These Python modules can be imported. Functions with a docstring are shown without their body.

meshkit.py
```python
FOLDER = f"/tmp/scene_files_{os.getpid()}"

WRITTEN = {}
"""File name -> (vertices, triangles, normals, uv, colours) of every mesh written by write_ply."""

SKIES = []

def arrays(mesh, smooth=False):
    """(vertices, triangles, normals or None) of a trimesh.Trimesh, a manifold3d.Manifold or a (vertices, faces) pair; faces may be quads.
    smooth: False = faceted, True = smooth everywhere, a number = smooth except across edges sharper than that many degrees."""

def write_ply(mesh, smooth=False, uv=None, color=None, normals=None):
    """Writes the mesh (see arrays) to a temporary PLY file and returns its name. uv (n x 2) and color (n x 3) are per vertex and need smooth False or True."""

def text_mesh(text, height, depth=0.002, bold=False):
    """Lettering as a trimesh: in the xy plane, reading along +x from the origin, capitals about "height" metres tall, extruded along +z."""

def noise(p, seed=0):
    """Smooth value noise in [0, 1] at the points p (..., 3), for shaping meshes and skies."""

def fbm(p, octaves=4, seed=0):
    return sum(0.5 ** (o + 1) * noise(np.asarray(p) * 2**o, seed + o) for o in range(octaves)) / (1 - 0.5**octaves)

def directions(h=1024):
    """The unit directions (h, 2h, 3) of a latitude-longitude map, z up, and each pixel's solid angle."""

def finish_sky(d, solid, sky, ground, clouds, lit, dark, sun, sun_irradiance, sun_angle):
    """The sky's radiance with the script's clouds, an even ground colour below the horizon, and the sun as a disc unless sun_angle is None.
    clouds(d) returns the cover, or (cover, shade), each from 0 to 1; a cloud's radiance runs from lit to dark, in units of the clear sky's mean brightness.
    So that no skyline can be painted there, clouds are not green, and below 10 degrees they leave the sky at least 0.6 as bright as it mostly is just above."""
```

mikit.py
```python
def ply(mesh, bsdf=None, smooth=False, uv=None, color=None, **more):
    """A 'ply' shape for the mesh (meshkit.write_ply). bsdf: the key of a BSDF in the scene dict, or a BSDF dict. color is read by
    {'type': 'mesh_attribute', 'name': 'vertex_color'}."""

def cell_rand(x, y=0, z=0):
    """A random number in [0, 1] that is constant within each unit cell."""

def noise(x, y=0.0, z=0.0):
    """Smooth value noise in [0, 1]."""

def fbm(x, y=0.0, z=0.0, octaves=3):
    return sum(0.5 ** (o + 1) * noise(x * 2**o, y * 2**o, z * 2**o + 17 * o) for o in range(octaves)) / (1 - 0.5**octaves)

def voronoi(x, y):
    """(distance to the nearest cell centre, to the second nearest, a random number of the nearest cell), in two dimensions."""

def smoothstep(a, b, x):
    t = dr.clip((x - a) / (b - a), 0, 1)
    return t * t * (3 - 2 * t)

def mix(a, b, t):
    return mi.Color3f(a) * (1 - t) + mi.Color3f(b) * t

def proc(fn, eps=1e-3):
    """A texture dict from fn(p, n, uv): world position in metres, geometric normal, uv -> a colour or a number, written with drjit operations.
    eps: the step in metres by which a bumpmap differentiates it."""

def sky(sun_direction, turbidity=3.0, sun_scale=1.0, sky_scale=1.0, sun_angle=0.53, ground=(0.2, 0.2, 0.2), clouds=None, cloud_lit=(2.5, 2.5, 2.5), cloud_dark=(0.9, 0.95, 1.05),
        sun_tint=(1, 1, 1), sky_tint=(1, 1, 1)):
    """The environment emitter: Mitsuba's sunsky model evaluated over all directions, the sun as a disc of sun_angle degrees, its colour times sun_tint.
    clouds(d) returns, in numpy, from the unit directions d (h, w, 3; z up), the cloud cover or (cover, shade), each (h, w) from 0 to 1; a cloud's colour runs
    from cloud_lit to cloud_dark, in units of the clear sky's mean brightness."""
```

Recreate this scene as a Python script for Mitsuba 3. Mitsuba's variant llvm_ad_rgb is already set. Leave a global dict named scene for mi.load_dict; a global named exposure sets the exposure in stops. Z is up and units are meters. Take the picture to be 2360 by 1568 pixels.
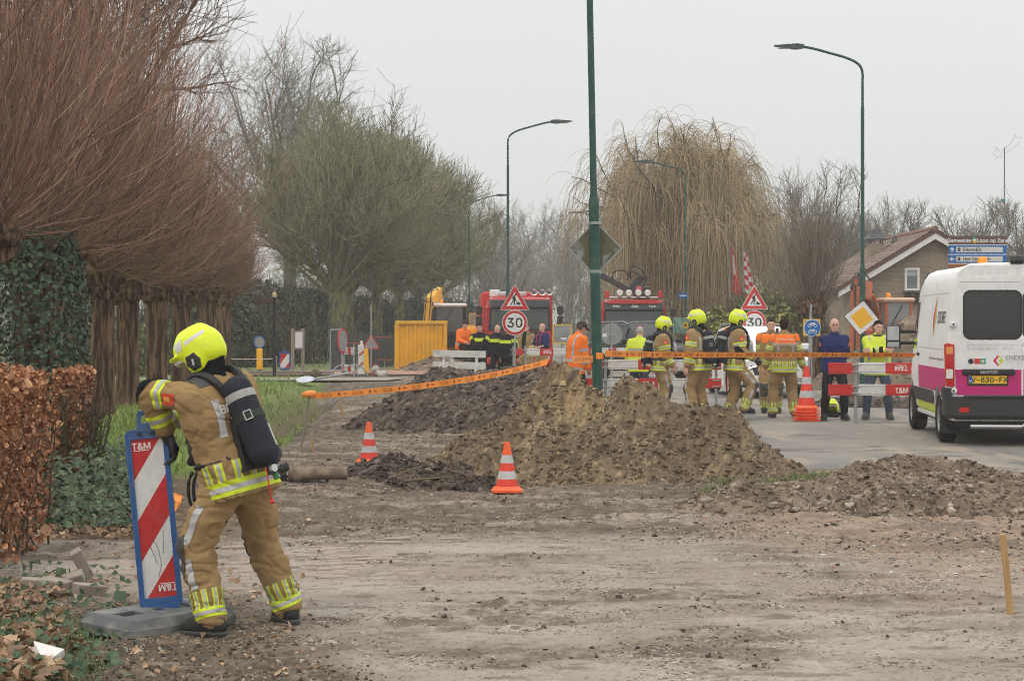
import math, random, numpy as np, trimesh, manifold3d, shapely
import shapely.geometry as sg
import drjit as dr, mitsuba as mi, mikit, meshkit
from meshkit import fbm, noise as vnoise
T = mi.ScalarTransform4f
rng = np.random.default_rng(7)
random.seed(7)
scene, labels, place = {}, {}, {}
exposure = 2.1
# ---- camera: eye height 1.71 m, looking along +y, lens slightly shifted ----
EYE, FD, UC, VH = 1.71, 4423.0, 1179.5, 742.0
scene['camera'] = {'type': 'perspective', 'fov': 2 * math.degrees(math.atan(1179.5 / FD)), 'fov_axis': 'x', 'near_clip': 0.1, 'far_clip': 6000.0,
     'principal_point_offset_y': (VH - 784.0) / 1568.0 * -1.0,
     'to_world': T().look_at([0, 0, EYE], [0, 100, EYE], [0, 0, 1])}
# ---- overcast sky, brighter towards the zenith, the sun only a broad veiled glow ----
def overcast(d):
 z = np.clip(d[..., 2], 0, 1)
 n = fbm(d * np.array([3.0, 3.0, 7.0]) + 5.0, 4, 3)
 return np.ones(z.shape), np.clip(1.0 - z + 0.10 * (n - 0.5), 0, 1)
scene['sky'] = mikit.sky([-0.35, -0.5, 0.8], turbidity=3, sun_scale=0.12, sun_angle=30, clouds=overcast,
       cloud_lit=(3.6, 3.6, 3.55), cloud_dark=(1.95, 2.0, 2.0), ground=(0.16, 0.14, 0.11))
labels['sky'] = {'kind': 'structure'}
def at(u, v, D):
 """world point at photo position (u, v) of the survey sketch and distance D"""
 return np.array([(u - UC) / FD * D, D, EYE - (v - VH) / FD * D])
def gd(v):
 return EYE * FD / (v - VH)
def gp(u, v):
 D = gd(v)
 return np.array([(u - UC) / FD * D, D, 0.0])
# ---- materials ----
def lin(c):
 if isinstance(c, str):
  c = [int(c[i:i + 2], 16) / 255 for i in (1, 3, 5)]
  return tuple(x / 12.92 if x <= 0.04045 else ((x + 0.055) / 1.055) ** 2.4 for x in c)
 return tuple(c)
def rgb(c):
 return {'type': 'rgb', 'value': list(map(float, lin(c)))}
def mat(c, rough=0.6, metal=0.0, spec=0.5, coat=0.0):
 k = 'mat_' + '_'.join(f'{round(x * 1000)}' for x in (*lin(c), rough, metal, spec, coat))
 if k not in scene:
  b = {'type': 'principled', 'base_color': rgb(c), 'roughness': rough, 'metallic': metal, 'specular': spec}
  if coat:
   b |= {'clearcoat': coat, 'clearcoat_gloss': 0.9}
  scene[k] = {'type': 'twosided', 'b': b}
 return k
def matte(c):
 k = 'matte_' + '_'.join(f'{round(x * 1000)}' for x in lin(c))
 if k not in scene:
  scene[k] = {'type': 'twosided', 'b': {'type': 'diffuse', 'reflectance': rgb(c)}}
 return k
def pmat(key, fn, rough=0.75, bump=None, bscale=0.0, eps=2e-3, metal=0.0, spec=0.4):
 b = {'type': 'principled', 'base_color': mikit.proc(fn), 'roughness': rough, 'metallic': metal, 'specular': spec}
 if bump is not None:
  b = {'type': 'bumpmap', 'tex': mikit.proc(bump, eps), 'scale': bscale, 'b': b}
 scene[key] = {'type': 'twosided', 'b': b}
 return key
scene['vcol'] = {'type': 'twosided', 'b': {'type': 'principled', 'base_color': {'type': 'mesh_attribute', 'name': 'vertex_color'}, 'roughness': 0.85, 'specular': 0.25}}
scene['vcol_leaf'] = {'type': 'twosided', 'b': {'type': 'principled', 'base_color': {'type': 'mesh_attribute', 'name': 'vertex_color'}, 'roughness': 0.55, 'specular': 0.4}}
scene['vcol_twig'] = {'type': 'twosided', 'b': {'type': 'diffuse', 'reflectance': {'type': 'mesh_attribute', 'name': 'vertex_color'}}}
_N, _F = mikit.noise, mikit.fbm
def worn(key, c, rough=0.5, grime=(0.16, 0.13, 0.10), amount=0.5, freq=6.0, metal=0.0, spec=0.5, bump=0.0):
 """paint or plastic with patches of road dirt and fine scratches"""
 c = lin(c)
 def fn(p, n, uv):
  f = _F(p.x * freq, p.y * freq, p.z * freq, 4)
  g = _N(p.x * freq * 9, p.y * freq * 9, p.z * freq * 5)
  m = mikit.smoothstep(0.45, 0.8, f * 0.7 + g * 0.3) * amount
  return mikit.mix(c, grime, m) * (0.9 + 0.2 * g)
 return pmat(key, fn, rough, (lambda p, n, uv: _F(p.x * 40, p.y * 40, p.z * 40, 2)) if bump else None, bump, metal=metal, spec=spec)
# ---- registry of things, parts and structure ----
def free(k):
 if k not in scene and k not in labels and k not in place:
  return k
 i = 1
 while f'{k}_{i:03d}' in scene or f'{k}_{i:03d}' in labels or f'{k}_{i:03d}' in place:
  i += 1
 return f'{k}_{i:03d}'
def rotz(a):
 c, s = math.cos(a), math.sin(a)
 m = np.eye(4)
 m[:2, :2] = [[c, -s], [s, c]]
 return m
def mov(x, y, z=0.0, yaw=0.0, scale=1.0):
 m = rotz(math.radians(yaw))
 m[:3, :3] *= scale
 m[:3, 3] = [x, y, z]
 return m
def thing(name, label=None, cat=None, group=None, loc=(0, 0, 0), yaw=0.0, kind=None, mtx=None, scale=1.0):
 k = free(name)
 place[k] = mtx if mtx is not None else mov(loc[0], loc[1], loc[2] if len(loc) > 2 else 0.0, yaw, scale)
 labels[k] = {a: b for a, b in dict(label=label, category=cat, group=group, kind=kind).items() if b}
 return k
def put(key, mesh, bsdf, smooth=False, root=None, color=None, mtx=None):
 d = mesh if isinstance(mesh, dict) else mikit.ply(mesh, bsdf, smooth=smooth, color=color)
 m = place.get(root if root else key, np.eye(4))
 if mtx is not None:
  m = m @ mtx
 if not np.allclose(m, np.eye(4)):
  d = {**d, 'to_world': T(m.tolist())}
 scene[key] = d
 return key
def part(parent, name, mesh, bsdf=None, smooth=False, color=None, label=None, kind=None, mtx=None):
 k = free(parent + '__' + name)
 put(k, mesh, bsdf, smooth, root=parent.split('__')[0], color=color, mtx=mtx)
 if label or kind:
  labels[k] = {a: b for a, b in dict(label=label, kind=kind).items() if b}
 return k
def solo(name, mesh, bsdf, label, cat, group=None, smooth=False, color=None, kind=None, **kw):
 k = thing(name, label, cat, group, kind=kind, **kw)
 put(k, mesh, bsdf, smooth, color=color)
 return k
def copy_of(src, label, loc=(0, 0, 0), yaw=0.0, group=None, mtx=None, scale=1.0):
 base = src[:-4] if src[-4] == '_' and src[-3:].isdigit() else src
 k = thing(base, label, labels[src]['category'], group or labels[src].get('group'), loc, yaw, mtx=mtx, scale=scale)
 inv = np.linalg.inv(place[src])
 for a in [a for a in scene if a == src or a.startswith(src + '__')]:
  d = dict(scene[a])
  m0 = np.array(d['to_world'].matrix, float) if 'to_world' in d else np.eye(4)
  d['to_world'] = T((place[k] @ inv @ m0).tolist())
  nk = k + a[len(src):]
  scene[nk] = d
  if a in labels and a != src:
   labels[nk] = dict(labels[a])
 return k
# ---- mesh helpers ----
cat_ = trimesh.util.concatenate
def cat(*ms):
 l = []
 for m in ms:
  l += m if isinstance(m, (list, tuple)) else [m]
 return cat_(l) if len(l) > 1 else l[0]
_BOXF = None
def box(size, center=(0, 0, 0), ch=0.0):
 global _BOXF
 sx, sy, sz = (np.asarray(size, float) / 2)
 if ch <= 0:
  m = trimesh.creation.box((2 * sx, 2 * sy, 2 * sz))
 else:
  ch = min(ch, 0.9 * min(sx, sy, sz))
  v = []
  for a in (-1, 1):
   for b in (-1, 1):
    for c in (-1, 1):
     v += [(a * (sx - ch), b * (sy - ch), c * sz), (a * (sx - ch), b * sy, c * (sz - ch)), (a * sx, b * (sy - ch), c * (sz - ch))]
  v = np.array(v)
  if _BOXF is None:
   u = np.array(v) / [sx, sy, sz]
   q = []
   for a in (-1, 1):
    for b in (-1, 1):
     for c in (-1, 1):
      q += [(a * .7, b * .7, c), (a * .7, b, c * .7), (a, b * .7, c * .7)]
   _BOXF = trimesh.convex.hull_points and hull_faces(np.array(q))
  m = trimesh.Trimesh(v, _BOXF, process=False)
 m.apply_translation(center)
 return m
def hull_faces(v):
 from scipy.spatial import ConvexHull
 h = ConvexHull(v)
 f = h.simplices.copy()
 c = v.mean(0)
 n = np.cross(v[f[:, 1]] - v[f[:, 0]], v[f[:, 2]] - v[f[:, 0]])
 fl = ((v[f[:, 0]] - c) * n).sum(1) < 0
 f[fl] = f[fl][:, ::-1]
 return f
def hull(v):
 v = np.asarray(v, float)
 return trimesh.Trimesh(v, hull_faces(v), process=False)
def frames(P):
 """tangents and two normals along polylines P (..., S, 3)"""
 t = np.gradient(P, axis=-2)
 t /= np.linalg.norm(t, axis=-1, keepdims=True) + 1e-12
 ref = np.where(np.abs(t[..., 2:3]) < 0.92, [0, 0, 1.0], [1.0, 0, 0])
 a = np.cross(t, ref)
 a /= np.linalg.norm(a, axis=-1, keepdims=True) + 1e-12
 return t, a, np.cross(t, a)
def tubes(P, R, sides=3):
 """many tapered tubes at once: P (N, S, 3), R (N, S)"""
 P, R = np.asarray(P, float), np.asarray(R, float)
 n, s, _ = P.shape
 t, a, b = frames(P)
 ang = np.arange(sides) * 2 * np.pi / sides
 V = P[:, :, None] + R[:, :, None, None] * (np.cos(ang)[:, None] * a[:, :, None] + np.sin(ang)[:, None] * b[:, :, None])
 i, j = np.meshgrid(np.arange(s - 1), np.arange(sides), indexing='ij')
 q = np.stack([i * sides + j, i * sides + (j + 1) % sides, (i + 1) * sides + (j + 1) % sides, (i + 1) * sides + j], -1).reshape(-1, 4)
 f = np.vstack([q[:, [0, 1, 2]], q[:, [0, 2, 3]]])
 F = (np.arange(n) * s * sides)[:, None, None] + f[None]
 return trimesh.Trimesh(V.reshape(-1, 3), F.reshape(-1, 3), process=False)
def tube(pts, r, sides=8, caps=True):
 pts = np.asarray(pts, float)
 r = np.broadcast_to(np.asarray(r, float), (len(pts),))
 m = tubes(pts[None], r[None], sides)
 if caps:
  v = np.vstack([m.vertices, pts[0], pts[-1]])
  n, k = len(m.vertices), np.arange(sides)
  f = np.vstack([m.faces, np.stack([(k + 1) % sides, k, k * 0 + n], 1), np.stack([n - sides + k, n - sides + (k + 1) % sides, k * 0 + n + 1], 1)])
  m = trimesh.Trimesh(v, f, process=False)
 return m
def spline(pts, n=24):
 from scipy.interpolate import CubicSpline
 pts = np.asarray(pts, float)
 d = np.r_[0, np.cumsum(np.linalg.norm(np.diff(pts, axis=0), axis=1) + 1e-9)]
 return CubicSpline(d, pts)(np.linspace(0, d[-1], n))
def lathe(prof, n=24, close=True):
 """profile (r, z) pairs, bottom to top, turned round z"""
 prof = np.asarray(prof, float)
 ang = np.arange(n) * 2 * np.pi / n
 v = np.stack([prof[:, :1] * np.cos(ang), prof[:, :1] * np.sin(ang), np.repeat(prof[:, 1:], n, 1)], -1).reshape(-1, 3)
 i, j = np.meshgrid(np.arange(len(prof) - 1), np.arange(n), indexing='ij')
 q = np.stack([i * n + j, i * n + (j + 1) % n, (i + 1) * n + (j + 1) % n, (i + 1) * n + j], -1).reshape(-1, 4)
 return trimesh.Trimesh(v, np.vstack([q[:, [0, 1, 2]], q[:, [0, 2, 3]]]), process=False)
def cyl(p0, p1, r, n=12, r1=None):
 return tube([p0, p1], [r, r if r1 is None else r1], n)
def disc(r, th, n=32, ch=0.0):
 """disc in the xz plane, facing -y, thickness th towards +y"""
 m = lathe([(0, 0), (r - ch, 0), (r, ch), (r, th), (0, th)], n)
 return m.apply_transform(np.array([[1, 0, 0, 0], [0, 0, 1, 0], [0, -1, 0, 0], [0, 0, 0, 1.0]]))
def slab(poly, th, y=0.0):
 """a shapely polygon or point list in (x, z), facing -y at y, thickness th towards +y"""
 if not hasattr(poly, 'exterior') and not hasattr(poly, 'geoms'):
  poly = sg.Polygon(poly)
 m = cat([trimesh.creation.extrude_polygon(g, th, engine='earcut') for g in getattr(poly, 'geoms', [poly])])
 v = np.array(m.vertices)
 m = trimesh.Trimesh(np.stack([v[:, 0], v[:, 2] + y, v[:, 1]], 1), np.array(m.faces)[:, ::-1], process=False)
 return m
def prism(poly, h, z=0.0):
 """a polygon in (x, y) extruded up"""
 if not hasattr(poly, 'exterior') and not hasattr(poly, 'geoms'):
  poly = sg.Polygon(poly)
 m = cat([trimesh.creation.extrude_polygon(g, h, engine='earcut') for g in getattr(poly, 'geoms', [poly])])
 m.apply_translation([0, 0, z])
 return m
_TXT = {}
def text(s, h, center=True, bold=False, depth=0.003, y=0.0, flip=False):
 """lettering in the xz plane that reads from -y, front at y - depth"""
 k = (s, bold)
 if k not in _TXT:
  _TXT[k] = meshkit.text_mesh(s, 1.0, 1.0, bold)
 v = np.array(_TXT[k].vertices)
 if center:
  v[:, 0] -= (v[:, 0].min() + v[:, 0].max()) / 2
  v[:, 1] -= 0.5
 if flip:
  v[:, :2] *= -1
 return trimesh.Trimesh(np.stack([v[:, 0] * h, y - v[:, 2] * depth, v[:, 1] * h], 1), np.array(_TXT[k].faces), process=False)
def tr(m, x=0, y=0, z=0, yaw=0.0, pitch=0.0, roll=0.0, s=1.0):
 """rotate (roll about y, pitch about x, yaw about z; degrees), scale and move a copy"""
 m = m.copy()
 M = np.eye(4)
 for ax, d in (([0, 1, 0], roll), ([1, 0, 0], pitch), ([0, 0, 1], yaw)):
  if d:
   M = trimesh.transformations.rotation_matrix(math.radians(d), ax) @ M
 M[:3, :3] *= s
 M[:3, 3] = [x, y, z]
 return m.apply_transform(M)
# ---- soft bodies: signed distance on a grid, turned into a mesh by surface nets ----
def nets(d, o, h):
 dims = np.array(d.shape)
 cd = dims - 1
 acc = {}
 ids, pos, quads = [], [], []
 for ax in range(3):
  lo = [slice(None)] * 3
  hi = [slice(None)] * 3
  lo[ax], hi[ax] = slice(0, -1), slice(1, None)
  a, b = d[tuple(lo)], d[tuple(hi)]
  I = np.argwhere((a < 0) != (b < 0))
  av, bv = a[tuple(I.T)], b[tuple(I.T)]
  p = I.astype(float)
  p[:, ax] += av / (av - bv)
  u, v = (ax + 1) % 3, (ax + 2) % 3
  ok = (I[:, u] > 0) & (I[:, v] > 0) & (I[:, u] < cd[u]) & (I[:, v] < cd[v])
  I, p, ins = I[ok], p[ok], av[ok] < 0
  cs = []
  for du, dv in ((-1, -1), (0, -1), (0, 0), (-1, 0)):
   c = I.copy()
   c[:, u] += du
   c[:, v] += dv
   cs.append((c[:, 0] * cd[1] + c[:, 1]) * cd[2] + c[:, 2])
   ids.append(cs[-1])
   pos.append(p)
  q = np.stack(cs, 1)
  q[~ins] = q[~ins][:, ::-1]
  quads.append(q)
 ids, pos, quads = np.concatenate(ids), np.concatenate(pos), np.concatenate(quads)
 uq, inv = np.unique(ids, return_inverse=True)
 cnt = np.bincount(inv)
 V = np.stack([np.bincount(inv, pos[:, k]) / cnt for k in range(3)], 1) * h + o
 Q = np.searchsorted(uq, quads)
 return trimesh.Trimesh(V, np.vstack([Q[:, [0, 1, 2]], Q[:, [0, 2, 3]]]), process=False)
class Blob:
 def __init__(s, h=0.012):
  s.h, s.pr = h, []
 def cone(s, a, b, ra, rb=None, k=0.03, sub=False):
  a, b = np.asarray(a, float), np.asarray(b, float)
  rb = ra if rb is None else rb
  r = max(ra, rb)
  s.pr.append(('c', np.minimum(a, b) - r, np.maximum(a, b) + r, (a, b, ra, rb), k, sub))
  return s
 def chain(s, pts, rs, k=0.03):
  for i in range(len(pts) - 1):
   s.cone(pts[i], pts[i + 1], rs[i], rs[i + 1], k)
  return s
 def ell(s, c, r, R=None, k=0.03, sub=False):
  c, r = np.asarray(c, float), np.asarray(r, float)
  R = np.eye(3) if R is None else np.asarray(R)[:3, :3]
  e = np.full(3, r.max())
  s.pr.append(('e', c - e, c + e, (c, r, R), k, sub))
  return s
 def mesh(s, cut=None):
  h = s.h
  add = [p for p in s.pr if not p[5]]
  lo = np.min([p[1] for p in add], 0) - 3 * h
  hi = np.max([p[2] for p in add], 0) + 3 * h
  n = np.ceil((hi - lo) / h).astype(int) + 1
  d = np.full(n, 0.15, np.float32)
  for kind, plo, phi, g, k, sub in s.pr:
   i0 = np.maximum(((plo - lo - k - 2 * h) / h).astype(int), 0)
   i1 = np.minimum(((phi - lo + k + 2 * h) / h).astype(int) + 2, n)
   if (i1 <= i0).any():
    continue
   ax = [(np.arange(i0[j], i1[j]) * h + lo[j]).astype(np.float32) for j in range(3)]
   X, Y, Z = np.meshgrid(*ax, indexing='ij')
   if kind == 'c':
    a, b, ra, rb = g
    ba = b - a
    L = max(ba @ ba, 1e-9)
    t = np.clip(((X - a[0]) * ba[0] + (Y - a[1]) * ba[1] + (Z - a[2]) * ba[2]) / L, 0, 1)
    f = np.sqrt((X - a[0] - t * ba[0]) ** 2 + (Y - a[1] - t * ba[1]) ** 2 + (Z - a[2] - t * ba[2]) ** 2) - (ra + (rb - ra) * t)
   else:
    c, r, R = g
    q = [(X - c[0]) * R[0, j] + (Y - c[1]) * R[1, j] + (Z - c[2]) * R[2, j] for j in range(3)]
    k0 = np.sqrt(sum((q[j] / r[j]) ** 2 for j in range(3)))
    k1 = np.sqrt(sum((q[j] / r[j] ** 2) ** 2 for j in range(3))) + 1e-6
    f = k0 * (k0 - 1) / k1
   sl = tuple(slice(i0[j], i1[j]) for j in range(3))
   o = d[sl]
   if sub:
    f = -f
    hh = np.maximum(k - np.abs(o - f), 0) / k
    d[sl] = np.maximum(o, f) + hh * hh * k * 0.25
   else:
    hh = np.maximum(k - np.abs(o - f), 0) / k
    d[sl] = np.minimum(o, f) - hh * hh * k * 0.25
  if cut is not None:
   ax = [(np.arange(n[j]) * h + lo[j]).astype(np.float32) for j in range(3)]
   X, Y, Z = np.meshgrid(*ax, indexing='ij')
   for q, nn in cut:      # keeps the side the normal points away from
    d = np.maximum(d, (X - q[0]) * nn[0] + (Y - q[1]) * nn[1] + (Z - q[2]) * nn[2])
  return nets(d, lo, h)
def relax(m, n=4):
 from scipy.sparse import coo_matrix
 v, f = np.array(m.vertices), np.array(m.faces)
 e = np.vstack([f[:, [0, 1]], f[:, [1, 2]], f[:, [2, 0]]])
 i = np.r_[e[:, 0], e[:, 1]]
 j = np.r_[e[:, 1], e[:, 0]]
 A = coo_matrix((np.ones(len(i)), (i, j)), (len(v), len(v))).tocsr()
 w = np.maximum(np.asarray(A.sum(1)).ravel(), 1)[:, None]
 for s in ([.5, -.45] * n)[:n]:
  v = v + s * ((A @ v) / w - v)
 return trimesh.Trimesh(v, f, process=False)
def vnormals(m):
 return np.array(meshkit.arrays(m, True)[2])
def ruffle(m, amp, freq, seed=0, octaves=3, stretch=(1, 1, 1)):
 v = np.array(m.vertices)
 n = vnormals(m)
 f = fbm(v * np.asarray(stretch) * freq + 31.7 * seed + 100.0, octaves, seed) - 0.5
 return trimesh.Trimesh(v + n * (f * 2 * amp)[:, None], m.faces, process=False)
def shell(m, planes, off=0.004):
 """the part of a cloth mesh inside all half-spaces (point, normal), lifted off by off: a sewn-on band"""
 v, f = np.array(m.vertices), np.array(m.faces)
 m2 = trimesh.Trimesh(v + vnormals(m) * off, f, process=False)
 for p, n in planes:
  if len(m2.faces) == 0:
   break
  m2 = trimesh.intersections.slice_mesh_plane(m2, plane_normal=n, plane_origin=p)
 return m2
def lookrot(fwd, up=(0, 0, 1)):
 """rotation whose +y column is fwd"""
 y = np.asarray(fwd, float)
 y = y / np.linalg.norm(y)
 x = np.cross(y, up)
 if np.linalg.norm(x) < 1e-5:
  x = np.array([1.0, 0, 0])
 x /= np.linalg.norm(x)
 return np.stack([x, y, np.cross(x, y)], 1)
def rot(ax, deg):
 return trimesh.transformations.rotation_matrix(math.radians(deg), ax)[:3, :3]
def jit(c, amt, n, r=rng):
 """n colours round c, in linear values"""
 c = np.asarray(lin(c))
 return np.clip(c[None] * (1 + amt * r.normal(size=(n, 1))) * (1 + 0.15 * amt * r.normal(size=(n, 3))), 0.003, 0.9)
def sstep(a, b, x):
 t = np.clip((x - a) / (b - a), 0, 1)
 return t * t * (3 - 2 * t)
def n2(x, y, f, seed=0, oct_=4, fy=None):
 return fbm(np.stack([x * f + 50, y * (fy or f) + 50, np.zeros_like(x) + seed * 3.7], -1), oct_, seed)
def ditch_x(y):
 return -4.75 - 0.035 * (y - 38)
def zones(x, y):
 w = n2(x, y, 0.9, 1, 4) - 0.5
 w2 = n2(x, y, 0.35, 2, 3) - 0.5
 edge = -3.35 - 0.066 * (y - 24) + 1.6 * w + 0.4 * w2
 grass = sstep(0.25, -0.25, x - edge) * sstep(20.5, 22.5, y + 2 * w)
 litter = sstep(0.3, -0.3, x - (-2.55 - 0.03 * (y - 18)) - 1.2 * w) * sstep(14.9, 15.4, y) * sstep(23.5, 21.5, y)
 corner = sstep(-2.25, -2.65, x + 0.17 * (y - 10.7) + 0.6 * w) * sstep(13.2, 12.6, y)
 foot = sstep(0.25, -0.2, x + 1.05 + 0.30 * (y - 10.2) + 1.1 * w) * sstep(12.6, 11.6, y + 0.6 * w) * (1 - corner)
 sand = sstep(15.9, 15.0, y + 1.3 * w + np.clip(x - 1.2, 0, 3) * 0.55) * (1 - corner) * (1 - foot)
 rub = sstep(0.6, 2.2, x - 0.8 + 3.0 * w + (y - 14) * 0.05) * sstep(19.5, 17, y) * sstep(11.0, 12.6, y + 2.2 * w)
 return grass, litter, corner, foot, sand, rub
def tracks(x, y):
 G, B = 0 * x, 0 * x
 for c0, k1, k2, w in ((13.75, -.10, .030, .13), (12.0, -.12, .030, .13), (15.0, .04, -.020, .10), (11.1, .16, .012, .11), (10.2, .18, .014, .11)):
  c = c0 + k1 * x + k2 * x * x + .12 * np.sin(1.3 * x + c0)
  G = np.maximum(G, np.exp(-((y - c) / w) ** 2) * sstep(.30, .5, n2(x, y, .5, 71, 2)))
  B = np.maximum(B, np.exp(-((y - c - w * 1.9) / .085) ** 2) * sstep(.42, .62, n2(x, y, 2.2, 72, 3)))
  B = np.maximum(B, np.exp(-((y - c + w * 1.9) / .07) ** 2) * sstep(.47, .66, n2(x, y, 2.4, 73, 3)))
 return G, B
def height(x, y, detail=True):
 grass, litter, corner, foot, sand, rub = zones(x, y)
 far = sstep(60, 34, y)
 mud = np.clip(1 - grass - sand - litter, 0, 1) * far
 h = 0.05 * (n2(x, y, 0.25, 5, 3) - 0.5) * far
 dx = np.abs(x - ditch_x(y))
 h = h - 0.75 * np.exp(-(dx / 0.8) ** 2) * sstep(25, 30, y) * sstep(56, 50, y)
 h = h - 0.35 * np.exp(-((x + 0.75) / 0.75) ** 2 - ((y - 20.6) / 0.55) ** 2)          # dug-out hole
 if detail:
  r1 = n2(x, y, 3.1, 6, 5, 4.0)
  ridged = 1 - np.abs(2 * n2(x, y, 2.2, 7, 5, 3.4) - 1)
  h = h + mud * (0.085 * (r1 - 0.5) + 0.06 * (ridged - 0.75))
  h = h + mud * 0.065 * (n2(x, y, 11, 8, 3, 8) - 0.5)
  h = h + sand * (0.02 * (n2(x, y, 1.3, 9, 4, 1.5) - 0.5) + 0.010 * (n2(x, y, 9, 10, 3, 16) - 0.5))
  st = sstep(0.60, 0.78, n2(x, y, .9, 11, 5, 2.0))
  h = h + sand * st * (0.012 + 0.05 * (n2(x, y, 12, 12, 3, 8) - .35))
  h = h + foot * 0.05 * (n2(x, y, 7, 13, 4) - 0.5) + corner * 0.08 * (n2(x, y, 4, 14, 4) - 0.3)
  G, B = tracks(x, y)
  h = h + sand * (.018 * B * (.5 + n2(x, y, 11, 15, 2)) - .016 * G * (1 + .5 * np.sign(np.sin(x * 38)) * .4))
 road = sstep(21.2, 24.0, y - 0.0) * sstep(0.5, 2.5, x + 0.03 * (y - 30))
 h = h * (1 - road) - 0.03 * road
 return h + 0.06 * np.exp(-((x + 4.0) / 1.5) ** 2) * 0
def gz(x, y):
 return float(height(np.array([x], float), np.array([y], float))[0])
us = np.r_[np.linspace(-4, -0.31, 26)[:-1], np.linspace(-0.29, 0.29, 460), np.linspace(0.31, 4, 26)[1:]]
ys = [-40.0, -20.0, -5.0, 3.0, 6.0, 7.5, 8.3]
while ys[-1] < 3000:
 y0 = ys[-1]
 ys.append(y0 + (0.038 if y0 < 12.5 else 0.06 if y0 < 24 else 0.1 if y0 < 34 else (y0 * 0.006 if y0 < 90 else y0 * 0.12)))
ys = np.array(ys)
GX = us[None, :] * np.maximum(ys, 6.0)[:, None]
GY = np.repeat(ys[:, None], len(us), 1)
GZ = height(GX, GY)
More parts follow.
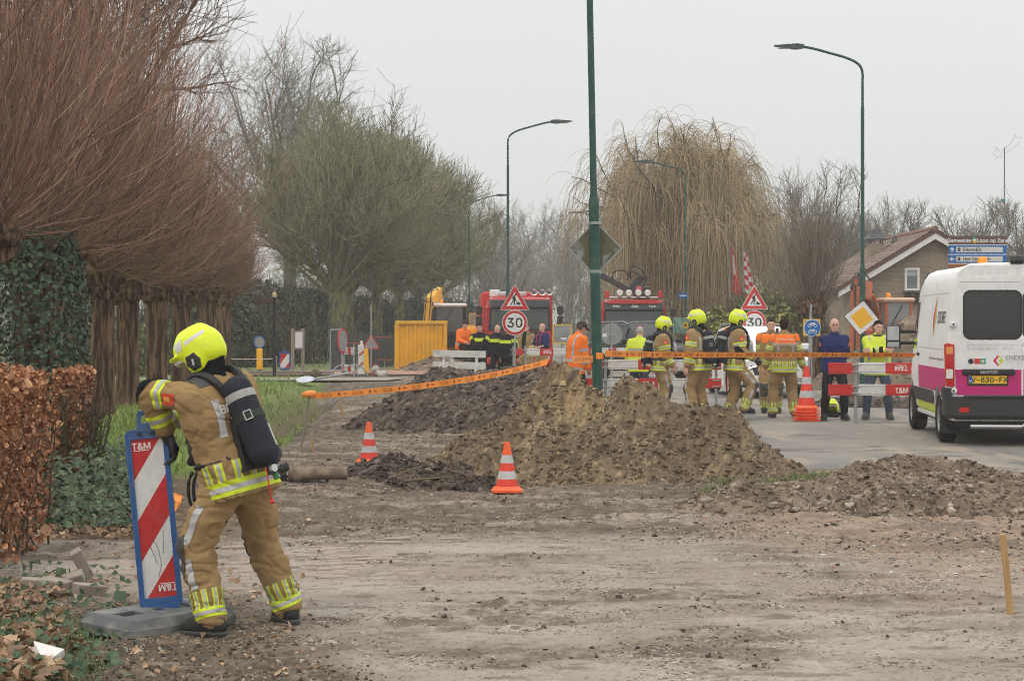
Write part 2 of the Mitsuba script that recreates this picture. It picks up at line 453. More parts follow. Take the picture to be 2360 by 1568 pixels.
def ground_colour(x, y, z):
 grass, litter, corner, foot, sand, rub = zones(x, y)
 f1, f2 = n2(x, y, 1.1, 21, 5, 2.0), n2(x, y, 6, 22, 4, 9)
 f3, f4 = n2(x, y, 25, 23, 3, 38), n2(x, y, 0.45, 24, 3, 0.8)
 C = lambda *c: np.array(c)[None, None] if x.ndim == 2 else np.array(c)[None]
 m = lambda a, b, t: a * (1 - t[..., None]) + b * t[..., None]
 f5 = n2(x, y, 10, 27, 4, 7)
 mud = m(C(.115, .090, .066), C(.255, .212, .168), sstep(.40, .62, f1 * .5 + f5 * .5))
 mud = m(mud, C(.062, .048, .036), sstep(.50, .62, f2 * .5 + f5 * .5) * .85)
 mud = m(mud, C(.36, .31, .26), sstep(.58, .68, f3 * .5 + f1 * .5) * .6)
 col = mud
 sandc = m(C(.265, .232, .198), C(.365, .325, .28), sstep(.35, .7, f4 * .6 + f1 * .4))
 sandc = m(sandc, C(.215, .172, .135), sstep(.44, .66, n2(x, y, .8, 25, 4, 1.2)) * .55)
 sandc = m(sandc, C(.115, .092, .07), sstep(.54, .66, n2(x, y, .9, 11, 5, 2.0)) * sstep(.30, .56, f3 * .4 + f5 * .6) * .9)
 sandc = m(sandc, C(.13, .103, .078), tracks(x, y)[1] * sstep(.35, .6, f5) * .65)
 sandc = m(sandc, C(.215, .178, .145), tracks(x, y)[0] * .55)
 sandc = m(sandc, C(.14, .115, .09), sstep(.60, .70, f3) * .45)
 sandc = m(sandc, C(.105, .085, .066), sstep(.62, .72, n2(x, y, 3.2, 26, 4, 9)) * .6)
 col = m(col, sandc, sand)
 rubc = m(C(.21, .155, .115), C(.36, .27, .21), sstep(.35, .7, f2))
 rubc = m(rubc, C(.10, .078, .06), sstep(.55, .7, f1) * .7)
 rubc = m(rubc, C(.40, .17, .10), sstep(.68, .76, f3) * .5)
 col = m(col, rubc, rub * (0.85 - 0.4 * sand))
 footc = m(C(.085, .066, .048), C(.20, .16, .12), sstep(.40, .68, f2 * .6 + f3 * .4))
 col = m(col, footc, np.clip(foot, 0, 1))
 col = m(col, m(C(.075, .055, .038), C(.19, .125, .075), sstep(.45, .65, f3)), np.clip(litter + corner, 0, 1) * .95)
 gr = m(C(.12, .19, .04), C(.22, .28, .08), sstep(.3, .7, f2 * .5 + f1 * .5))
 gr = m(gr, C(.16, .125, .075), sstep(.56, .74, f1) * .6)
 dx = np.abs(x - ditch_x(y))
 gr = m(gr, C(.125, .095, .05), np.exp(-((dx) / 0.75) ** 2) * sstep(25, 30, y) * sstep(56, 50, y))
 col = m(col, gr, grass)
 farg = sstep(55, 75, y)
 return m(col, m(C(.09, .13, .04), C(.14, .15, .07), f4), farg)
gq = np.arange(len(ys) * len(us)).reshape(len(ys), len(us))
gf = np.stack([gq[:-1, :-1], gq[:-1, 1:], gq[1:, 1:], gq[1:, :-1]], -1).reshape(-1, 4)
def grit(p, n, uv):
 a = _F(p.x * 34, p.y * 26, p.z * 30, 2)
 b = _N(p.x * 95, p.y * 70, p.z * 60)
 c = _N(p.x * 2.6, p.y * 3.1, 0)
 return mikit.smoothstep(.60, .70, a * .62 + b * .38 + (c - .5) * .30) * .75
def grit_col(p, n, uv):
 return mikit.mix((.060, .047, .036), (.42, .37, .31), mikit.smoothstep(.56, .62, _N(p.x * 70 + 9, p.y * 52, p.z * 50)))
scene['ground_soil'] = {'type': 'twosided', 'b': {'type': 'bumpmap', 'tex': mikit.proc(lambda p, n, uv: _F(p.x * 32, p.y * 26, p.z * 32, 2), 3e-3), 'scale': .022,
 'b': {'type': 'blendbsdf', 'weight': mikit.proc(grit), 'b0': {'type': 'principled', 'base_color': {'type': 'mesh_attribute', 'name': 'vertex_color'}, 'roughness': .85, 'specular': .25},
   'b1': {'type': 'principled', 'base_color': mikit.proc(grit_col), 'roughness': .9, 'specular': .2}}}}
scene['ground'] = mikit.ply((np.stack([GX, GY, GZ], -1).reshape(-1, 3), gf), 'ground_soil', smooth=True, color=ground_colour(GX, GY, GZ).reshape(-1, 3))
labels['ground'] = {'kind': 'structure'}
# ---- asphalt road, cycle path, footpath: sheets just above the ground ----
def asphalt(p, n, uv):
 d = _F(p.x * 0.7, p.y * 0.35, 0, 4)
 g = _N(p.x * 60, p.y * 60, 0)
 s = _F(p.x * 2.5, p.y * 0.8, 3, 4)
 c = mikit.mix((.155, .150, .145), (.215, .200, .180), mikit.smoothstep(.35, .7, d))
 c = mikit.mix(c, (.29, .245, .195), mikit.smoothstep(.52, .75, s) * .75)
 c = mikit.mix(c, (.09, .085, .08), mikit.smoothstep(.64, .74, _F(p.x * 1.1, p.y * 1.9, 9, 4)) * .6)
 return c * (0.86 + 0.28 * g)
pmat('asphalt', asphalt, 0.8, lambda p, n, uv: _N(p.x * 90, p.y * 90, 0), 0.004)
def sheet(name, poly, z, m, n=None):
 p = trimesh.creation.extrude_polygon(sg.Polygon(poly), 0.02, engine='earcut')
 p.apply_translation([0, 0, z - 0.02])
 scene[name] = mikit.ply(p, m)
 labels[name] = {'kind': 'structure'}
def noisy(pts, amp, step=0.35, seed=0):
 out = []
 for i in range(len(pts) - 1):
  a, b = np.array(pts[i], float), np.array(pts[i + 1], float)
  k = max(int(np.linalg.norm(b - a) / step), 1)
  for j in range(k):
   out.append(a + (b - a) * j / k)
 out.append(np.array(pts[-1], float))
 out = np.array(out)
 d = fbm(np.stack([out[:, 0] * 1.5, out[:, 1] * 1.5, out[:, 0] * 0 + seed], -1), 3, seed) - 0.5
 out[:, 1] += d * amp
 return [tuple(p) for p in out]
front = noisy([(2.6, 22.3), (4.2, 21.9), (6.0, 21.5), (9.0, 21.0), (14.0, 20.6)], 0.7, 0.15, 4)
sheet('road', front + [(40, 19), (40, 33), (14.5, 33.5), (11.5, 37), (9.6, 48), (7.2, 70), (4.9, 110), (3.5, 150), (5.5, 230), (-1.5, 230), (-3.6, 150), (-2.9, 110), (-1.4, 70), (0.6, 48), (1.6, 36), (2.2, 27)], -0.012, 'asphalt')
pmat('red_brick_path', lambda p, n, uv: mikit.mix((.25, .13, .105), (.30, .20, .16), _F(p.x * 2, p.y * 2, 0, 4)) * (0.8 + 0.4 * _N(p.x * 12, p.y * 12, 0)), 0.85)
sheet('cycle_path', [(-9.5, 60.5), (-9.5, 65.5), (-1.5, 67.5), (-1.5, 61.5)], 0.055, 'red_brick_path')
pmat('grey_path', lambda p, n, uv: mikit.mix((.24, .22, .19), (.31, .28, .24), _F(p.x * 1.2, p.y * 1.2, 0, 4)), 0.85)
sheet('path', [(-22, 55.6), (-22, 58.4), (-3.2, 57.5), (-3.6, 55.2)], 0.05, 'grey_path')
# ---- heaps of soil and rubble ----
OCTA = trimesh.Trimesh(np.array([(1, 0, 0), (-1, 0, 0), (0, 1, 0), (0, -1, 0), (0, 0, 1), (0, 0, -1.0)]), [(0, 2, 4), (2, 1, 4), (1, 3, 4), (3, 0, 4), (2, 0, 5), (1, 2, 5), (3, 1, 5), (0, 3, 5)], process=False)
def clods(xyz, size, seed, flat=0.75, sub=0, faces=None):
 """irregular lumps of earth or stone, one mesh"""
 r = np.random.default_rng(seed)
 base = trimesh.creation.icosahedron() if sub == 0 else OCTA if sub < 0 else trimesh.creation.icosphere(subdivisions=sub)
 bv, bf = np.array(base.vertices), np.array(base.faces)
 n = len(xyz)
 size = np.broadcast_to(size, (n,))
 V = bv[None] * (1 + 0.38 * r.normal(size=(n, len(bv), 1)).clip(-1.2, 1.2)) * (0.6 + 0.8 * r.random((n, 1, 3)))
 q = r.normal(size=(n, 4))
 q /= np.linalg.norm(q, axis=1, keepdims=True)
 w, x, y, z = q.T
 R = np.stack([1 - 2 * (y * y + z * z), 2 * (x * y - w * z), 2 * (x * z + w * y), 2 * (x * y + w * z), 1 - 2 * (x * x + z * z), 2 * (y * z - w * x), 2 * (x * z - w * y), 2 * (y * z + w * x), 1 - 2 * (x * x + y * y)], 1).reshape(n, 3, 3)
 V = np.einsum('nij,nkj->nki', R, V) * size[:, None, None] * [1, 1, flat] + np.asarray(xyz)[:, None]
 F = bf[None] + (np.arange(n) * len(bv))[:, None, None]
 return trimesh.Trimesh(V.reshape(-1, 3), F.reshape(-1, 3), process=False), len(bv)
def heap(name, label, ridges, box4, res, amp, colour, seed, nclod, csize, slope=0.62, sharp=0.0, cat_name='soil heap', stones=0):
 """ridges: list of polylines of (x, y, h); a heap at its angle of repose"""
 x0, x1, y0, y1 = box4
 X, Y = np.meshgrid(np.arange(x0, x1, res), np.arange(y0, y1, res), indexing='ij')
 warp = n2(X, Y, 0.9, seed, 4) - 0.5
 warp2 = n2(X, Y, 2.6, seed + 1, 4) - 0.5
 Hm = np.full(X.shape, -9.0)
 for rd in ridges:
  rd = np.array(rd, float)
  for a, b in zip(rd[:-1], rd[1:]):
   ab = b[:2] - a[:2]
   t = np.clip(((X - a[0]) * ab[0] + (Y - a[1]) * ab[1]) / (ab @ ab), 0, 1)
   dd = np.hypot(X - a[0] - t * ab[0], Y - a[1] - t * ab[1])
   hh = a[2] + (b[2] - a[2]) * t - slope * np.sqrt(dd * dd + 0.01) + 0.06 - sharp * (1 - np.exp(-dd / .16))
   Hm = np.maximum(Hm, hh)
 body = sstep(-0.1, 0.25, Hm)
 Hm = Hm + body * (0.25 * warp + 0.16 * warp2)
 rid = 1 - np.abs(2 * n2(X, Y, 3.2, seed + 2, 5) - 1)
 Hm = Hm + body * amp * (1.2 * (n2(X, Y, 6, seed + 3, 4) - 0.5) + 0.8 * (rid - 0.75) + 0.5 * (n2(X, Y, 17, seed + 4, 2) - 0.5))
 G = height(X, Y)
 Z = Hm + np.where(Hm > 0, 0, 0)
 keep = (Hm > G - 0.05)
 q = np.arange(X.size).reshape(X.shape)
 f = np.stack([q[:-1, :-1], q[1:, :-1], q[1:, 1:], q[:-1, 1:]], -1).reshape(-1, 4)
 f = f[keep.ravel()[f].any(1)]
 V = np.stack([X, Y, np.maximum(Z, G - 0.12)], -1).reshape(-1, 3)
 uq, inv = np.unique(f, return_inverse=True)
 V, f = V[uq], inv.reshape(f.shape)
 k = thing(name, label, cat_name)
 col = colour(V[:, 0], V[:, 1], V[:, 2])
 part(k, 'soil', (V, f), 'ground_soil', True, color=col)
 r = np.random.default_rng(seed)
 ok = np.where((Z > G + 0.0) & (r.random(X.shape) < 2.0))
 pick = r.integers(0, len(ok[0]), nclod)
 P = np.stack([X[ok][pick] + r.normal(size=nclod) * .02, Y[ok][pick] + r.normal(size=nclod) * .02, Z[ok][pick]], 1)
 sz = csize * .62 * np.exp(0.75 * r.normal(size=nclod)).clip(0.3, 4.5)
 m, nb = clods(P, sz * 1.2, seed, sub=-1)
 cc = np.repeat(colour(P[:, 0] + .4 * r.normal(size=nclod), P[:, 1] + .4 * r.normal(size=nclod), P[:, 2]) * (0.8 + 0.35 * r.random((nclod, 1))), nb, 0)
 part(k, 'clods', m, 'ground_soil', False, color=cc, kind='stuff')
 for i in range(stones):
  j = r.integers(0, len(ok[0]))
  p = (X[ok][j], Y[ok][j], Z[ok][j] + .01)
  m, nb = clods([p], 0.016 + 0.026 * r.random(), seed + 50 + i, 0.75, 1)
  part(k, 'stone', relax(m, 2), 'vcol', True, color=np.repeat(jit((.36, .31, .26), .15, 1, r), nb, 0))
 return k, (X, Y, np.maximum(Z, G))
def soil_brown(x, y, z):
 f = n2(x, y, 1.1, 31, 4)
 g = n2(x, y, 7, 32, 4)
 h = fbm(np.stack([x * 18, y * 18, z * 18], -1), 2, 33)
 m = lambda a, b, t: np.asarray(a) * (1 - t[:, None]) + np.asarray(b) * t[:, None]
 c = m((.135, .10, .068), (.275, .205, .13), sstep(.38, .66, f * .5 + g * .5))
 c = m(c, (.43, .32, .17), np.clip(sstep(.52, .66, f * .7 + h * .3) * .48 + sstep(.60, .70, h) * .3, 0, 1))
 c = m(c, (.055, .041, .03), sstep(.52, .68, g) * .75)
 return c * (0.75 + 0.5 * h)[:, None]
def soil_dark(x, y, z):
 g = n2(x, y, 6, 42, 4)
 h = fbm(np.stack([x * 20, y * 20, z * 20], -1), 2, 43)
 m = lambda a, b, t: np.asarray(a) * (1 - t[:, None]) + np.asarray(b) * t[:, None]
 c = m((.048, .038, .032), (.13, .10, .08), sstep(.35, .7, g * .7 + .3 * h))
 c = m(c, (.24, .20, .16), sstep(.72, .80, h) * .7)
 return c * (0.75 + 0.5 * h)[:, None]
def soil_rubble(x, y, z):
 g = n2(x, y, 5, 52, 4)
 h = fbm(np.stack([x * 22, y * 22, z * 22], -1), 2, 53)
 m = lambda a, b, t: np.asarray(a) * (1 - t[:, None]) + np.asarray(b) * t[:, None]
 c = m((.135, .10, .072), (.25, .195, .145), sstep(.35, .7, g))
 c = m(c, (.38, .32, .26), sstep(.68, .76, h) * .6)
 c = m(c, (.07, .055, .042), sstep(.56, .7, n2(x, y, 2.2, 54, 3)) * .5)
 return c * (0.78 + 0.45 * h)[:, None]
def ridge(*pts):
 return [tuple(at(u, v, D)) for u, v, D in pts]
heap_a, HA = heap('soil_heap', 'tall heap of yellowish brown soil at the foot of the nearest green lamp post',
  [ridge((1262, 838, 22.6), (1305, 830, 22.4), (1345, 884, 22.0), (1378, 930, 21.8), (1440, 876, 21.4), (1500, 899, 21.2), (1562, 930, 21.1), (1630, 926, 21.0), (1690, 924, 20.9), (1715, 975, 20.8), (1790, 1050, 20.6)),
  ridge((1262, 842, 22.6), (1190, 950, 21.9), (1110, 1048, 21.2))], (-1.6, 4.0, 19.2, 24.6), 0.034, 0.17, soil_brown, 60, 15000, 0.013, 0.62, 0.36)
heap_b, HB = heap('soil_heap', 'low wide heap of dark earth behind the sloping orange tape, left of the green pole',
  [ridge((880, 966, 32.0), (948, 902, 31.6), (1010, 860, 31.2), (1100, 862, 31.0), (1180, 852, 30.8), (1250, 852, 30.2), (1300, 870, 29.5))], (-4.2, 2.2, 27.4, 34.5), 0.05, 0.10, soil_dark, 70, 6500, 0.016, 0.60)
heap_c, HC = heap('rubble_heap', 'low heap of stony rubble at the right edge, in front of the van',
  [ridge((1640, 1150, 17.4), (1720, 1128, 17.6), (1850, 1128, 17.8), (1930, 1110, 17.9), (2000, 1084, 18.0), (2080, 1070, 18.0), (2160, 1068, 18.0), (2240, 1072, 17.9), (2340, 1102, 17.6), (2480, 1130, 17.2))], (1.4, 6.2, 15.4, 20.4), 0.032, 0.07, soil_rubble, 80, 7000, 0.012, 0.42, cat_name='rubble heap', stones=45)
heap_d, HD = heap('soil_heap', 'small heap of dug-out earth beside the pit, right of the clay pipe',
  [ridge((800, 1085, 21.6), (850, 1058, 21.7), (905, 1034, 21.7), (950, 1052, 21.6), (990, 1070, 21.5), (1060, 1062, 21.4), (1110, 1080, 21.2))], (-2.6, 0.2, 20.2, 23.0), 0.03, 0.08, soil_dark, 90, 1500, 0.02, 0.7)
heap_e, HE = heap('gravel_heap', 'small grey heap of gravel at the foot of the yellow container',
  [ridge((900, 858, 66.0), (965, 830, 66.2), (1020, 815, 66.4), (1090, 840, 66.4))], (-5.6, 0.2, 63.0, 69.5), 0.09, 0.06, soil_rubble, 95, 900, 0.03, 0.55, cat_name='gravel heap')
# ---- lumps of mud, pebbles and chips of rubble strewn about: nobody could count them ----
def strew(name, label, catname, n, sampler, size, colour, seed, sub=-1, flat=0.7):
 r = np.random.default_rng(seed)
 x, y = sampler(r, n)
 z = height(x, y)
 sz = size * (y / 20) ** .6 * np.exp(0.6 * r.normal(size=len(x))).clip(0.3, 4)
 m, nb = clods(np.stack([x, y, z + sz * 0.15], 1), sz, seed, flat, sub)
 k = thing(name, label, catname, kind='stuff')
 put(k, m, 'vcol', color=np.repeat(colour(r, x, y), nb, 0))
def wedge(r, n, y0, y1, u0=-0.29, u1=0.29, mask=None):
 y = 1 / (1 / y1 + (1 / y0 - 1 / y1) * r.random(n))
 x = (u0 + (u1 - u0) * r.random(n)) * y
 if mask is not None:
  k = r.random(n) < mask(x, y)
  x, y = x[k], y[k]
 return x, y
def mudmask(x, y):
 g, l, c, f, s, rb = zones(x, y)
 return np.clip((1 - g - l) * (1 - s) * sstep(.38, .6, n2(x, y, 1.6, 81, 4)) + .3 * f + s * (.22 * sstep(.54, .66, n2(x, y, .9, 11, 5, 2.0)) + .25 * tracks(x, y)[1]) + .006, 0, 1) * (1 - sstep(21.5, 22.5, y) * sstep(2, 2.6, x))
strew('mud_lumps', 'lumps of brown mud churned up across the site', 'mud', 52000, lambda r, n: wedge(r, n, 9, 34, mask=mudmask), 0.0075,
  lambda r, x, y: jit((.105, .082, .062), .3, len(x), r) * (0.8 + 1.1 * (r.random(len(x)) < .3))[:, None], 101)
strew('rubble_chips', 'pale chips of broken brick and shell lying in the dirt on the right', 'rubble', 6500,
  lambda r, n: wedge(r, n, 10.5, 19, 0.02, 0.29, mask=lambda x, y: zones(x, y)[5] * .8 + .04), 0.0065,
  lambda r, x, y: np.where((r.random(len(x)) < .14)[:, None], jit((.62, .59, .55), .08, len(x), r), np.where((r.random(len(x)) < .2)[:, None], jit((.36, .15, .09), .2, len(x), r), jit((.24, .19, .15), .3, len(x), r))), 102, -1, 0.5)
def grow(base, dirs, L, S, up=0.0, wob=0.12, r=rng, droop=None):
 """curves from base along dirs (N,3), length L (N): each step bends towards the sky by 'up'"""
 n = len(base)
 d = dirs / np.linalg.norm(dirs, axis=1, keepdims=True)
 P = np.empty((n, S, 3))
 P[:, 0] = base
 step = (L / (S - 1))[:, None]
 upv = np.broadcast_to(np.asarray(up, float), (n,))[:, None]
 for i in range(1, S):
  d = d + upv * [0, 0, 1.0] + wob * r.normal(size=(n, 3))
  d /= np.linalg.norm(d, axis=1, keepdims=True)
  P[:, i] = P[:, i - 1] + d * step
 return P
def taper(n, S, r0, r1):
 t = np.linspace(0, 1, S)[None]
 return np.asarray(r0).reshape(-1, 1) * (1 - t) + np.asarray(r1).reshape(-1, 1) * t
def sprout(P, m, t0, t1, ang, r, k=1.0):
 """m children per curve at random places between t0 and t1: bases, directions, t, parent index"""
 n, S, _ = P.shape
 idx = np.repeat(np.arange(n), m)
 t = t0 + (t1 - t0) * r.random(n * m)
 f = t * (S - 1)
 i = np.minimum(f.astype(int), S - 2)
 w = (f - i)[:, None]
 b = P[idx, i] * (1 - w) + P[idx, i + 1] * w
 tg = P[idx, i + 1] - P[idx, i]
 tg /= np.linalg.norm(tg, axis=1, keepdims=True) + 1e-9
 q = r.normal(size=(n * m, 3))
 q -= (q * tg).sum(1, keepdims=True) * tg
 q /= np.linalg.norm(q, axis=1, keepdims=True)
 a = np.radians(ang) * (0.6 + 0.8 * r.random(n * m))[:, None]
 return b, tg * np.cos(a) + q * np.sin(a), t, idx
def percol(c, amt, ntube, per, r):
 return np.repeat(jit(c, amt, ntube, r), per, 0)
def bark(key, dark, light, f=16.0, green=None, gz0=0.0):
 def fn(p, n, uv):
  v = _F(p.x * f, p.y * f, p.z * 1.3, 3)
  w = _N(p.x * f * 3, p.y * f * 3, p.z * 6)
  c = mikit.mix(dark, light, mikit.smoothstep(.36, .68, v * .75 + w * .25))
  if green:
   c = mikit.mix(c, green, mikit.smoothstep(.42, .62, _F(p.x * 3, p.y * 3, p.z * 2.0, 3)) * .8)
  return c
 return pmat(key, fn, 0.95, lambda p, n, uv: _F(p.x * f, p.y * f, p.z * 1.5, 3), 0.05, 4e-3, spec=.1)
bark('willow_bark', (.045, .028, .020), (.21, .135, .088), 17)
bark('linden_bark', (.09, .082, .055), (.26, .23, .165), 9, green=(.22, .215, .075))
bark('grey_bark', (.07, .062, .052), (.21, .19, .165), 7)
def trunk_mesh(x, y, z0, z1, r0, r1, seed, lean=(0, 0), rings=26, sides=40, flare=0.35, amp=0.10):
 t = np.linspace(0, 1, rings)
 ang = np.arange(sides) * 2 * np.pi / sides
 rr = (r0 + (r1 - r0) * t) * (1 + flare * np.exp(-t * 9))
 A, Tt = np.meshgrid(ang, t)
 q = np.stack([np.cos(A) * 5.5, np.sin(A) * 5.5, Tt * (z1 - z0) * 0.8 + seed], -1)
 R = rr[:, None] * (1 + amp * 2 * (fbm(q, 3, seed) - .5) + amp * .9 * (fbm(q * [2.6, 2.6, .5], 3, seed + 1) - .5))
 V = np.stack([x + lean[0] * Tt + R * np.cos(A), y + lean[1] * Tt + R * np.sin(A), z0 + (z1 - z0) * Tt], -1).reshape(-1, 3)
 i, j = np.meshgrid(np.arange(rings - 1), np.arange(sides), indexing='ij')
 f = np.stack([i * sides + j, i * sides + (j + 1) % sides, (i + 1) * sides + (j + 1) % sides, (i + 1) * sides + j], -1).reshape(-1, 4)
 return V, f
def pollard(name, label, x, y, hz, tr0, n, L, seed, col, sub=4, group=None, zb=-0.1, rtw=0.011, spread=1.0, up=0.16, head=0.42, key_bark='willow_bark', catname='tree'):
 r = np.random.default_rng(seed)
 k = thing(name, label, catname, group)
 part(k, 'trunk', trunk_mesh(x, y, zb, hz + 0.1, tr0, tr0 * 1.0, seed), key_bark, True)
 b = trimesh.creation.icosphere(subdivisions=4, radius=1.0)
 v = np.array(b.vertices)
 v = v * (1 + 0.8 * (fbm(v * 2.6 + seed, 4, seed) - .5))[:, None] * [tr0 * 1.75, tr0 * 1.75, head] + [x, y, hz + 0.12]
 part(k, 'head', (v, b.faces), key_bark, True)
 az = 2 * np.pi * r.random(n)
 el = np.radians(-8 + 90 * r.random(n) ** 1.05)
 d = np.stack([np.cos(az) * np.cos(el), np.sin(az) * np.cos(el), np.sin(el)], 1) * [spread, spread, 1]
 base = np.array([x, y, hz + .15]) + d * [tr0 * 1.25, tr0 * 1.25, head * .8]
 S = 7
 ln = L * (0.34 + 0.70 * r.random(n) ** 1.5) * (.72 + .28 * np.sin(np.maximum(el, 0)))
 P = grow(base, d, ln, S, up * np.clip(1 + .5 * r.normal(size=n), .45, 2.2), .07, r)
 R = taper(n, S, rtw * (.75 + .9 * r.random(n) ** 2), np.full(n, .0028))
 ms, cs = [tubes(P, R)], [percol(col, .32, n, S * 3, r)]
 if sub:
  b2, d2, t, idx = sprout(P, sub, .12, .95, 26, r)
  l2 = ln[idx] * (1 - t) * (.45 + .4 * r.random(len(t))) + .25
  P2 = grow(b2, d2, l2, 4, .10, .11, r)
  ms.append(tubes(P2, taper(len(t), 4, rtw * (.5 + .25 * r.random(len(t))), np.full(len(t), .0026))))
  cs.append(percol(col, .36, len(t), 12, r))
 part(k, 'crown', cat(ms), 'vcol_twig', False, color=np.vstack(cs))
 return k
WCOL = (.275, .172, .130)
row = [(-60, 19.5, 2.45, .24, 'nearest pollard willow of the row, only its drooping shoots in view at the left edge'),
  (78, 24.5, 2.45, .26, 'pollard willow with its trunk wrapped in dark ivy'),
  (168, 29.0, 2.35, .21, 'pollard willow with the ribbed brown trunk right beside the ivy trunk'),
  (235, 33.0, 2.30, .21, 'pollard willow second to the right of the ivy trunk'),
  (294, 37.0, 2.30, .215, 'pollard willow third to the right of the ivy trunk'),
  (362, 41.5, 2.35, .22, 'pollard willow fourth to the right of the ivy trunk, trunk leaning a little'),
  (418, 46.5, 2.35, .23, 'pollard willow whose trunk shows just left of the big yellow helmet'),
  (474, 52.5, 2.4, .24, 'pollard willow behind the big yellow helmet'),
  (512, 59.0, 2.45, .25, 'last and farthest reddish pollard willow of the row')]
for i, (u, D, hz, r0, lab) in enumerate(row):
 p = at(u, 742, D)
 pollard('pollard_willow', lab, p[0], D, hz, r0, (210, 270, 330, 370, 420, 470, 470, 440, 400)[i], (5.6, 5.9, 5.9, 5.6, 5.2, 4.5, 3.8, 3.2, 2.9)[i], 200 + i, WCOL, 5, 'pollard willows in a row along the ditch', zb=gz(p[0], D) - .1, rtw=.0052 + .00012 * D, up=.36 if i < 5 else .42)
def tree(name, label, x, y, H, crown, seed, col, tb, r0, n1=12, n2_=8, n3=9, n4=3, group=None, up=(.05, .08, .12, .12), catname='tree', kb='linden_bark', zc=None, tw=.011, wob=(.10, .12, .12, .12), ang=(42, 40, 38, 32), lowest=-8):
 """a branching tree: crown (rx, ry, z0, z1) is the ellipsoid that the limbs fill; tb the height at which the trunk forks"""
 r = np.random.default_rng(seed)
 k = thing(name, label, catname, group)
 rx, ry, z0, z1 = crown
 V, f = trunk_mesh(x, y, -0.2, tb, r0, r0 * .82, seed, sides=24, rings=14)
 part(k, 'trunk', (V, f), kb, True)
 c = np.array([x, y, (z0 + z1) / 2])
 e = np.array([rx, ry, (z1 - z0) / 2])
 az = np.arange(n1) * 2.39996 + r.random()
 el = np.radians(np.linspace(lowest, 78, n1) + 6 * r.normal(size=n1))
 tgt = c + e * .80 * np.stack([np.cos(az) * np.cos(el), np.sin(az) * np.cos(el), np.sin(el)], 1)
 base = np.array([x, y, tb - .25]) + np.stack([np.cos(az) * r0 * .5, np.sin(az) * r0 * .5, .1 + .5 * r.random(n1)], 1)
 S = 9
 t = np.linspace(0, 1, S)[None, :, None]
 mid = (base + tgt) / 2 + [0, 0, -0.08] * (tgt - base)
 P1 = (1 - t) ** 2 * base[:, None] + 2 * t * (1 - t) * mid[:, None] + t * t * tgt[:, None]
 P1 += np.cumsum(r.normal(size=P1.shape) * .045 * np.linalg.norm(tgt - base, axis=1)[:, None, None] / S * 3, 1) * t
 L1 = np.linalg.norm(tgt - base, axis=1)
 limb = [tubes(P1, taper(n1, S, r0 * .42 * (L1 / L1.max()) ** .5, np.full(n1, .03)), 6)]
 ms, cs = [], []
 def inside(b, d, l):
  q = (b + d * l[:, None] - c) / e
  n = np.linalg.norm(q, axis=1)
  return l * np.clip(1.25 - np.maximum(n - 1, 0) * 2.2, .25, 1)
 b, d, tt, ix = sprout(P1, n2_, .18, 1.0, ang[0], r)
 l = inside(b, d, L1[ix] * (.30 + .30 * r.random(len(b))) * (1.1 - .5 * tt))
 P2 = grow(b, d, l, 6, up[1], wob[1], r)
 limb.append(tubes(P2, taper(len(b), 6, .035 * (l / 2) ** .5 + .012, np.full(len(b), .012)), 4))
 part(k, 'limbs', cat(limb), kb, True)
 b, d, tt, ix = sprout(P2, n3, .15, 1.0, ang[1], r)
 l3 = inside(b, d, l[ix] * (.35 + .45 * r.random(len(b))) + .15)
 P3 = grow(b, d, l3, 5, up[2], wob[2], r)
 ms.append(tubes(P3, taper(len(b), 5, np.full(len(b), tw * 1.3), np.full(len(b), tw * .6))))
 cs.append(percol(col, .2, len(b), 15, r))
 if n4:
  b, d, tt, ix = sprout(P3, n4, .2, 1.0, ang[2], r)
  l4 = inside(b, d, l3[ix] * (.35 + .5 * r.random(len(b))) + .12)
  P4 = grow(b, d, l4, 4, up[3], wob[3], r)
  ms.append(tubes(P4, taper(len(b), 4, np.full(len(b), tw * .85), np.full(len(b), tw * .5))))
  cs.append(percol(col, .22, len(b), 12, r))
 part(k, 'crown', cat(ms), 'vcol_twig', False, color=np.vstack(cs))
 return k
OLIVE = (.245, .235, .15)
for i, (u, D, H, rx, tb, lab) in enumerate([
  (772, 84, 10.6, 5.0, 3.0, 'greenish round tree with the mossy forked trunk left of the yellow container'),
  (800, 92, 10.2, 5.0, 3.2, 'second round greenish tree behind the forked one'),
  (868, 98, 10.9, 5.2, 3.2, 'third round greenish tree, right above the dark fence'),
  (920, 106, 11.2, 5.2, 3.4, 'fourth round greenish tree, above the yellow container'),
  (962, 116, 11.2, 5.2, 3.4, 'fifth round greenish tree, above the yellow excavator'),
  (1005, 130, 11.4, 5.2, 3.4, 'farthest of the round greenish trees, next to the lamp posts')]):
 p = at(u, 742, D)
 tree('round_tree', lab, p[0], D, H, (rx, rx, 2.7, H), 300 + i, OLIVE, tb, .32, 15, 11, 9, 3 if i < 4 else 2, 'round greenish street trees', tw=.013 + .00003 * D, up=(.05, .12, .16, .16), lowest=-20)
p = at(668, 742, 112)
tree('tall_bare_tree', 'tallest grey bare tree rising behind the round greenish trees', p[0], 112, 17, (7.0, 7, 6.0, 17.6), 322, (.19, .175, .155), 6.5, .42, 13, 8, 8, 3, tw=.017, kb='grey_bark', up=(.05, .06, .06, .06), wob=(.15, .18, .2, .2))
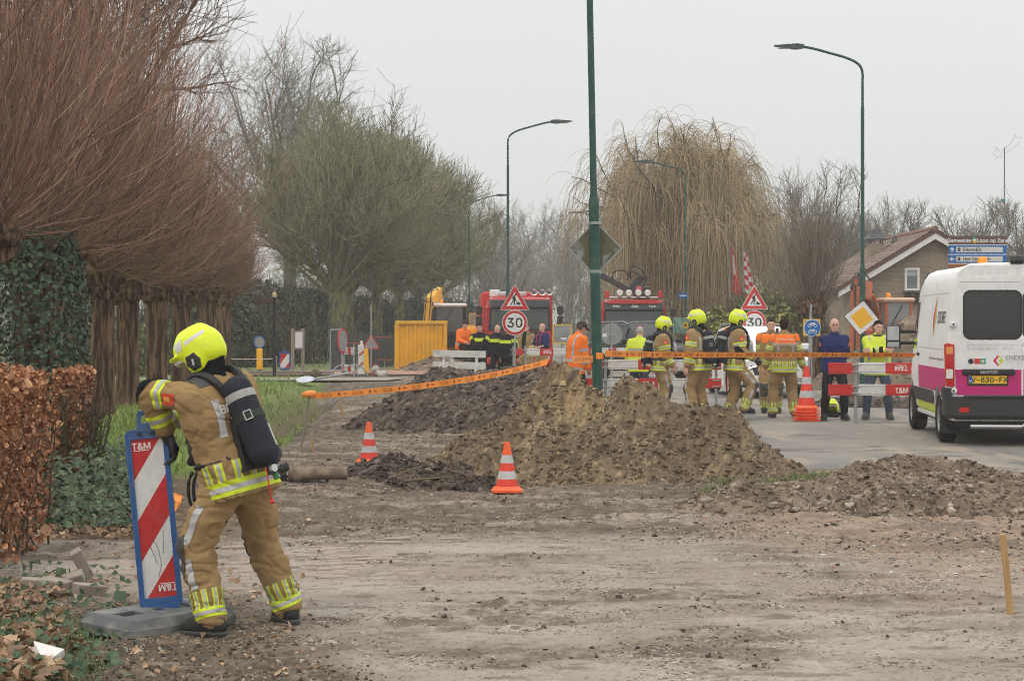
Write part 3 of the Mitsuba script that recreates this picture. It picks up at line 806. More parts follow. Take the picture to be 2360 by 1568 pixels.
for u, D, H, rx, s, lab in ((1245, 250, 17.0, 7.5, 331, 'pale bare tree at the far end of the street between the two trucks'),
       (1310, 215, 13.0, 5.5, 332, 'pale bare tree behind the far lamp posts, right of the street end'),
       (1190, 230, 11.0, 6.0, 333, 'pale bare tree beyond the red truck with the horns'),
       (1135, 175, 12.0, 5, 339, 'bare tree beyond the excavator at the end of the round trees'),
       (2065, 120, 8.8, 4.6, 334, 'bare tree behind the chimney of the house'),
       (2265, 110, 8.2, 4.4, 335, 'bare tree behind the blue direction sign'),
       (2370, 105, 7.8, 4.0, 336, 'bare tree at the right edge behind the van'),
       (1890, 100, 9.4, 4.6, 337, 'grey bare tree behind the small pollard willow'),
       (1985, 112, 7.6, 4.2, 340, 'grey bare tree left of the house chimney'),
       (1800, 112, 8.2, 4.6, 338, 'grey bare tree between the weeping willow and the small pollard')):
 p = at(u, 742, D)
 tree('bare_tree', lab, p[0], D, H, (rx, rx, 1.6, H), s, (.24, .22, .20), 2.4, .24, 12, 8, 8, 2, tw=.011 + .00005 * D, kb='grey_bark', lowest=-14)
p = at(165, 742, 44)
tree('bare_tree', 'tall dark bare tree standing behind the pollard willows on the left', p[0] - .3, 44, 16, (4.2, 4, 4.0, 16.5), 345, (.125, .09, .075), 4.5, .22, 12, 9, 8, 3, tw=.012, kb='willow_bark', wob=(.1, .12, .14, .14))
p = at(1868, 742, 56)
pollard('pollard_willow', 'small greyish pollard willow between the green hedge and the house', p[0], 56, 2.05, .24, 240, 3.9, 350, (.225, .19, .15), 4, rtw=.0085, up=.50, head=.5)
def weeping(x, y, H, rx, seed):
 r = np.random.default_rng(seed)
 k = thing('weeping_willow', 'big golden brown weeping willow behind the second red truck', 'tree')
 part(k, 'trunk', trunk_mesh(x, y, -.2, 3.6, .45, .40, seed, sides=24, rings=14), 'grey_bark', True)
 n1 = 26
 az = np.arange(n1) * 2.39996
 el = np.radians(22 + 62 * r.random(n1))
 tgt = np.array([x, y, 3.4]) + np.stack([np.cos(az) * np.cos(el) * rx * 1.05, np.sin(az) * np.cos(el) * rx * 1.05, np.sin(el) * (H - 4.0)], 1)
 base = np.array([x, y, 3.0]) + .25 * np.stack([np.cos(az), np.sin(az), 1.5 * r.random(n1)], 1)
 S = 9
 t = np.linspace(0, 1, S)[None, :, None]
 mid = (base + tgt) / 2 + [0, 0, 1.0]
 P1 = (1 - t) ** 2 * base[:, None] + 2 * t * (1 - t) * mid[:, None] + t * t * tgt[:, None]
 P1 += np.cumsum(r.normal(size=P1.shape) * .10, 1) * t
 b, d, tt, ix = sprout(P1, 12, .25, 1.0, 42, r)
 l = 1.2 + 1.3 * r.random(len(b))
 P2 = grow(b, d + [0, 0, .25], l, 6, .02, .16, r)
 part(k, 'limbs', cat([tubes(P1, taper(n1, S, np.full(n1, .15), np.full(n1, .035)), 6), tubes(P2, taper(len(b), 6, np.full(len(b), .04), np.full(len(b), .014)), 4)]), 'grey_bark', True)
 P0 = np.concatenate([P2], 0)
 b, d, tt, ix = sprout(P0, 36, .1, 1.0, 50, r)
 ln = (.8 + 3.6 * r.random(len(b)) ** 1.5) * np.clip((b[:, 2] - .4) / 4.5, .15, 1.25)
 out = (b[:, :2] - [x, y]) / rx
 n = len(b)
 dd = d + np.concatenate([out * .4, .35 + .3 * r.random((n, 1))], 1)
 P3 = grow(b, dd, ln, 7, -(.55 + .4 * r.random(n)) * np.clip(ln / 2.4, .6, 2.2), .08, r)
 P3[:, :, 2] = np.maximum(P3[:, :, 2], .3)
 col = percol((.42, .33, .20), .25, n, 21, r)
 part(k, 'crown', tubes(P3, taper(n, 7, np.full(n, .0095), np.full(n, .0055))), 'vcol_twig', False, color=col)
p = at(1585, 742, 82)
weeping(p[0], 82, 9.6, 3.5, 360)
# ---- leaves: small folded blades for hedges, ivy, shrubs and litter ----
def leaves(P, N, size, seed, shape='oval', tilt=.8, aspect=.62):
 """one folded leaf at each point, roughly facing along N"""
 r = np.random.default_rng(seed)
 n = len(P)
 N = N + tilt * r.normal(size=(n, 3))
 N /= np.linalg.norm(N, axis=1, keepdims=True)
 q = r.normal(size=(n, 3))
 A = np.cross(N, q)
 A /= np.linalg.norm(A, axis=1, keepdims=True)
 B = np.cross(N, A)
 s = (np.broadcast_to(size, (n,)) * np.exp(.28 * r.normal(size=n)))[:, None, None]
 if shape == 'oval':
  uv = np.array([(0, -.5, 0), (.5, -.08, .16), (.34, .3, .10), (0, .55, -.05), (-.34, .3, .10), (-.5, -.08, .16)])
  F = np.array([(0, 1, 2), (0, 2, 3), (0, 3, 4), (0, 4, 5)])
 elif shape == 'oak':
  uv = np.array([(0, -.6, 0), (.18, -.3, .03), (.42, -.18, .16), (.22, -.02, .05), (.5, .16, .2), (.2, .28, .05), (0, .6, -.05), (-.2, .28, .05), (-.5, .16, .2), (-.22, -.02, .05), (-.42, -.18, .16), (-.18, -.3, .03)])
  F = np.array([(0, i, i + 1) for i in range(1, 11)])
  F = np.vstack([F])
 else:
  uv = np.array([(-.5, 0, .08), (0, -.5, 0), (.5, 0, .08), (.22, .3, .03), (0, .6, 0), (-.22, .3, .03)])
  F = np.array([(0, 1, 5), (1, 3, 5), (1, 2, 3), (5, 3, 4)])
 V = P[:, None] + s * (uv[None, :, 0:1] * A[:, None] * aspect / .62 * .8 + uv[None, :, 1:2] * B[:, None] + uv[None, :, 2:3] * N[:, None] * (1 + r.normal(size=(n, 1, 1)) * .8))
 return trimesh.Trimesh(V.reshape(-1, 3), (F[None] + (np.arange(n) * len(uv))[:, None, None]).reshape(-1, 3), process=False), len(uv)
def leafcol(c1, c2, n, per, r, amt=.25):
 t = r.random((n, 1)) ** 1.5
 c = (np.asarray(c1) * (1 - t) + np.asarray(c2) * t) * (1 + amt * r.normal(size=(n, 1))).clip(.35, 1.8)
 return np.repeat(c.clip(.004, .8), per, 0)
def hedge(name, label, x0, x1, y0, y1, h, n, size, c1, c2, seed, zb=0.0, rag=.07, bot=0.0, shape='oval', catname='hedge', twigs=160, tcol=(.10, .075, .055), third=None):
 r = np.random.default_rng(seed)
 k = thing(name, label, catname)
 m = 6
 face = r.random(n)
 q = r.random((n, 3))
 depth = np.abs(r.normal(size=n)) * .09
 ax = face < .34
 ay = (face >= .34) & (face < .72)
 P = q * [x1 - x0, y1 - y0, h] + [x0, y0, zb]
 N = np.zeros((n, 3))
 P[ax, 0] = x1 - depth[ax]
 N[ax] = [1, -.3, .2]
 P[ay, 1] = y0 + depth[ay]
 N[ay] = [0, -1, .2]
 az = face >= .84
 P[az, 2] = zb + h - depth[az]
 N[az] = [0, -.3, 1]
 at_ = (face >= .72) & ~az
 N[at_] = [.3, -.5, .3]
 w = (fbm(P * 2.2 + seed, 3, seed) - .5) * 2 * rag * 1.6
 P += N * w[:, None]
 rel = (P[:, 2] - zb) / h
 ok = (rel > bot + .12 * (fbm(P * 3 + 9, 3, seed + 1) - .3)) | (r.random(n) < .25)
 P, N = P[ok], N[ok]
 lm, per = leaves(P, N, size, seed, shape)
 col = leafcol(c1, c2, len(P), per, r)
 if third is not None:
  sw = np.repeat(r.random(len(P)) < third[1], per)
  col[sw] = np.repeat(jit(third[0], .3, len(P), r), per, 0)[sw]
 part(k, 'leaves', lm, 'vcol_leaf', False, color=col)
 b = np.stack([x0 + (x1 - x0) * r.random(twigs), y0 + (y1 - y0) * r.random(twigs), np.full(twigs, zb)], 1)
 P1 = grow(b, np.array([0, 0, 1.0]) + .22 * r.normal(size=(twigs, 3)), h * (.5 + .36 * r.random(twigs)), 6, .25, .10, r)
 b2, d2, t2, i2 = sprout(P1, 6, .1, 1, 45, r)
 P2 = grow(b2, d2, .12 + .16 * r.random(len(b2)), 4, .05, .1, r)
 mm = cat([tubes(P1, taper(twigs, 6, np.full(twigs, .010), np.full(twigs, .004))), tubes(P2, taper(len(b2), 4, np.full(len(b2), .005), np.full(len(b2), .002)))])
 part(k, 'branches', mm, 'vcol_twig', False, color=np.repeat(jit(tcol, .2, 1, r), len(mm.vertices), 0))
 return k
RUST, PALE = (.25, .088, .034), (.56, .31, .165)
hedge('beech_hedge', 'nearest clipped beech hedge with rusty brown leaves at the left edge', -5.2, -3.56, 12.7, 14.9, 1.34, 17000, .043, RUST, PALE, 401, bot=.16, twigs=70)
hedge('beech_hedge', 'narrow end of beech hedge with rusty leaves, behind the nearest hedge', -4.44, -4.20, 18.6, 19.3, 1.24, 4600, .043, RUST, PALE, 402, bot=.05)
hedge('beech_hedge', 'middle block of rusty beech hedge in front of the ivy trunk', -7.5, -4.42, 16.6, 17.4, 1.20, 6000, .05, RUST, PALE, 403)
labels['beech_hedge_002']['label'] = 'block of rusty beech hedge between the nearest hedge and the ivy trunk'
p = at(78, 742, 24.5)
r_ = np.random.default_rng(410)
n_ = 6500
a_, zz = 2 * np.pi * r_.random(n_), 2.9 * r_.random(n_)
rr_ = .74 * (.50 + .42 * np.sin(np.clip(zz, .1, 2.8)) + .16 * fbm(np.stack([np.cos(a_) * 2, np.sin(a_) * 2, zz * 1.5], -1) + 3, 3, 4)) * (1 - .12 * np.abs(r_.normal(size=n_)))
N_ = np.stack([np.cos(a_), np.sin(a_), .35 + 0 * a_], 1)
lm, per = leaves(np.array([p[0], 24.5, 0]) + np.stack([np.cos(a_) * rr_, np.sin(a_) * rr_, zz], 1), N_, .064, 411, 'ivy', .5)
k = thing('ivy', 'dark green ivy cloaking the second willow trunk behind the beech hedge', 'ivy')
put(k, lm, 'vcol_leaf', color=leafcol((.025, .05, .027), (.085, .135, .075), n_, per, r_))
n_ = 5200
x_, y_ = wedge(r_, n_, 15.6, 21.5, -.262, -.185)
z_ = height(x_, y_) + .10 * r_.random(len(x_)) + .42 * np.exp(-((x_ + 4.15) / .8) ** 2) * r_.random(len(x_)) * sstep(15.5, 16.5, y_)
lm, per = leaves(np.stack([x_, y_, z_], 1), np.tile([.2, -.4, 1.0], (len(x_), 1)), .05, 413, 'ivy', .5)
k = thing('ivy_ground_cover', 'low green ivy and old leaves under the beech hedge', 'ivy', kind='stuff')
put(k, lm, 'vcol_leaf', color=leafcol((.03, .06, .03), (.11, .15, .075), len(x_), per, r_))
n_ = 1250
x_, y_ = wedge(r_, n_, 8.9, 12.4, -.30, -.222)
kk = r_.random(len(x_)) < sstep(-.222, -.25, x_ / y_ + .03 * (n2(x_, y_, 2, 5) - .5))
x_, y_ = x_[kk], y_[kk]
P_ = np.stack([x_, y_, height(x_, y_) + .015 + .05 * r_.random(len(x_))], 1)
x2, y2 = wedge(r_, 1900, 15.2, 20.5, -.30, -.18)
P2_ = np.stack([x2, y2, height(x2, y2) + .02 + .03 * r_.random(len(x2))], 1)
x3, y3 = wedge(r_, 350, 9.2, 16.5, -.30, -.10)
P3_ = np.stack([x3, y3, height(x3, y3) + .012], 1)
P_ = np.vstack([P_, P2_, P3_])
lm, per = leaves(P_, np.tile([0, -.25, 1.0], (len(P_), 1)), np.r_[np.full(len(x_), .06), np.full(len(x2), .05), np.full(len(x3), .035)], 415, 'oak', .42)
k = thing('leaf_litter', 'dry brown oak leaves lying along the left side', 'leaves', kind='stuff')
put(k, lm, 'vcol_leaf', color=leafcol((.20, .115, .06), (.44, .31, .20), len(P_), per, r_))
n_ = 420
x_, y_ = wedge(r_, n_, 8.9, 13.2, -.30, -.20)
lm, per = leaves(np.stack([x_, y_, height(x_, y_) + .04 + .05 * r_.random(n_)], 1), np.tile([.1, -.5, 1.0], (n_, 1)), .05, 416, 'ivy', .5)
k = thing('ivy_seedlings', 'small ivy leaves growing among the dry leaves at the lower left', 'ivy', kind='stuff')
put(k, lm, 'vcol_leaf', color=leafcol((.03, .065, .03), (.08, .12, .055), n_, per, r_))
# ---- grass ----
def blades(x, y, z, h, seed, c1, c2, name, label, w=.004):
 r = np.random.default_rng(seed)
 n = len(x)
 a = 2 * np.pi * r.random(n)
 hh = h * (.5 + .9 * r.random(n))
 ln = hh * (.3 + .7 * r.random(n))
 d = np.stack([np.cos(a), np.sin(a)], 1)
 px = np.stack([-d[:, 1], d[:, 0]], 1) * np.broadcast_to(w, (n,))[:, None]
 b = np.stack([x, y, z - .01], 1)
 z1 = np.zeros((n, 1))
 V = np.stack([b + np.hstack([px, z1]), b - np.hstack([px, z1]), b + np.hstack([d * ln[:, None] * .35 + px * .7, hh[:, None] * .62]), b + np.hstack([d * ln[:, None] * .35 - px * .7, hh[:, None] * .62]), b + np.hstack([d * ln[:, None], hh[:, None]])], 1)
 F = np.array([(0, 1, 3), (0, 3, 2), (2, 3, 4)])
 k = thing(name, label, 'grass', kind='stuff')
 put(k, (V.reshape(-1, 3), (F[None] + (np.arange(n) * 5)[:, None, None]).reshape(-1, 3)), 'vcol_leaf', color=leafcol(c1, c2, n, 5, r, .2))
x_, y_ = wedge(r_, 52000, 18.5, 58, -.27, -.08, mask=lambda x, y: zones(x, y)[0] * (.35 + .65 * sstep(.4, .55, n2(x, y, .7, 61, 3))) * np.where(np.abs(x - ditch_x(y)) < .5, .35, 1))
blades(x_, y_, height(x_, y_), .085 + .05 * n2(x_, y_, .5, 62, 3) + .07 * (x_ < -6.1), 420, (.15, .25, .04), (.38, .46, .13), 'grass', 'rough green grass on the bank beside the ditch', .0035 + y_ * .00016)
x_, y_ = wedge(r_, 2600, 9.0, 11.0, -.262, -.20, mask=lambda x, y: sstep(.40, .55, n2(x, y, 1.7, 63, 3)) * sstep(-.205, -.23, x / y))
blades(x_, y_, height(x_, y_), .075, 421, (.07, .125, .025), (.17, .22, .07), 'grass_tufts', 'short grass growing through the leaves at the lower left corner', .0026)
cx = [(1690, 1118, 17.9), (1655, 1135, 17.6), (1850, 1108, 18.3), (1800, 1118, 18.0), (1900, 1100, 18.3)]
xs, ys_, zs = [], [], []
for u, v, D in cx:
 q = at(u, v, D)
 xs.append(q[0] + .12 * r_.normal(size=150)); ys_.append(q[1] + .12 * r_.normal(size=150)); zs.append(q[2] + .0 * xs[-1])
blades(np.concatenate(xs), np.concatenate(ys_), np.concatenate(zs) + .02, .06, 422, (.09, .15, .03), (.20, .26, .08), 'sod_tufts', 'green sod clinging to the left end of the rubble heap', .003)
# ---- undergrowth and hedges in the background ----
def shrub(name, label, x, y, rx, ry, h, n, size, c1, c2, seed, shape='oval', catname='shrub', twig=300, tcol=(.10, .085, .06), z0=0.0):
 r = np.random.default_rng(seed)
 k = thing(name, label, catname)
 d = r.normal(size=(n, 3))
 d /= np.linalg.norm(d, axis=1, keepdims=True)
 d[:, 2] = np.abs(d[:, 2])
 rad = (1 - .35 * r.random(n) ** 1.6) * (1 + .55 * (fbm(d * 2.4 + seed, 4, seed) - .5))
 P = d * rad[:, None] * [rx, ry, h] + [x, y, z0]
 lm, per = leaves(P, d, size, seed, shape, .7)
 part(k, 'leaves', lm, 'vcol_leaf', False, color=leafcol(c1, c2, n, per, r))
 b = np.stack([x + rx * .5 * r.normal(size=twig), y + ry * .5 * r.normal(size=twig), np.full(twig, z0)], 1)
 P1 = grow(b, np.array([0, 0, 1.0]) + .5 * r.normal(size=(twig, 3)), h * (.7 + .5 * r.random(twig)), 6, .05, .14, r)
 mm = tubes(P1, taper(twig, 6, np.full(twig, .02), np.full(twig, .006)))
 part(k, 'branches', mm, 'vcol_twig', False, color=np.repeat(jit(tcol, .15, 1, r), len(mm.vertices), 0))
 return k
DK1, DK2 = (.022, .032, .018), (.06, .075, .038)
for i, (u, D, rx, h, lab) in enumerate([(470, 74, 3.2, 3.0, 'dark evergreen shrub behind the big yellow helmet'), (585, 80, 3.4, 3.6, 'dark evergreen shrub behind the round blue sign'),
          (690, 97, 3.2, 3.6, 'dark evergreen shrub behind the wooden notice board'), (740, 104, 3.6, 3.4, 'dark evergreen shrub behind the mossy forked trunk'),
          (860, 108, 3.8, 3.2, 'dark evergreen shrub behind the dark fence'), (960, 112, 3.4, 3.0, 'dark evergreen shrub behind the yellow container'),
          (1060, 125, 3.4, 3.2, 'dark shrub behind the yellow excavator')]):
 p = at(u, 742, D)
 shrub('evergreen_shrub', lab, p[0], D, rx, 1.6, h, 5200, .17, DK1, DK2, 500 + i, 'ivy')
for i, (u, D, rx, h, lab) in enumerate([(262, 62, 2.0, 1.75, 'pale green laurel bush showing between the willow trunks'), (330, 66, 1.6, 1.6, 'pale green laurel bush further along the willow trunks'), (400, 68, 1.5, 1.5, 'pale green laurel bush left of the big yellow helmet'), (170, 60, 2.4, 1.8, 'pale green laurel bush behind the ribbed willow trunk')]):
 p = at(u, 742, D)
 shrub('laurel_bush', lab, p[0], D, rx, .8, h, 1800, .10, (.06, .10, .03), (.28, .33, .14), 520 + i)
for i, (u, D, rx, h, lab) in enumerate([(1665, 64, 1.15, 2.2, 'yellow green conifer bush left of the roadworks sign'), (1735, 66, 1.5, 2.75, 'yellow green conifer bush behind the roadworks sign'), (1805, 65, 1.5, 2.7, 'yellow green conifer bush right of the roadworks sign'), (1885, 67, 1.3, 2.0, 'dark green bush left of the small pollard trunk'), (1960, 66, 1.2, 1.7, 'dull green bush in front of the house corner')]):
 p = at(u, 742, D)
 shrub('conifer_bush', lab, p[0], D, rx, 1.0, h, 4200, .13, (.11, .13, .035) if i < 3 else (.06, .07, .03), (.36, .36, .09) if i < 3 else (.19, .20, .09), 540 + i, 'oval')
r_ = np.random.default_rng(560)
n_ = 2800
u_ = -60 + 2480 * r_.random(n_)
D_ = 165 + 70 * r_.random(n_)
gap = (np.abs(u_ - 1250) > 45)
x_ = ((u_ - UC) / FD * D_)[gap]
y_ = D_[gap]
hh = (4.2 + 2.6 * n2(x_, y_ * 0, .06, 66, 3) + 1.5 * r_.random(len(x_)))
P1 = grow(np.stack([x_, y_, 0 * x_], 1), np.array([0, 0, 1.0]) + .25 * r_.normal(size=(len(x_), 3)), hh, 5, .03, .1, r_)
b, d, t_, ix = sprout(P1, 3, .2, 1, 35, r_)
P2 = grow(b, d, hh[ix] * .25 * (.5 + r_.random(len(ix))), 4, .04, .12, r_)
k = thing('far_woodland', 'bare grey woodland closing the view behind everything', 'woodland', kind='stuff')
put(k, cat([tubes(P1, taper(len(P1), 5, np.full(len(P1), .06), np.full(len(P1), .02))), tubes(P2, taper(len(P2), 4, np.full(len(P2), .03), np.full(len(P2), .015)))]), 'vcol_twig',
 color=np.vstack([percol((.13, .115, .10), .2, len(P1), 15, r_), percol((.15, .13, .115), .2, len(P2), 12, r_)]))
SKIN = mat((.60, .385, .30), .55, spec=.35)
SKIN2 = mat((.63, .375, .29), .55, spec=.35)
BLACK = mat((.018, .018, .020), .6)
BLACKCLOTH = matte((.016, .017, .021))
NAVYCLOTH = matte((.022, .028, .075))
YEL = mat((.66, .78, .02), .45)
HIVIS = mat((.62, .74, .06), .7)
ORANGE = mat((.95, .20, .03), .7)
SILVER = mat((.42, .42, .43), .35, spec=.6)
RUBBER = mat((.02, .02, .021), .75)
DARKGREY = mat((.06, .062, .065), .6)
REDP = mat((.62, .03, .025), .5)
WHITEP = mat((.76, .76, .75), .45)
for nm, c1, c2 in (('turnout_cloth', (.32, .21, .10), (.38, .26, .13)), ('denim', (.045, .062, .10), (.075, .10, .15)), ('orange_cloth', (.92, .19, .03), (.98, .24, .045)),
     ('hivis_cloth', (.56, .68, .05), (.68, .80, .09)), ('blue_cloth', (.020, .026, .10), (.028, .036, .135)), ('black_cloth', (.012, .013, .017), (.020, .021, .026))):
 def fn_(p, n, uv, c1=c1, c2=c2):
  return mikit.mix(c1, c2, _F(p.x * 5, p.y * 5, p.z * 5, 3)) * (.9 + .2 * _N(p.x * 90, p.y * 90, p.z * 90))
 pmat(nm, fn_, .9, spec=.15)
def turnout_dirty(p, n, uv):
 f = _F(p.x * 7, p.y * 7, p.z * 7, 4)
 c = mikit.mix((.34, .22, .10), (.41, .28, .14), _F(p.x * 3, p.y * 3, p.z * 3, 3))
 c = mikit.mix(c, (.22, .14, .07), mikit.smoothstep(.56, .72, f) * .55)
 return c * (.92 + .16 * _N(p.x * 260, p.y * 260, p.z * 260))
pmat('turnout_cloth_near', turnout_dirty, .9, lambda p, n, uv: _N(p.x * 420, p.y * 420, p.z * 420) + .8 * _F(p.x * 26, p.y * 26, p.z * 40, 2), .004, 1e-3, spec=.15)
def crease(m, amp, freq, seed, stretch):
 v = np.array(m.vertices)
 q = v * np.asarray(stretch) * freq
 w = fbm(v * 3.1 + seed, 2, seed) - .5
 q = q + np.stack([w, w, w * 2.5], 1) * 2
 f = np.abs(2 * fbm(q + 40.0 * seed, 2, seed) - 1)
 return trimesh.Trimesh(v - vnormals(m) * (amp * np.clip(1 - f * 4.5, 0, 1) ** 1.5)[:, None] + vnormals(m) * (amp * .5 * (fbm(q * .8 + 7, 2, seed) - .4))[:, None], m.faces, process=False)
def ik(a, t, l1, l2, hint):
 a, t, hint = (np.asarray(v, float) for v in (a, t, hint))
 d = t - a
 L = np.linalg.norm(d)
 L2 = min(L, (l1 + l2) * .995)
 u = d / max(L, 1e-6)
 h = hint - (hint @ u) * u
 h = h / max(np.linalg.norm(h), 1e-6)
 c = (l1 * l1 + L2 * L2 - l2 * l2) / (2 * l1 * L2)
 c = np.clip(c, -1, 1)
 return a + u * l1 * c + h * l1 * math.sqrt(1 - c * c), a + u * L2
class Rig:
 def __init__(s, H=1.8, pel=(0, 0, None), lean=0, side=0, twist=0, feet=None, hands=None, head=(0, 0, 0), el=None, kn=None, build=1.0):
  k = s.k = H / 1.8
  s.H, s.build = H, build
  pz = .945 * k if pel[2] is None else pel[2]
  s.pel = P = np.array([pel[0], pel[1], pz])
  Rl = rot([0, 1, 0], side) @ rot([1, 0, 0], -lean)
  s.R = Rc = Rl @ rot([0, 0, 1], twist)
  s.u = u = Rl @ [0, 0, 1]
  X = Rc @ [1, 0, 0]
  s.f = Rc @ [0, 1, 0]
  s.X = X
  s.neck = P + u * .545 * k
  s.sh = {-1: P + u * .475 * k - X * .185 * k * build, 1: P + u * .475 * k + X * .185 * k * build}
  s.Rh = Rc @ rot([0, 0, 1], head[0]) @ rot([1, 0, 0], -head[1]) @ rot([0, 1, 0], head[2])
  s.hc = s.neck + u * .085 * k + s.Rh @ np.array([0, .022, .085]) * k
  s.hip = {q: P + np.array([q * .095 * k, 0, -.03 * k]) for q in (-1, 1)}
  feet = feet or {}
  s.ank, s.kn, s.toe = {}, {}, {}
  for q in (-1, 1):
   fx, fy, fz, ty = feet.get(q, (q * .12, 0, 0, -q * 12))
   a = np.array([fx, fy, fz + .095 * k])
   fd = np.array([math.sin(math.radians(-ty)), math.cos(math.radians(-ty)), 0])
   hint = (kn or {}).get(q, fd + [0, .3, 0])
   s.kn[q], s.ank[q] = ik(s.hip[q], a, .43 * k, .425 * k, hint)
   s.toe[q] = fd
  s.elb, s.wr, s.hd = {}, {}, {}
  for q in (-1, 1):
   t = (hands or {}).get(q, s.sh[q] + np.array([q * .10, .07, -.53]) * k)
   s.elb[q], s.wr[q] = ik(s.sh[q], t, .29 * k, .26 * k, (el or {}).get(q, np.array([q * .6, -1.0, -.2])))
   d = s.wr[q] - s.elb[q]
   s.hd[q] = d / np.linalg.norm(d)
 def torso(s, b, g, hem=-.13, top=True, w=1.0, k=.05):
  K, P, u, X = s.k, s.pel, s.u, s.X
  rows = [(hem, .080, .108), (.02, .078, .108), (.16, .072, .104), (.33, .090, .112), (.44, .100, .086)]
  for q in (-1, 1):
   pts = [P + u * z * K + q * X * x * K * s.build * w if z > .1 else P + u * z * K + np.array([q * x * K * s.build * w, 0, 0]) for z, x, r in rows]
   b.chain(pts, [(r * s.build ** .7) * K + g for z, x, r in rows], k)
   b.cone(pts[-1], s.sh[q] - u * .020 * K, .068 * K + g, .054 * K + g, k)
  for z, x, r in rows:
   c = P + u * z * K
   ax = X if z > .1 else np.array([1.0, 0, 0])
   b.cone(c - ax * x * K, c + ax * x * K, r * K * s.build ** .7 + g, k=k)
  if top:
   b.cone(P + u * .44 * K, s.neck - u * .02 * K, .10 * K + g * .6, .066 * K + g * .6, k)
  return b
 def arms(s, b, g, t=1.0, k=.018, qs=(-1, 1)):
  K = s.k
  for q in qs:
   e, w = s.elb[q], s.elb[q] + (s.wr[q] - s.elb[q]) * t
   b.cone(s.sh[q], e, .060 * K + g, .048 * K + g, k)
   b.cone(e, w, .048 * K + g, .036 * K + g, k)
  return b
 def legs(s, b, g, t=1.0, k=.03, kp=.05):
  K = s.k
  for dz, rr in ((.10, .104), (.03, .112), (-.03, .110)):
   c = (s.hip[-1] + s.hip[1]) / 2 + [0, 0, dz * K]
   b.cone(c - [.062 * K, 0, 0], c + [.062 * K, 0, 0], rr * K + g * .8, k=kp)
  for q in (-1, 1):
   e = s.kn[q] + (s.ank[q] - s.kn[q]) * t
   b.cone(s.hip[q] - [0, 0, .02 * K], s.kn[q], .090 * K + g, .062 * K + g, k)
   b.cone(s.kn[q], s.kn[q] + (s.ank[q] - s.kn[q]) * .35, .060 * K + g, .060 * K + g, k)
   b.cone(s.kn[q] + (s.ank[q] - s.kn[q]) * .35, e, .060 * K + g, .045 * K + g * 1.15, k)
  return b
 def bones(s):
  l = [('torso', s.pel - s.u * .1, s.neck, .15)]
  for q, n in ((-1, 'L'), (1, 'R')):
   l += [('ua' + n, s.sh[q], s.elb[q], .05), ('fa' + n, s.elb[q], s.wr[q], .045), ('th' + n, s.hip[q], s.kn[q], .08), ('ca' + n, s.kn[q], s.ank[q], .055)]
  return l
 def split(s, m, names):
  v = np.array(m.vertices)
  D = []
  for n, a, b, r in s.bones():
   if n not in names:
    continue
   ba = b - a
   t = np.clip(((v - a) @ ba) / (ba @ ba), 0, 1)
   D.append(np.linalg.norm(v - a - t[:, None] * ba, axis=1) - r)
  w = np.argmin(D, 0)
  f = np.array(m.faces)
  fl = w[f]
  out = {}
  nn = [n for n, *_ in s.bones() if n in names]
  vn = vnormals(m)
  for i, n in enumerate(nn):
   g = f[(fl == i).all(1)]
   uq, inv = np.unique(g, return_inverse=True)
   out[n] = (v[uq], inv.reshape(-1, 3), vn[uq])
  return out
def cutout(sub, planes, off):
 v, f, n = sub
 m = trimesh.Trimesh(v + n * off, f, process=False)
 for p, nn in planes:
  if len(m.faces) == 0:
   return m
  m = trimesh.intersections.slice_mesh_plane(m, plane_normal=nn, plane_origin=p)
 return m
def band(sub, a, b, t, w, off):
 ax = (b - a) / np.linalg.norm(b - a)
 c = a + (b - a) * t
 return cutout(sub, [(c - ax * w / 2, ax), (c + ax * w / 2, -ax)], off)
def hand_cones(b, w, d, palm, k, q, curl=.5, r=.0095, gl=0.0):
 """palm and five fingers from the wrist w along d; palm = direction the palm faces"""
 d = d / np.linalg.norm(d)
 palm = palm - (palm @ d) * d
 palm /= np.linalg.norm(palm)
 sdir = np.cross(d, palm)
 kn = w + d * .088 * k
 b.cone(w, kn - sdir * .02 * k, .024 * k + gl, .020 * k + gl, .012)
 b.cone(w, kn + sdir * .02 * k, .024 * k + gl, .020 * k + gl, .012)
 for i, (o, L) in enumerate(((-.031, .062), (-.010, .074), (.011, .078), (.031, .070))):
  p, dd = kn + sdir * o * k, d.copy()
  for j in range(3):
   ang = curl * (.55 + .35 * j)
   dd2 = dd * math.cos(ang) + palm * math.sin(ang)
   palm2 = palm * math.cos(ang) - dd * math.sin(ang)
   q2 = p + dd2 * L * k * (.45, .32, .26)[j]
   b.cone(p, q2, r * k + gl * .6, r * k * .9 + gl * .6, .004)
   p, dd = q2, dd2
 tb = w + d * .03 * k + sdir * q * .03 * k
 t1 = tb + (d * .6 + sdir * q * .6 + palm * .4) * .045 * k
 t2 = t1 + (d * .85 + palm * .45 + sdir * q * .1) * .035 * k
 b.chain([w + d * .015 * k + sdir * q * .012 * k, tb, t1, t2], [.018 * k + gl, .014 * k + gl, .011 * k + gl, .009 * k + gl], .008)
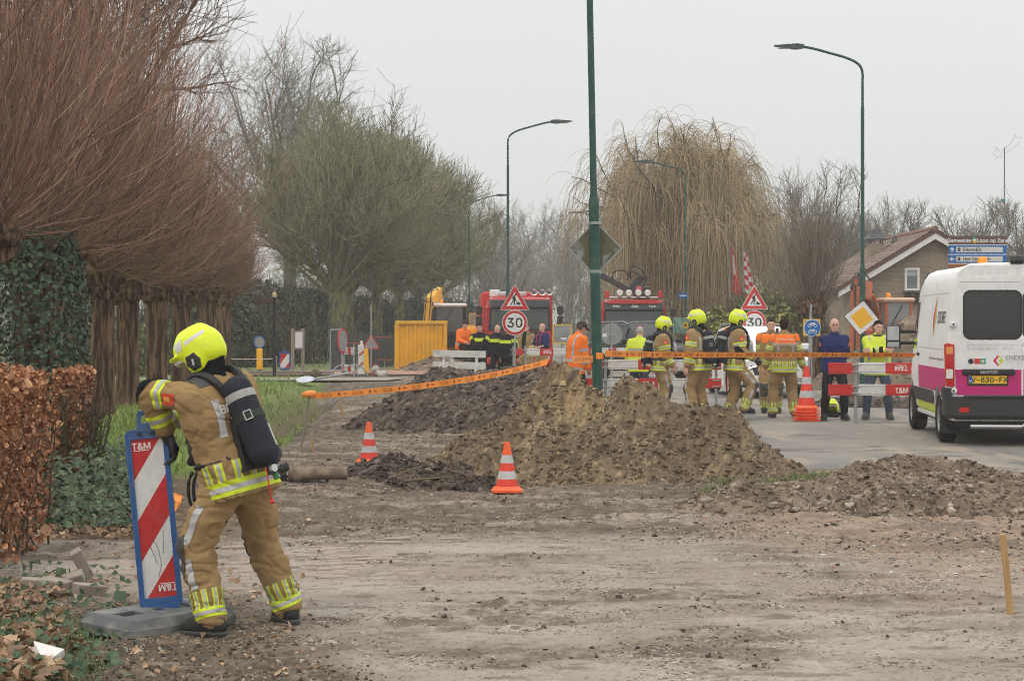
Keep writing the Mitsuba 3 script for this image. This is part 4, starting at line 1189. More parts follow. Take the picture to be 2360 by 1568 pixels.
def head_mesh(rg, h=.0095):
 k, c, R = rg.k, rg.hc, rg.Rh
 b = Blob(h)
 A = lambda x, y, z: c + R @ (np.array([x, y, z]) * k)
 b.ell(A(0, -.012, .028), np.array([.076, .094, .088]) * k, R, .03)
 b.ell(A(0, .018, -.035), np.array([.062, .070, .082]) * k, R, .03)
 b.cone(A(-.028, .050, -.088), A(.028, .050, -.088), .026 * k, k=.03)
 b.cone(A(0, .078, .012), A(0, .098, -.028), .010 * k, .015 * k, .014)
 b.cone(A(-.034, .066, .022), A(.034, .066, .022), .014 * k, k=.015)
 b.cone(A(-.018, .078, -.062), A(.018, .078, -.062), .011 * k, k=.012)
 for q in (-1, 1):
  b.ell(A(q * .030, .088, .004), np.array([.015, .012, .010]) * k, R, .012, sub=True)
  b.ell(A(q * .077, -.006, -.006), np.array([.010, .020, .032]) * k, R, .010)
  b.cone(A(q * .042, .052, -.028), A(q * .034, .060, -.034), .020 * k, k=.02)
 b.cone(A(0, -.022, -.06), rg.neck + rg.u * .02, .052 * k, .056 * k, .03)
 return b.mesh()
def face_parts(root, rg, hairc=(.05, .03, .02), smile=False):
 k, c, R = rg.k, rg.hc, rg.Rh
 A = lambda x, y, z: c + R @ (np.array([x, y, z]) * k)
 for q in (-1, 1):
  e = trimesh.creation.icosphere(subdivisions=2, radius=.0075 * k)
  e.apply_translation(A(q * .030, .081, .003))
  part(root, 'eye', e, mat((.03, .022, .02), .25))
  part(root, 'eyebrow', tube([A(q * .016, .084, .022), A(q * .032, .083, .027), A(q * .047, .074, .022)], [.004 * k, .0045 * k, .003 * k], 5), matte(hairc))
 if smile:
  part(root, 'mouth', tube([A(-.028, .080, -.052), A(-.014, .090, -.060), A(0, .0925, -.062), A(.014, .090, -.060), A(.028, .080, -.052)], [.002 * k, .006 * k, .007 * k, .006 * k, .002 * k], 6), mat((.75, .70, .66), .4))
 else:
  part(root, 'mouth', tube([A(-.022, .083, -.062), A(0, .0915, -.062), A(.022, .083, -.062)], [.0025 * k, .0042 * k, .0025 * k], 6), mat((.32, .13, .11), .5))
def hair(root, rg, c, kind='short', seed=0):
 k, ctr, R = rg.k, rg.hc, rg.Rh
 A = lambda x, y, z: ctr + R @ (np.array([x, y, z]) * k)
 b = Blob(.011)
 b.ell(A(0, -.018, .034), np.array([.084, .099, .094]) * k, R, .02)
 if kind == 'short':
  b.ell(A(0, -.05, -.02), np.array([.074, .066, .075]) * k, R, .03)
  b.ell(A(0, .050, -.03), np.array([.12, .075, .085]) * k, R, .02, sub=True)
 elif kind == 'fringe':       # only a ring of hair left
  b.ell(A(0, -.030, .0), np.array([.088, .080, .075]) * k, R, .02)
  b.ell(A(0, .03, .075), np.array([.10, .13, .085]) * k, R, .015, sub=True)
  b.ell(A(0, .065, -.03), np.array([.13, .08, .12]) * k, R, .015, sub=True)
 elif kind == 'pony':
  b.ell(A(0, -.05, -.02), np.array([.078, .070, .085]) * k, R, .03)
  b.chain([A(0, -.11, .03), A(0, -.15, .0), A(0, -.145, -.12), A(0, -.12, -.20)], [.03 * k, .035 * k, .03 * k, .012 * k], .02)
  b.ell(A(0, .055, -.03), np.array([.12, .075, .085]) * k, R, .02, sub=True)
 m = ruffle(b.mesh(), .005, 40, seed, 2)
 part(root, 'hair', m, matte(c), True)
def fuse(ms):
 mf = [manifold3d.Manifold(manifold3d.Mesh(np.asarray(m.vertices, np.float32), np.asarray(m.faces, np.uint32))) for m in ms]
 if any(m.is_empty() for m in mf):
  return cat(ms)
 o = mf[0]
 for m in mf[1:]:
  o = o + m
 o = o.to_mesh()
 return trimesh.Trimesh(o.vert_properties[:, :3], o.tri_verts, process=False)
def body(root, rg, skin=None, curl=(.5, .5), bare_hands=(True, True), palm=None):
 b = Blob(.02)
 rg.torso(b, -.022, hem=.0)
 rg.arms(b, -.014)
 rg.legs(b, -.018)
 for q in (-1, 1):
  b.cone(rg.ank[q], rg.ank[q] + rg.toe[q] * .10 * rg.k - [0, 0, .05 * rg.k], .032 * rg.k, k=.02)
 ms = [relax(b.mesh(), 2), head_mesh(rg)]
 for i, q in enumerate((-1, 1)):
  if bare_hands[i]:
   hb = Blob(.0075)
   hb.cone(rg.elb[q] + (rg.wr[q] - rg.elb[q]) * .8, rg.wr[q], .032 * rg.k, .027 * rg.k, .02)
   hand_cones(hb, rg.wr[q], rg.hd[q], (palm or {}).get(q, np.array([-q * 1.0, .3, 0])), rg.k, q, curl[i])
   ms.append(hb.mesh())
 part(root, 'body', fuse(ms), skin or SKIN, True)
def gloves(root, rg, qs=(-1, 1), curl=.6, palm=None, mtl=None, h=.007):
 for q in qs:
  hb = Blob(h)
  hb.cone(rg.elb[q] + (rg.wr[q] - rg.elb[q]) * .72, rg.wr[q], .046 * rg.k, .036 * rg.k, .02)
  hand_cones(hb, rg.wr[q], rg.hd[q], (palm or {}).get(q, np.array([-q * 1.0, .3, 0])), rg.k * 1.08, q, curl, gl=.006)
  part(root, 'glove', hb.mesh(), mtl or BLACK, True)
def boots(root, rg, c=None, shaft=.20, r=.0, cleat=True, h=.015):
 for q in (-1, 1):
  K, a, f = rg.k, rg.ank[q], rg.toe[q]
  ax = rg.kn[q] - a
  ax /= np.linalg.norm(ax)
  b = Blob(h)
  b.cone(a + ax * shaft * K, a, .055 * K + r, .052 * K + r, .03)
  b.cone(a - [0, 0, .048 * K] - f * .045 * K, a - [0, 0, .050 * K] + f * .14 * K, .048 * K, .043 * K, .03)
  b.cone(a, a + f * .09 * K - [0, 0, .03 * K], .05 * K, .045 * K, .03)
  fl = a[2] - .093 * K
  m = b.mesh(cut=[((0, 0, fl), (0, 0, -1.0))])
  k = part(root, 'boot', relax(m, 2), c or RUBBER, True)
  s = Blob(h)
  s.cone(a - [0, 0, .078 * K] - f * .05 * K, a - [0, 0, .078 * K] + f * .15 * K, .05 * K, .046 * K, .02)
  part(k, 'sole', s.mesh(cut=[((0, 0, fl - .004), (0, 0, -1.0)), ((0, 0, fl + .024), (0, 0, 1.0))]), DARKGREY, True)
def helmet(root, rg, h=.008, tags=True):
 k, c, R = rg.k * .865, rg.hc + rg.Rh @ np.array([0, 0, .006]), rg.Rh
 A = lambda x, y, z: c + R @ (np.array([x, y, z]) * k)
 D = lambda x, y, z: R @ np.array([x, y, z], float)
 b = Blob(h)
 b.ell(A(0, -.018, .030), np.array([.134, .166, .148]) * k, R, .03)
 b.ell(A(0, .062, .050), np.array([.088, .105, .098]) * k, R, .05)
 b.ell(A(0, -.055, -.03), np.array([.122, .125, .10]) * k, R, .03)
 b.cone(A(0, -.06, .150), A(0, .07, .142), .024 * k, .022 * k, .06)       # crest
 for q in (-1, 1):
  b.ell(A(q * .098, .004, -.062), np.array([.040, .075, .085]) * k, R, .02)
 b.ell(A(0, .150, .022), np.array([.105, .072, .012]) * k, R, .018)        # brim
 b.ell(A(0, .055, -.115), np.array([.098, .20, .135]) * k, R, .015, sub=True)
 b.ell(A(0, -.03, -.175), np.array([.112, .21, .10]) * k, R, .015, sub=True)
 m = relax(b.mesh(), 4)
 hk = part(root, 'helmet', m, 'helmet_paint', True)
 v, f, n = np.array(m.vertices), np.array(m.faces), vnormals(m)
 lc = (v - c) @ R / k
 for q in (-1, 1):
  sub = (v, f[(lc[f].mean(1)[:, 0] * q > .03)], n)
  pts = [(A(0, -.115, .058), D(0, 1, .1)), (A(0, .035, .085), D(0, -1, .3)), (A(0, 0, .062), D(0, .25, 1)), (A(0, 0, .092), D(0, -.22, -1))]
  mm = cutout(sub, pts, .002)
  if len(mm.faces):
   part(hk, 'reflective_patch', mm, mat((.62, .64, .60), .4), True)
  mm = cutout(sub, [(A(0, .055, .06), D(0, 1, .2)), (A(0, .115, .06), D(0, -1, .4)), (A(0, 0, .055), D(0, .2, 1)), (A(0, 0, .125), D(0, -.2, -1)), (A(q * .045, 0, 0), D(q, 0, 0))], .002)
  if len(mm.faces):
   part(hk, 'reflective_patch', mm, mat((.62, .64, .60), .4), True)
  hexp = [A(q * .138, y, z) for y, z in ((.052, -.015), (.060, -.075), (.025, -.122), (-.030, -.118), (-.046, -.062), (-.018, -.008))]
  hexi = [p - D(q, 0, 0) * .05 for p in hexp]
  hexo = [p * .8 + A(q * .148, .005, -.065) * .2 + D(q, 0, 0) * .006 for p in hexp]
  e = part(hk, 'ear_pod', hull(np.array(hexp + hexi + hexo)), BLACK)
  part(e, 'lever', hull(np.array([A(q * (.152 + o), y, z) for o in (0, .008) for y, z in ((-.008, -.050), (.004, -.046), (.012, -.088), (0, -.094))])), SILVER)
 vz = [A(.10 * math.sin(a), .075 + .125 * math.cos(a), -.002 - .004) for a in np.linspace(-1.25, 1.25, 13)]
 vb = [p - D(0, 0.02, .022) * k for p in vz]
 sheet_ = trimesh.Trimesh(np.array(vz + vb), np.array([(i, i + 1, i + 14) for i in range(12)] + [(i, i + 14, i + 13) for i in range(12)]), process=False)
 part(hk, 'visor', sheet_, mat((.60, .62, .62), .15, spec=.8), True)
 return hk
pmat('helmet_paint', lambda p, n, uv: mikit.mix((.72, .86, .012), (.62, .72, .05), mikit.smoothstep(.55, .85, _F(p.x * 12, p.y * 12, p.z * 12, 4)) * .5), .28, spec=.55)
def hood(root, rg, g=.0, h=.014):
 k, c, R = rg.k, rg.hc, rg.Rh
 b = Blob(h)
 b.ell(c + R @ np.array([0, -.02, -.03]) * k, np.array([.088, .102, .12]) * k, R, .03)
 b.cone(c + R @ np.array([0, -.03, -.08]) * k, rg.neck - rg.u * .01, .080 * k, .105 * k, .04)
 b.cone(rg.neck - rg.X * .07 - rg.u * .03, rg.neck + rg.X * .07 - rg.u * .03, .072 * k, k=.04)
 b.ell(c + R @ np.array([0, .115, -.02]) * k, np.array([.058, .07, .085]) * k, R, .012, sub=True)
 part(root, 'hood', ruffle(relax(b.mesh(), 2), .010, 14, 5, 3, (1, 1, 2.0)), BLACKCLOTH, True)
def ba_set(root, rg, near=False):
 """breathing apparatus: cylinder in a dark cover on a backplate, harness, belt, valve"""
 k, u, f, X = rg.k, rg.u, rg.f, rg.X
 n = 24
 back = rg.pel - f * .165 * k
 tilt = f * .10
 lo, hi = back + u * .035 * k - f * .100 * k - tilt * .2, back + u * .50 * k - f * .080 * k + tilt * .5
 ax = (hi - lo) / np.linalg.norm(hi - lo)
 prof = [(0, -.06), (.035, -.055), (.066, -.035), (.084, 0), (.088, .03), (.088, .40), (.082, .445), (.06, .475), (.03, .49), (0, .492)]
 M = np.eye(4)
 xx = np.cross(ax, f)
 xx /= np.linalg.norm(xx)
 M[:3, :3] = np.stack([xx, np.cross(ax, xx), ax], 1)
 M[:3, 3] = lo
 L = lambda pr: lathe(np.array(pr) * k, n).apply_transform(M)
 b = part(root, 'air_cylinder', L(prof), 'cylinder_cover', 30)
 part(b, 'reflective_band', L([(.080, .432), (.0892, .385), (.0905, .345), (.086, .345)]), 'dirty_silver', 30)
 part(b, 'strap', L([(.087, .215), (.0925, .216), (.0925, .262), (.087, .263)]), mat((.02, .032, .026), .7), 30)
 bk = cat(tr(box((.045, .008, .006)), z=.024), tr(box((.045, .008, .006)), z=-.024), tr(box((.006, .008, .05)), x=.02), tr(box((.006, .008, .05)), x=-.02))
 Mb = M.copy()
 Mb[:3, :3] = np.stack([M[:3, 0], M[:3, 1], M[:3, 2]], 1)
 out = -f * .8 - X * .6
 out -= (out @ ax) * ax
 out /= np.linalg.norm(out)
 Mb[:3, :3] = np.stack([np.cross(-out, ax), -out, ax], 1)
 Mb[:3, 3] = lo + ax * .239 * k + out * .0955 * k
 part(b, 'buckle', bk.apply_transform(Mb), SILVER)
 out2 = -f * .5 - X * .85
 out2 -= (out2 @ ax) * ax
 out2 /= np.linalg.norm(out2)
 Ml = Mb.copy()
 out2 = -f * .75 + X * .65
 out2 -= (out2 @ ax) * ax
 out2 /= np.linalg.norm(out2)
 Ml[:3, :3] = np.stack([np.cross(-out2, ax), -out2, ax], 1)
 Ml[:3, 3] = lo + ax * .10 * k + out2 * .088 * k
 part(b, 'reflective_label', box((.018, .006, .13)).apply_transform(Ml), mat((.55, .56, .56), .5))
 bp = hull(np.array([back + u * z * k + X * x * k - f * y * k for z, x, y in ((-.02, .10, 0), (-.02, -.10, 0), (.46, .07, -.01), (.46, -.07, -.01), (-.02, .09, .04), (-.02, -.09, .04), (.46, .06, .03), (.46, -.06, .03))]))
 part(root, 'backplate', bp, BLACK)
 for q in (-1, 1):
  pts = [back + u * .44 * k + X * q * .06 * k, rg.sh[q] * .55 + rg.neck * .45 + u * .075 * k - f * .05 * k, rg.sh[q] * .55 + rg.neck * .45 + u * .06 * k + f * .09 * k, rg.pel + u * .33 * k + X * q * .13 * k + f * .185 * k, rg.pel + u * .16 * k + X * q * .175 * k + f * .10 * k, back + u * .07 * k + X * q * .14 * k + f * .03]
  c = spline(pts, 30)
  part(root, 'shoulder_strap', tube(c, np.full(30, .024 * k), 6), BLACK, 40)
 bl = []
 for a in np.linspace(0, 2 * np.pi, 29):
  bl.append(rg.pel + u * .075 * k + X * math.cos(a) * .225 * k * rg.build + f * math.sin(a) * .165 * k)
 t = tube(bl, .024 * k, 6, False)
 part(root, 'waist_belt', t, BLACK, 40)
 v0 = lo - ax * .06 * k
 vk = part(root, 'valve', cat(cyl(v0 + ax * .02, v0 - ax * .05 * k, .022 * k, 10), cyl(v0 - ax * .03 * k, v0 - ax * .035 * k + X * .075 * k - f * .01, .016 * k, 10)), BLACK, 40)
 part(vk, 'hand_wheel', cyl(v0 - ax * .035 * k + X * .075 * k, v0 - ax * .035 * k + X * .115 * k, .024 * k, 10), RUBBER, 40)
 part(vk, 'gauge', cyl(v0 - ax * .02 * k - f * .02, v0 - ax * .02 * k - f * .045 * k, .022 * k, 12), mat((.55, .58, .55), .35, .6), 40)
 part(vk, 'green_cap', cyl(v0 - ax * .045 * k + X * .02, v0 - ax * .085 * k + X * .02, .018 * k, 10), mat((.02, .16, .06), .5), 40)
 part(root, 'red_cord', cat(tube(spline([v0 - X * .02, v0 - X * .04 - u * .10 * k - f * .01, v0 - X * .035 - u * .2 * k + f * .01], 9), .004, 5), tr(trimesh.creation.icosphere(subdivisions=1, radius=.014), *(v0 - X * .035 - u * .2 * k + f * .01))), REDP)
 part(root, 'air_hose', tube(spline([v0 + X * .03, back + X * .2 * k + u * .06 * k, rg.pel + X * .22 * k + u * .22 * k + f * .12 * k, rg.pel + X * .10 * k + u * .40 * k + f * .19 * k], 22), .012 * k, 7), RUBBER, True)
pmat('cylinder_cover', lambda p, n, uv: mikit.mix((.012, .015, .024), (.028, .032, .045), _F(p.x * 14, p.y * 14, p.z * 14, 3)), .75, spec=.3)
worn('dirty_silver', (.36, .36, .35), .5, (.12, .11, .10), .6, 22)
def mask(root, rg):
 """silvery face mask in its bag hanging on the chest"""
 k, u, f, X = rg.k, rg.u, rg.f, rg.X
 b = Blob(.012)
 c = rg.pel + u * .27 * k + f * .235 * k
 b.ell(c, np.array([.085, .065, .115]) * k, np.stack([X, f, u], 1), .03)
 b.cone(c + f * .03 - u * .05, c + f * .09 * k - u * .10 * k, .05 * k, .03 * k, .03)
 b.cone(c + u * .05, c + u * .16 * k - f * .04, .05 * k, .03 * k, .03)
 part(root, 'face_mask', ruffle(b.mesh(), .018, 18, 9, 3), mat((.40, .41, .42), .25, spec=.7), True)
def bands_limb(root_part, rg, sub, a, b, t, w, off=.004, sil=.36, yel=None):
 m = band(sub, a, b, t, w, off)
 if len(m.faces):
  y = part(root_part, 'reflective_band', m, yel or 'hivis_tape', True)
  m = band(sub, a, b, t, w * sil, off * 1.8)
  if len(m.faces):
   part(root_part, 'silver_stripe', m, 'silver_tape', True)
pmat('hivis_tape', lambda p, n, uv: mikit.mix((.60, .74, .02), (.70, .82, .05), _F(p.x * 20, p.y * 20, p.z * 20, 3)) * (.9 + .15 * _N(p.x * 300, p.y * 300, p.z * 300)), .6)
pmat('silver_tape', lambda p, n, uv: mikit.mix((.34, .34, .34), (.50, .50, .50), _F(p.x * 16, p.y * 16, p.z * 16, 3)), .4, spec=.6)
def fire_clothes(root, rg, h=.014, cloth='turnout_cloth', strips=None, amp=.008, badge=True, open_=False, vest=False, elbow=True, knees=True):
 """bulky turnout jacket and trousers with yellow and silver tape"""
 K, u, X, f, P = rg.k, rg.u, rg.X, rg.f, rg.pel
 b = Blob(h)
 rg.torso(b, .034, hem=-.14)
 rg.arms(b, .026, .90)
 b.cone(rg.neck - u * .05 * K, rg.neck + u * .035 * K, .085 * K, .080 * K, .03)
 cutp = [(P - u * .155 * K, -u)]
 m = relax(b.mesh(cut=cutp), 3)
 m = ruffle(m, amp, 7, int(abs(P[2]) * 100), 3, (1, 1, 1.8))
 m = ruffle(m, amp * .5, 16, 3, 2, (1, 1, 1.6))
 if h < .011:
  m = crease(m, .010, 6.5, 22, (1.0, 1.0, 2.0))
 jk = part(root, 'jacket', m, cloth, True)
 subs = rg.split(m, ['torso', 'uaL', 'faL', 'uaR', 'faR'])
 for q, n in ((-1, 'L'), (1, 'R')):
  bands_limb(jk, rg, subs['ua' + n], rg.sh[q], rg.elb[q], .62, .075 * K)
  bands_limb(jk, rg, subs['fa' + n], rg.elb[q], rg.wr[q], .60, .075 * K)
  mm = cutout(subs['torso'], [(rg.sh[q] - X * q * .10 * K + u * .035 * K, u), (rg.sh[q] - X * q * .085 * K, X * q)], .004)
  if len(mm.faces):
   part(jk, 'shoulder_patch', mm, DARKGREY, True)
  if elbow:
   ba = rg.wr[q] - rg.elb[q]
   ba = ba / np.linalg.norm(ba)
   ua = (rg.elb[q] - rg.sh[q]) / np.linalg.norm(rg.elb[q] - rg.sh[q])
   outd = ua - ba
   if np.linalg.norm(outd) > .25:
    outd /= np.linalg.norm(outd)
    for s_ in ('ua', 'fa'):
     mm = cutout(subs[s_ + n], [(rg.elb[q] + outd * .030 * K, outd)] + ([(rg.elb[q] - ua * .09 * K, ua)] if s_ == 'ua' else [(rg.elb[q] + ba * .11 * K, -ba)]), .006)
     if len(mm.faces):
      part(jk, 'elbow_patch', mm, BLACKCLOTH, True)
  if badge:
   a = (rg.elb[q] - rg.sh[q]) / np.linalg.norm(rg.elb[q] - rg.sh[q])
   side = X * q - (X * q @ a) * a
   side /= np.linalg.norm(side)
   w = np.cross(side, a)
   c = rg.sh[q] + a * .085 * K
   mm = cutout(subs['ua' + n], [(c, side), (c - a * .042 * K, a), (c + a * .045 * K, -a), (c - w * .033 * K, w), (c + w * .033 * K, -w)], .006)
   if len(mm.faces):
    bk = part(jk, 'arm_badge', mm, mat((.70, .06, .03), .5), True)
    mm = cutout(subs['ua' + n], [(c, side), (c - a * .012 * K, a), (c + a * .03 * K, -a), (c - w * .015 * K, w), (c + w * .015 * K, -w)], .009)
    if len(mm.faces):
     part(bk, 'emblem', mm, mat((.85, .45, .10), .5), True)
 z0 = -.085
 tb, tt = P + u * -.14 * K, P + u * .5 * K
 for zc, w, mt, off in ((z0, .085, 'hivis_tape', .004), (z0, .030, 'silver_tape', .0075)):
  mm = cutout(subs['torso'], [(P + u * (zc - w / 2) * K, u), (P + u * (zc + w / 2) * K, -u)], off)
  if len(mm.faces):
   part(jk, 'hem_band' if mt[0] == 'h' else 'hem_stripe', mm, mt, True)
 for a in (strips if strips is not None else (-150, -125, -100, -80, -55, -30, 30, 60, 120, 150)):
  d = X * math.cos(math.radians(a)) + f * math.sin(math.radians(a))
  w = np.cross(u, d)
  c = P + X * math.cos(math.radians(a)) * .09 * K
  for ww, mt, off in ((.050, 'hivis_tape', .0045), (.019, 'silver_tape', .008)):
   mm = cutout(subs['torso'], [(c, d), (c - w * ww / 2 * K, w), (c + w * ww / 2 * K, -w), (P - u * .043 * K, u), (P + u * .065 * K, -u)], off)
   if len(mm.faces):
    part(jk, 'tape_strip' if mt[0] == 'h' else 'silver_strip', mm, mt, True)
 for q in (-1, 1):      # silver braces down the back
  c = P + X * q * .135 * K
  mm = cutout(subs['torso'], [(c - f * .02, -f), (c - X * .022 * K, X), (c + X * .022 * K, -X), (P + u * .20 * K, u), (P + u * .42 * K, -u)], .005)
  if len(mm.faces):
   part(jk, 'back_stripe', mm, 'silver_tape', True)
 b = Blob(h)
 rg.legs(b, .036, .99, .02, .05)
 for q in (-1, 1):    # cargo pocket
  c = rg.hip[q] + (rg.kn[q] - rg.hip[q]) * .62 + np.array([q * .085, -.01, 0]) * K
  b.ell(c, np.array([.035, .075, .10]) * K, None, .02)
 m = relax(b.mesh(), 3)
 m = ruffle(m, amp * 1.35, 6.5, 11, 3, (1, 1, 2.2))
 m = ruffle(m, amp * .6, 15, 12, 2, (1, 1, 1.8))
 if h < .011:
  m = crease(m, .012, 5.5, 21, (1.0, 1.0, 2.6))
 tk = part(root, 'trousers', m, cloth, True)
 subs = rg.split(m, ['thL', 'caL', 'thR', 'caR'])
 for q, n in ((-1, 'L'), (1, 'R')):
  a, c = rg.kn[q], rg.ank[q]
  ax = (c - a) / np.linalg.norm(c - a)
  bands_limb(tk, rg, subs['ca' + n], a, c, .93, .055 * K, .004)
  ang0 = math.degrees(math.atan2(rg.toe[q][1], rg.toe[q][0]))
  for da in range(0, 360, 36):
   d0 = np.array([math.cos(math.radians(ang0 + da)), math.sin(math.radians(ang0 + da)), 0])
   d = d0 - (d0 @ ax) * ax
   d /= np.linalg.norm(d)
   w = np.cross(ax, d)
   cc = a + (c - a) * .76
   for ww, mt, off in ((.034, 'hivis_tape', .0045), (.013, 'silver_tape', .008)):
    mm = cutout(subs['ca' + n], [(cc, d), (cc - w * ww / 2 * K, w), (cc + w * ww / 2 * K, -w), (a + (c - a) * .62, ax), (a + (c - a) * .87, -ax)], off)
    if len(mm.faces):
     part(tk, 'tape_strip' if mt[0] == 'h' else 'silver_strip', mm, mt, True)
  for seg, (pa, pb, t0, t1) in (('th', (rg.hip[q], rg.kn[q], .45, 1.0)), ('ca', (rg.kn[q], rg.ank[q], 0, .60))):
   ax2 = (pb - pa) / np.linalg.norm(pb - pa)
   d0 = np.array([rg.toe[q][1] * q, -rg.toe[q][0] * q, 0]) + .25 * rg.toe[q]
   d = d0 - (d0 @ ax2) * ax2
   d /= np.linalg.norm(d)
   w = np.cross(ax2, d)
   mm = cutout(subs[seg + n], [(pa, d), (pa - w * .024 * K, w), (pa + w * .024 * K, -w), (pa + (pb - pa) * t0, ax2), (pa + (pb - pa) * t1, -ax2)], .005)
   if len(mm.faces):
    part(tk, 'side_stripe', mm, 'silver_tape', True)
  if knees:
   fwd = rg.toe[q] + [0, 0, .1]
   for seg, pl in (('th', [(rg.hip[q] + (rg.kn[q] - rg.hip[q]) * .80, ax * 1)]), ('ca', [(rg.kn[q] + ax * .17 * K, -ax)])):
    mm = cutout(subs[seg + n], [(rg.kn[q] + rg.toe[q] * .03 * K, rg.toe[q])] + pl, .006)
    if len(mm.faces):
     part(tk, 'knee_patch', mm, DARKGREY, True)
 return jk, tk
def yoke(jk, rg, m_key, off=.010):
 """bright vest lying over the shoulders"""
 d = scene[m_key]
 v, f, n, *_ = meshkit.WRITTEN[d['filename']]
 sub = rg.split(trimesh.Trimesh(v, f, process=False), ['torso', 'uaL', 'faL', 'uaR', 'faR'])
 K, u = rg.k, rg.u
 ms = [cutout(sub['torso'], [(rg.pel + u * .375 * K, u), (rg.neck + u * .005 * K, -u)], off)]
 for q, n_ in ((-1, 'L'), (1, 'R')):
  ms.append(cutout(sub['ua' + n_], [(rg.sh[q] + (rg.elb[q] - rg.sh[q]) * .20, rg.sh[q] - rg.elb[q])], off * 1.1))
 part(jk, 'orange_yoke', cat([m for m in ms if len(m.faces)]), 'orange_cloth', True)
def plain_clothes(root, rg, top='black_cloth', bottom='black_cloth', g=.018, sleeve=.95, hem=-.12, h=.020, amp=.006, gl=.016, topname='jacket', bottomname='trousers', coll=True, leg=1.0):
 K, u, P = rg.k, rg.u, rg.pel
 b = Blob(h)
 rg.torso(b, g, hem=hem)
 rg.arms(b, g * .85, sleeve)
 if coll:
  b.cone(rg.neck - u * .05 * K, rg.neck + u * .03 * K, .078 * K, .070 * K, .03)
 m = ruffle(relax(b.mesh(cut=[(P + u * (hem - .02) * K, -u)]), 2), amp, 8, 2, 3, (1, 1, 1.8))
 jk = part(root, topname, m, top, True)
 b = Blob(h)
 rg.legs(b, gl, leg, .02, .05)
 m2 = ruffle(relax(b.mesh(), 2), amp, 7, 5, 3, (1, 1, 2.0))
 tk = part(root, bottomname, m2, bottom, True)
 return jk, tk, rg.split(m, ['torso', 'uaL', 'faL', 'uaR', 'faR']), m
def torso_band(jk, rg, subs, z, w, mt, name='reflective_band', off=.005, extra=()):
 mm = cutout(subs['torso'], [(rg.pel + rg.u * (z - w / 2) * rg.k, rg.u), (rg.pel + rg.u * (z + w / 2) * rg.k, -rg.u)] + list(extra), off)
 if len(mm.faces):
  part(jk, name, mm, mt, True)
def person(label, loc, yaw, group=None):
 return thing('person', label, 'person', group, loc, yaw)
def local(root, *ps):
 inv = np.linalg.inv(place[root])
 return [(inv @ np.r_[p, 1])[:3] for p in ps]
# ---- the firefighter by the beacon -----------------------------------------------------------------
g0 = gp(548, 1447)
ff = person('firefighter in tan gear with a bright yellow helmet leaning on the red and white beacon', (g0[0], g0[1], gz(g0[0], g0[1])), 50)
fl, fr = local(ff, at(487, 1447, 10.55), at(664, 1446, 10.95))
pe, hl, hr = local(ff, at(547, 1084, 10.72), at(384, 1000, 10.82), at(352, 982, 11.02))
rg = Rig(1.74, pel=tuple(pe), lean=14, side=-8, twist=-4, feet={-1: (fl[0], fl[1], 0, 26), 1: (fr[0], fr[1], 0.01, -20)}, hands={-1: hl, 1: hr}, head=(30, 8, 4),
   el={-1: np.array([-.35, .75, .55]), 1: np.array([.5, -.4, -.4])}, build=1.04)
body(ff, rg, bare_hands=(False, False))
jk, tk = fire_clothes(ff, rg, .0095, 'turnout_cloth_near', strips=(-165, -140, -115, -92, -68, -45), amp=.011)
boots(ff, rg, RUBBER, .17, .012, h=.008)
gloves(ff, rg, curl=.75, palm={-1: np.array([0, 0, -1.0]), 1: np.array([0, 0, -1.0])}, h=.006)
helmet(ff, rg, .0062)
hood(ff, rg, h=.008)
ba_set(ff, rg, True)
for s_, z_, hh_ in (('BRAND', .355, .05), ('WEER', .285, .03)):
 tm = text(s_, hh_ * rg.k, True, True, .003)
 Mt = np.eye(4)
 Mt[:3, :3] = np.stack([rg.X, rg.f, rg.u], 1)
 Mt[:3, 3] = rg.pel + rg.u * z_ * rg.k - rg.f * .178 * rg.k - rg.X * .02
 part(jk, 'lettering', tm.apply_transform(Mt), mat((.6, .6, .58), .5))
for off in (0, .05):
 c = spline([rg.pel + rg.u * .06 - rg.X * .15 + rg.f * (.15 + off), rg.pel - rg.u * .06 - rg.X * .17 + rg.f * (.22 + off), rg.pel - rg.u * .22 - rg.X * .16 + rg.f * (.20 + off * .5), rg.pel - rg.u * .27 - rg.X * .15 + rg.f * .12, rg.pel - rg.u * .02 - rg.X * .17 + rg.f * .05], 26)
 part(ff, 'loose_strap', tube(c, .010, 5), BLACK, True)
b_ = Blob(.008)
cc = rg.pel + rg.u * .16 + rg.f * .25 - rg.X * .03
b_.ell(cc, (.06, .07, .08)).cone(cc, cc + rg.f * .10 - rg.u * .03, .04, .03).cone(cc + rg.u * .04, cc + rg.f * .06 + rg.u * .08, .035, .03)
part(ff, 'lung_demand_valve', ruffle(b_.mesh(), .012, 25, 3, 2), BLACK, True)
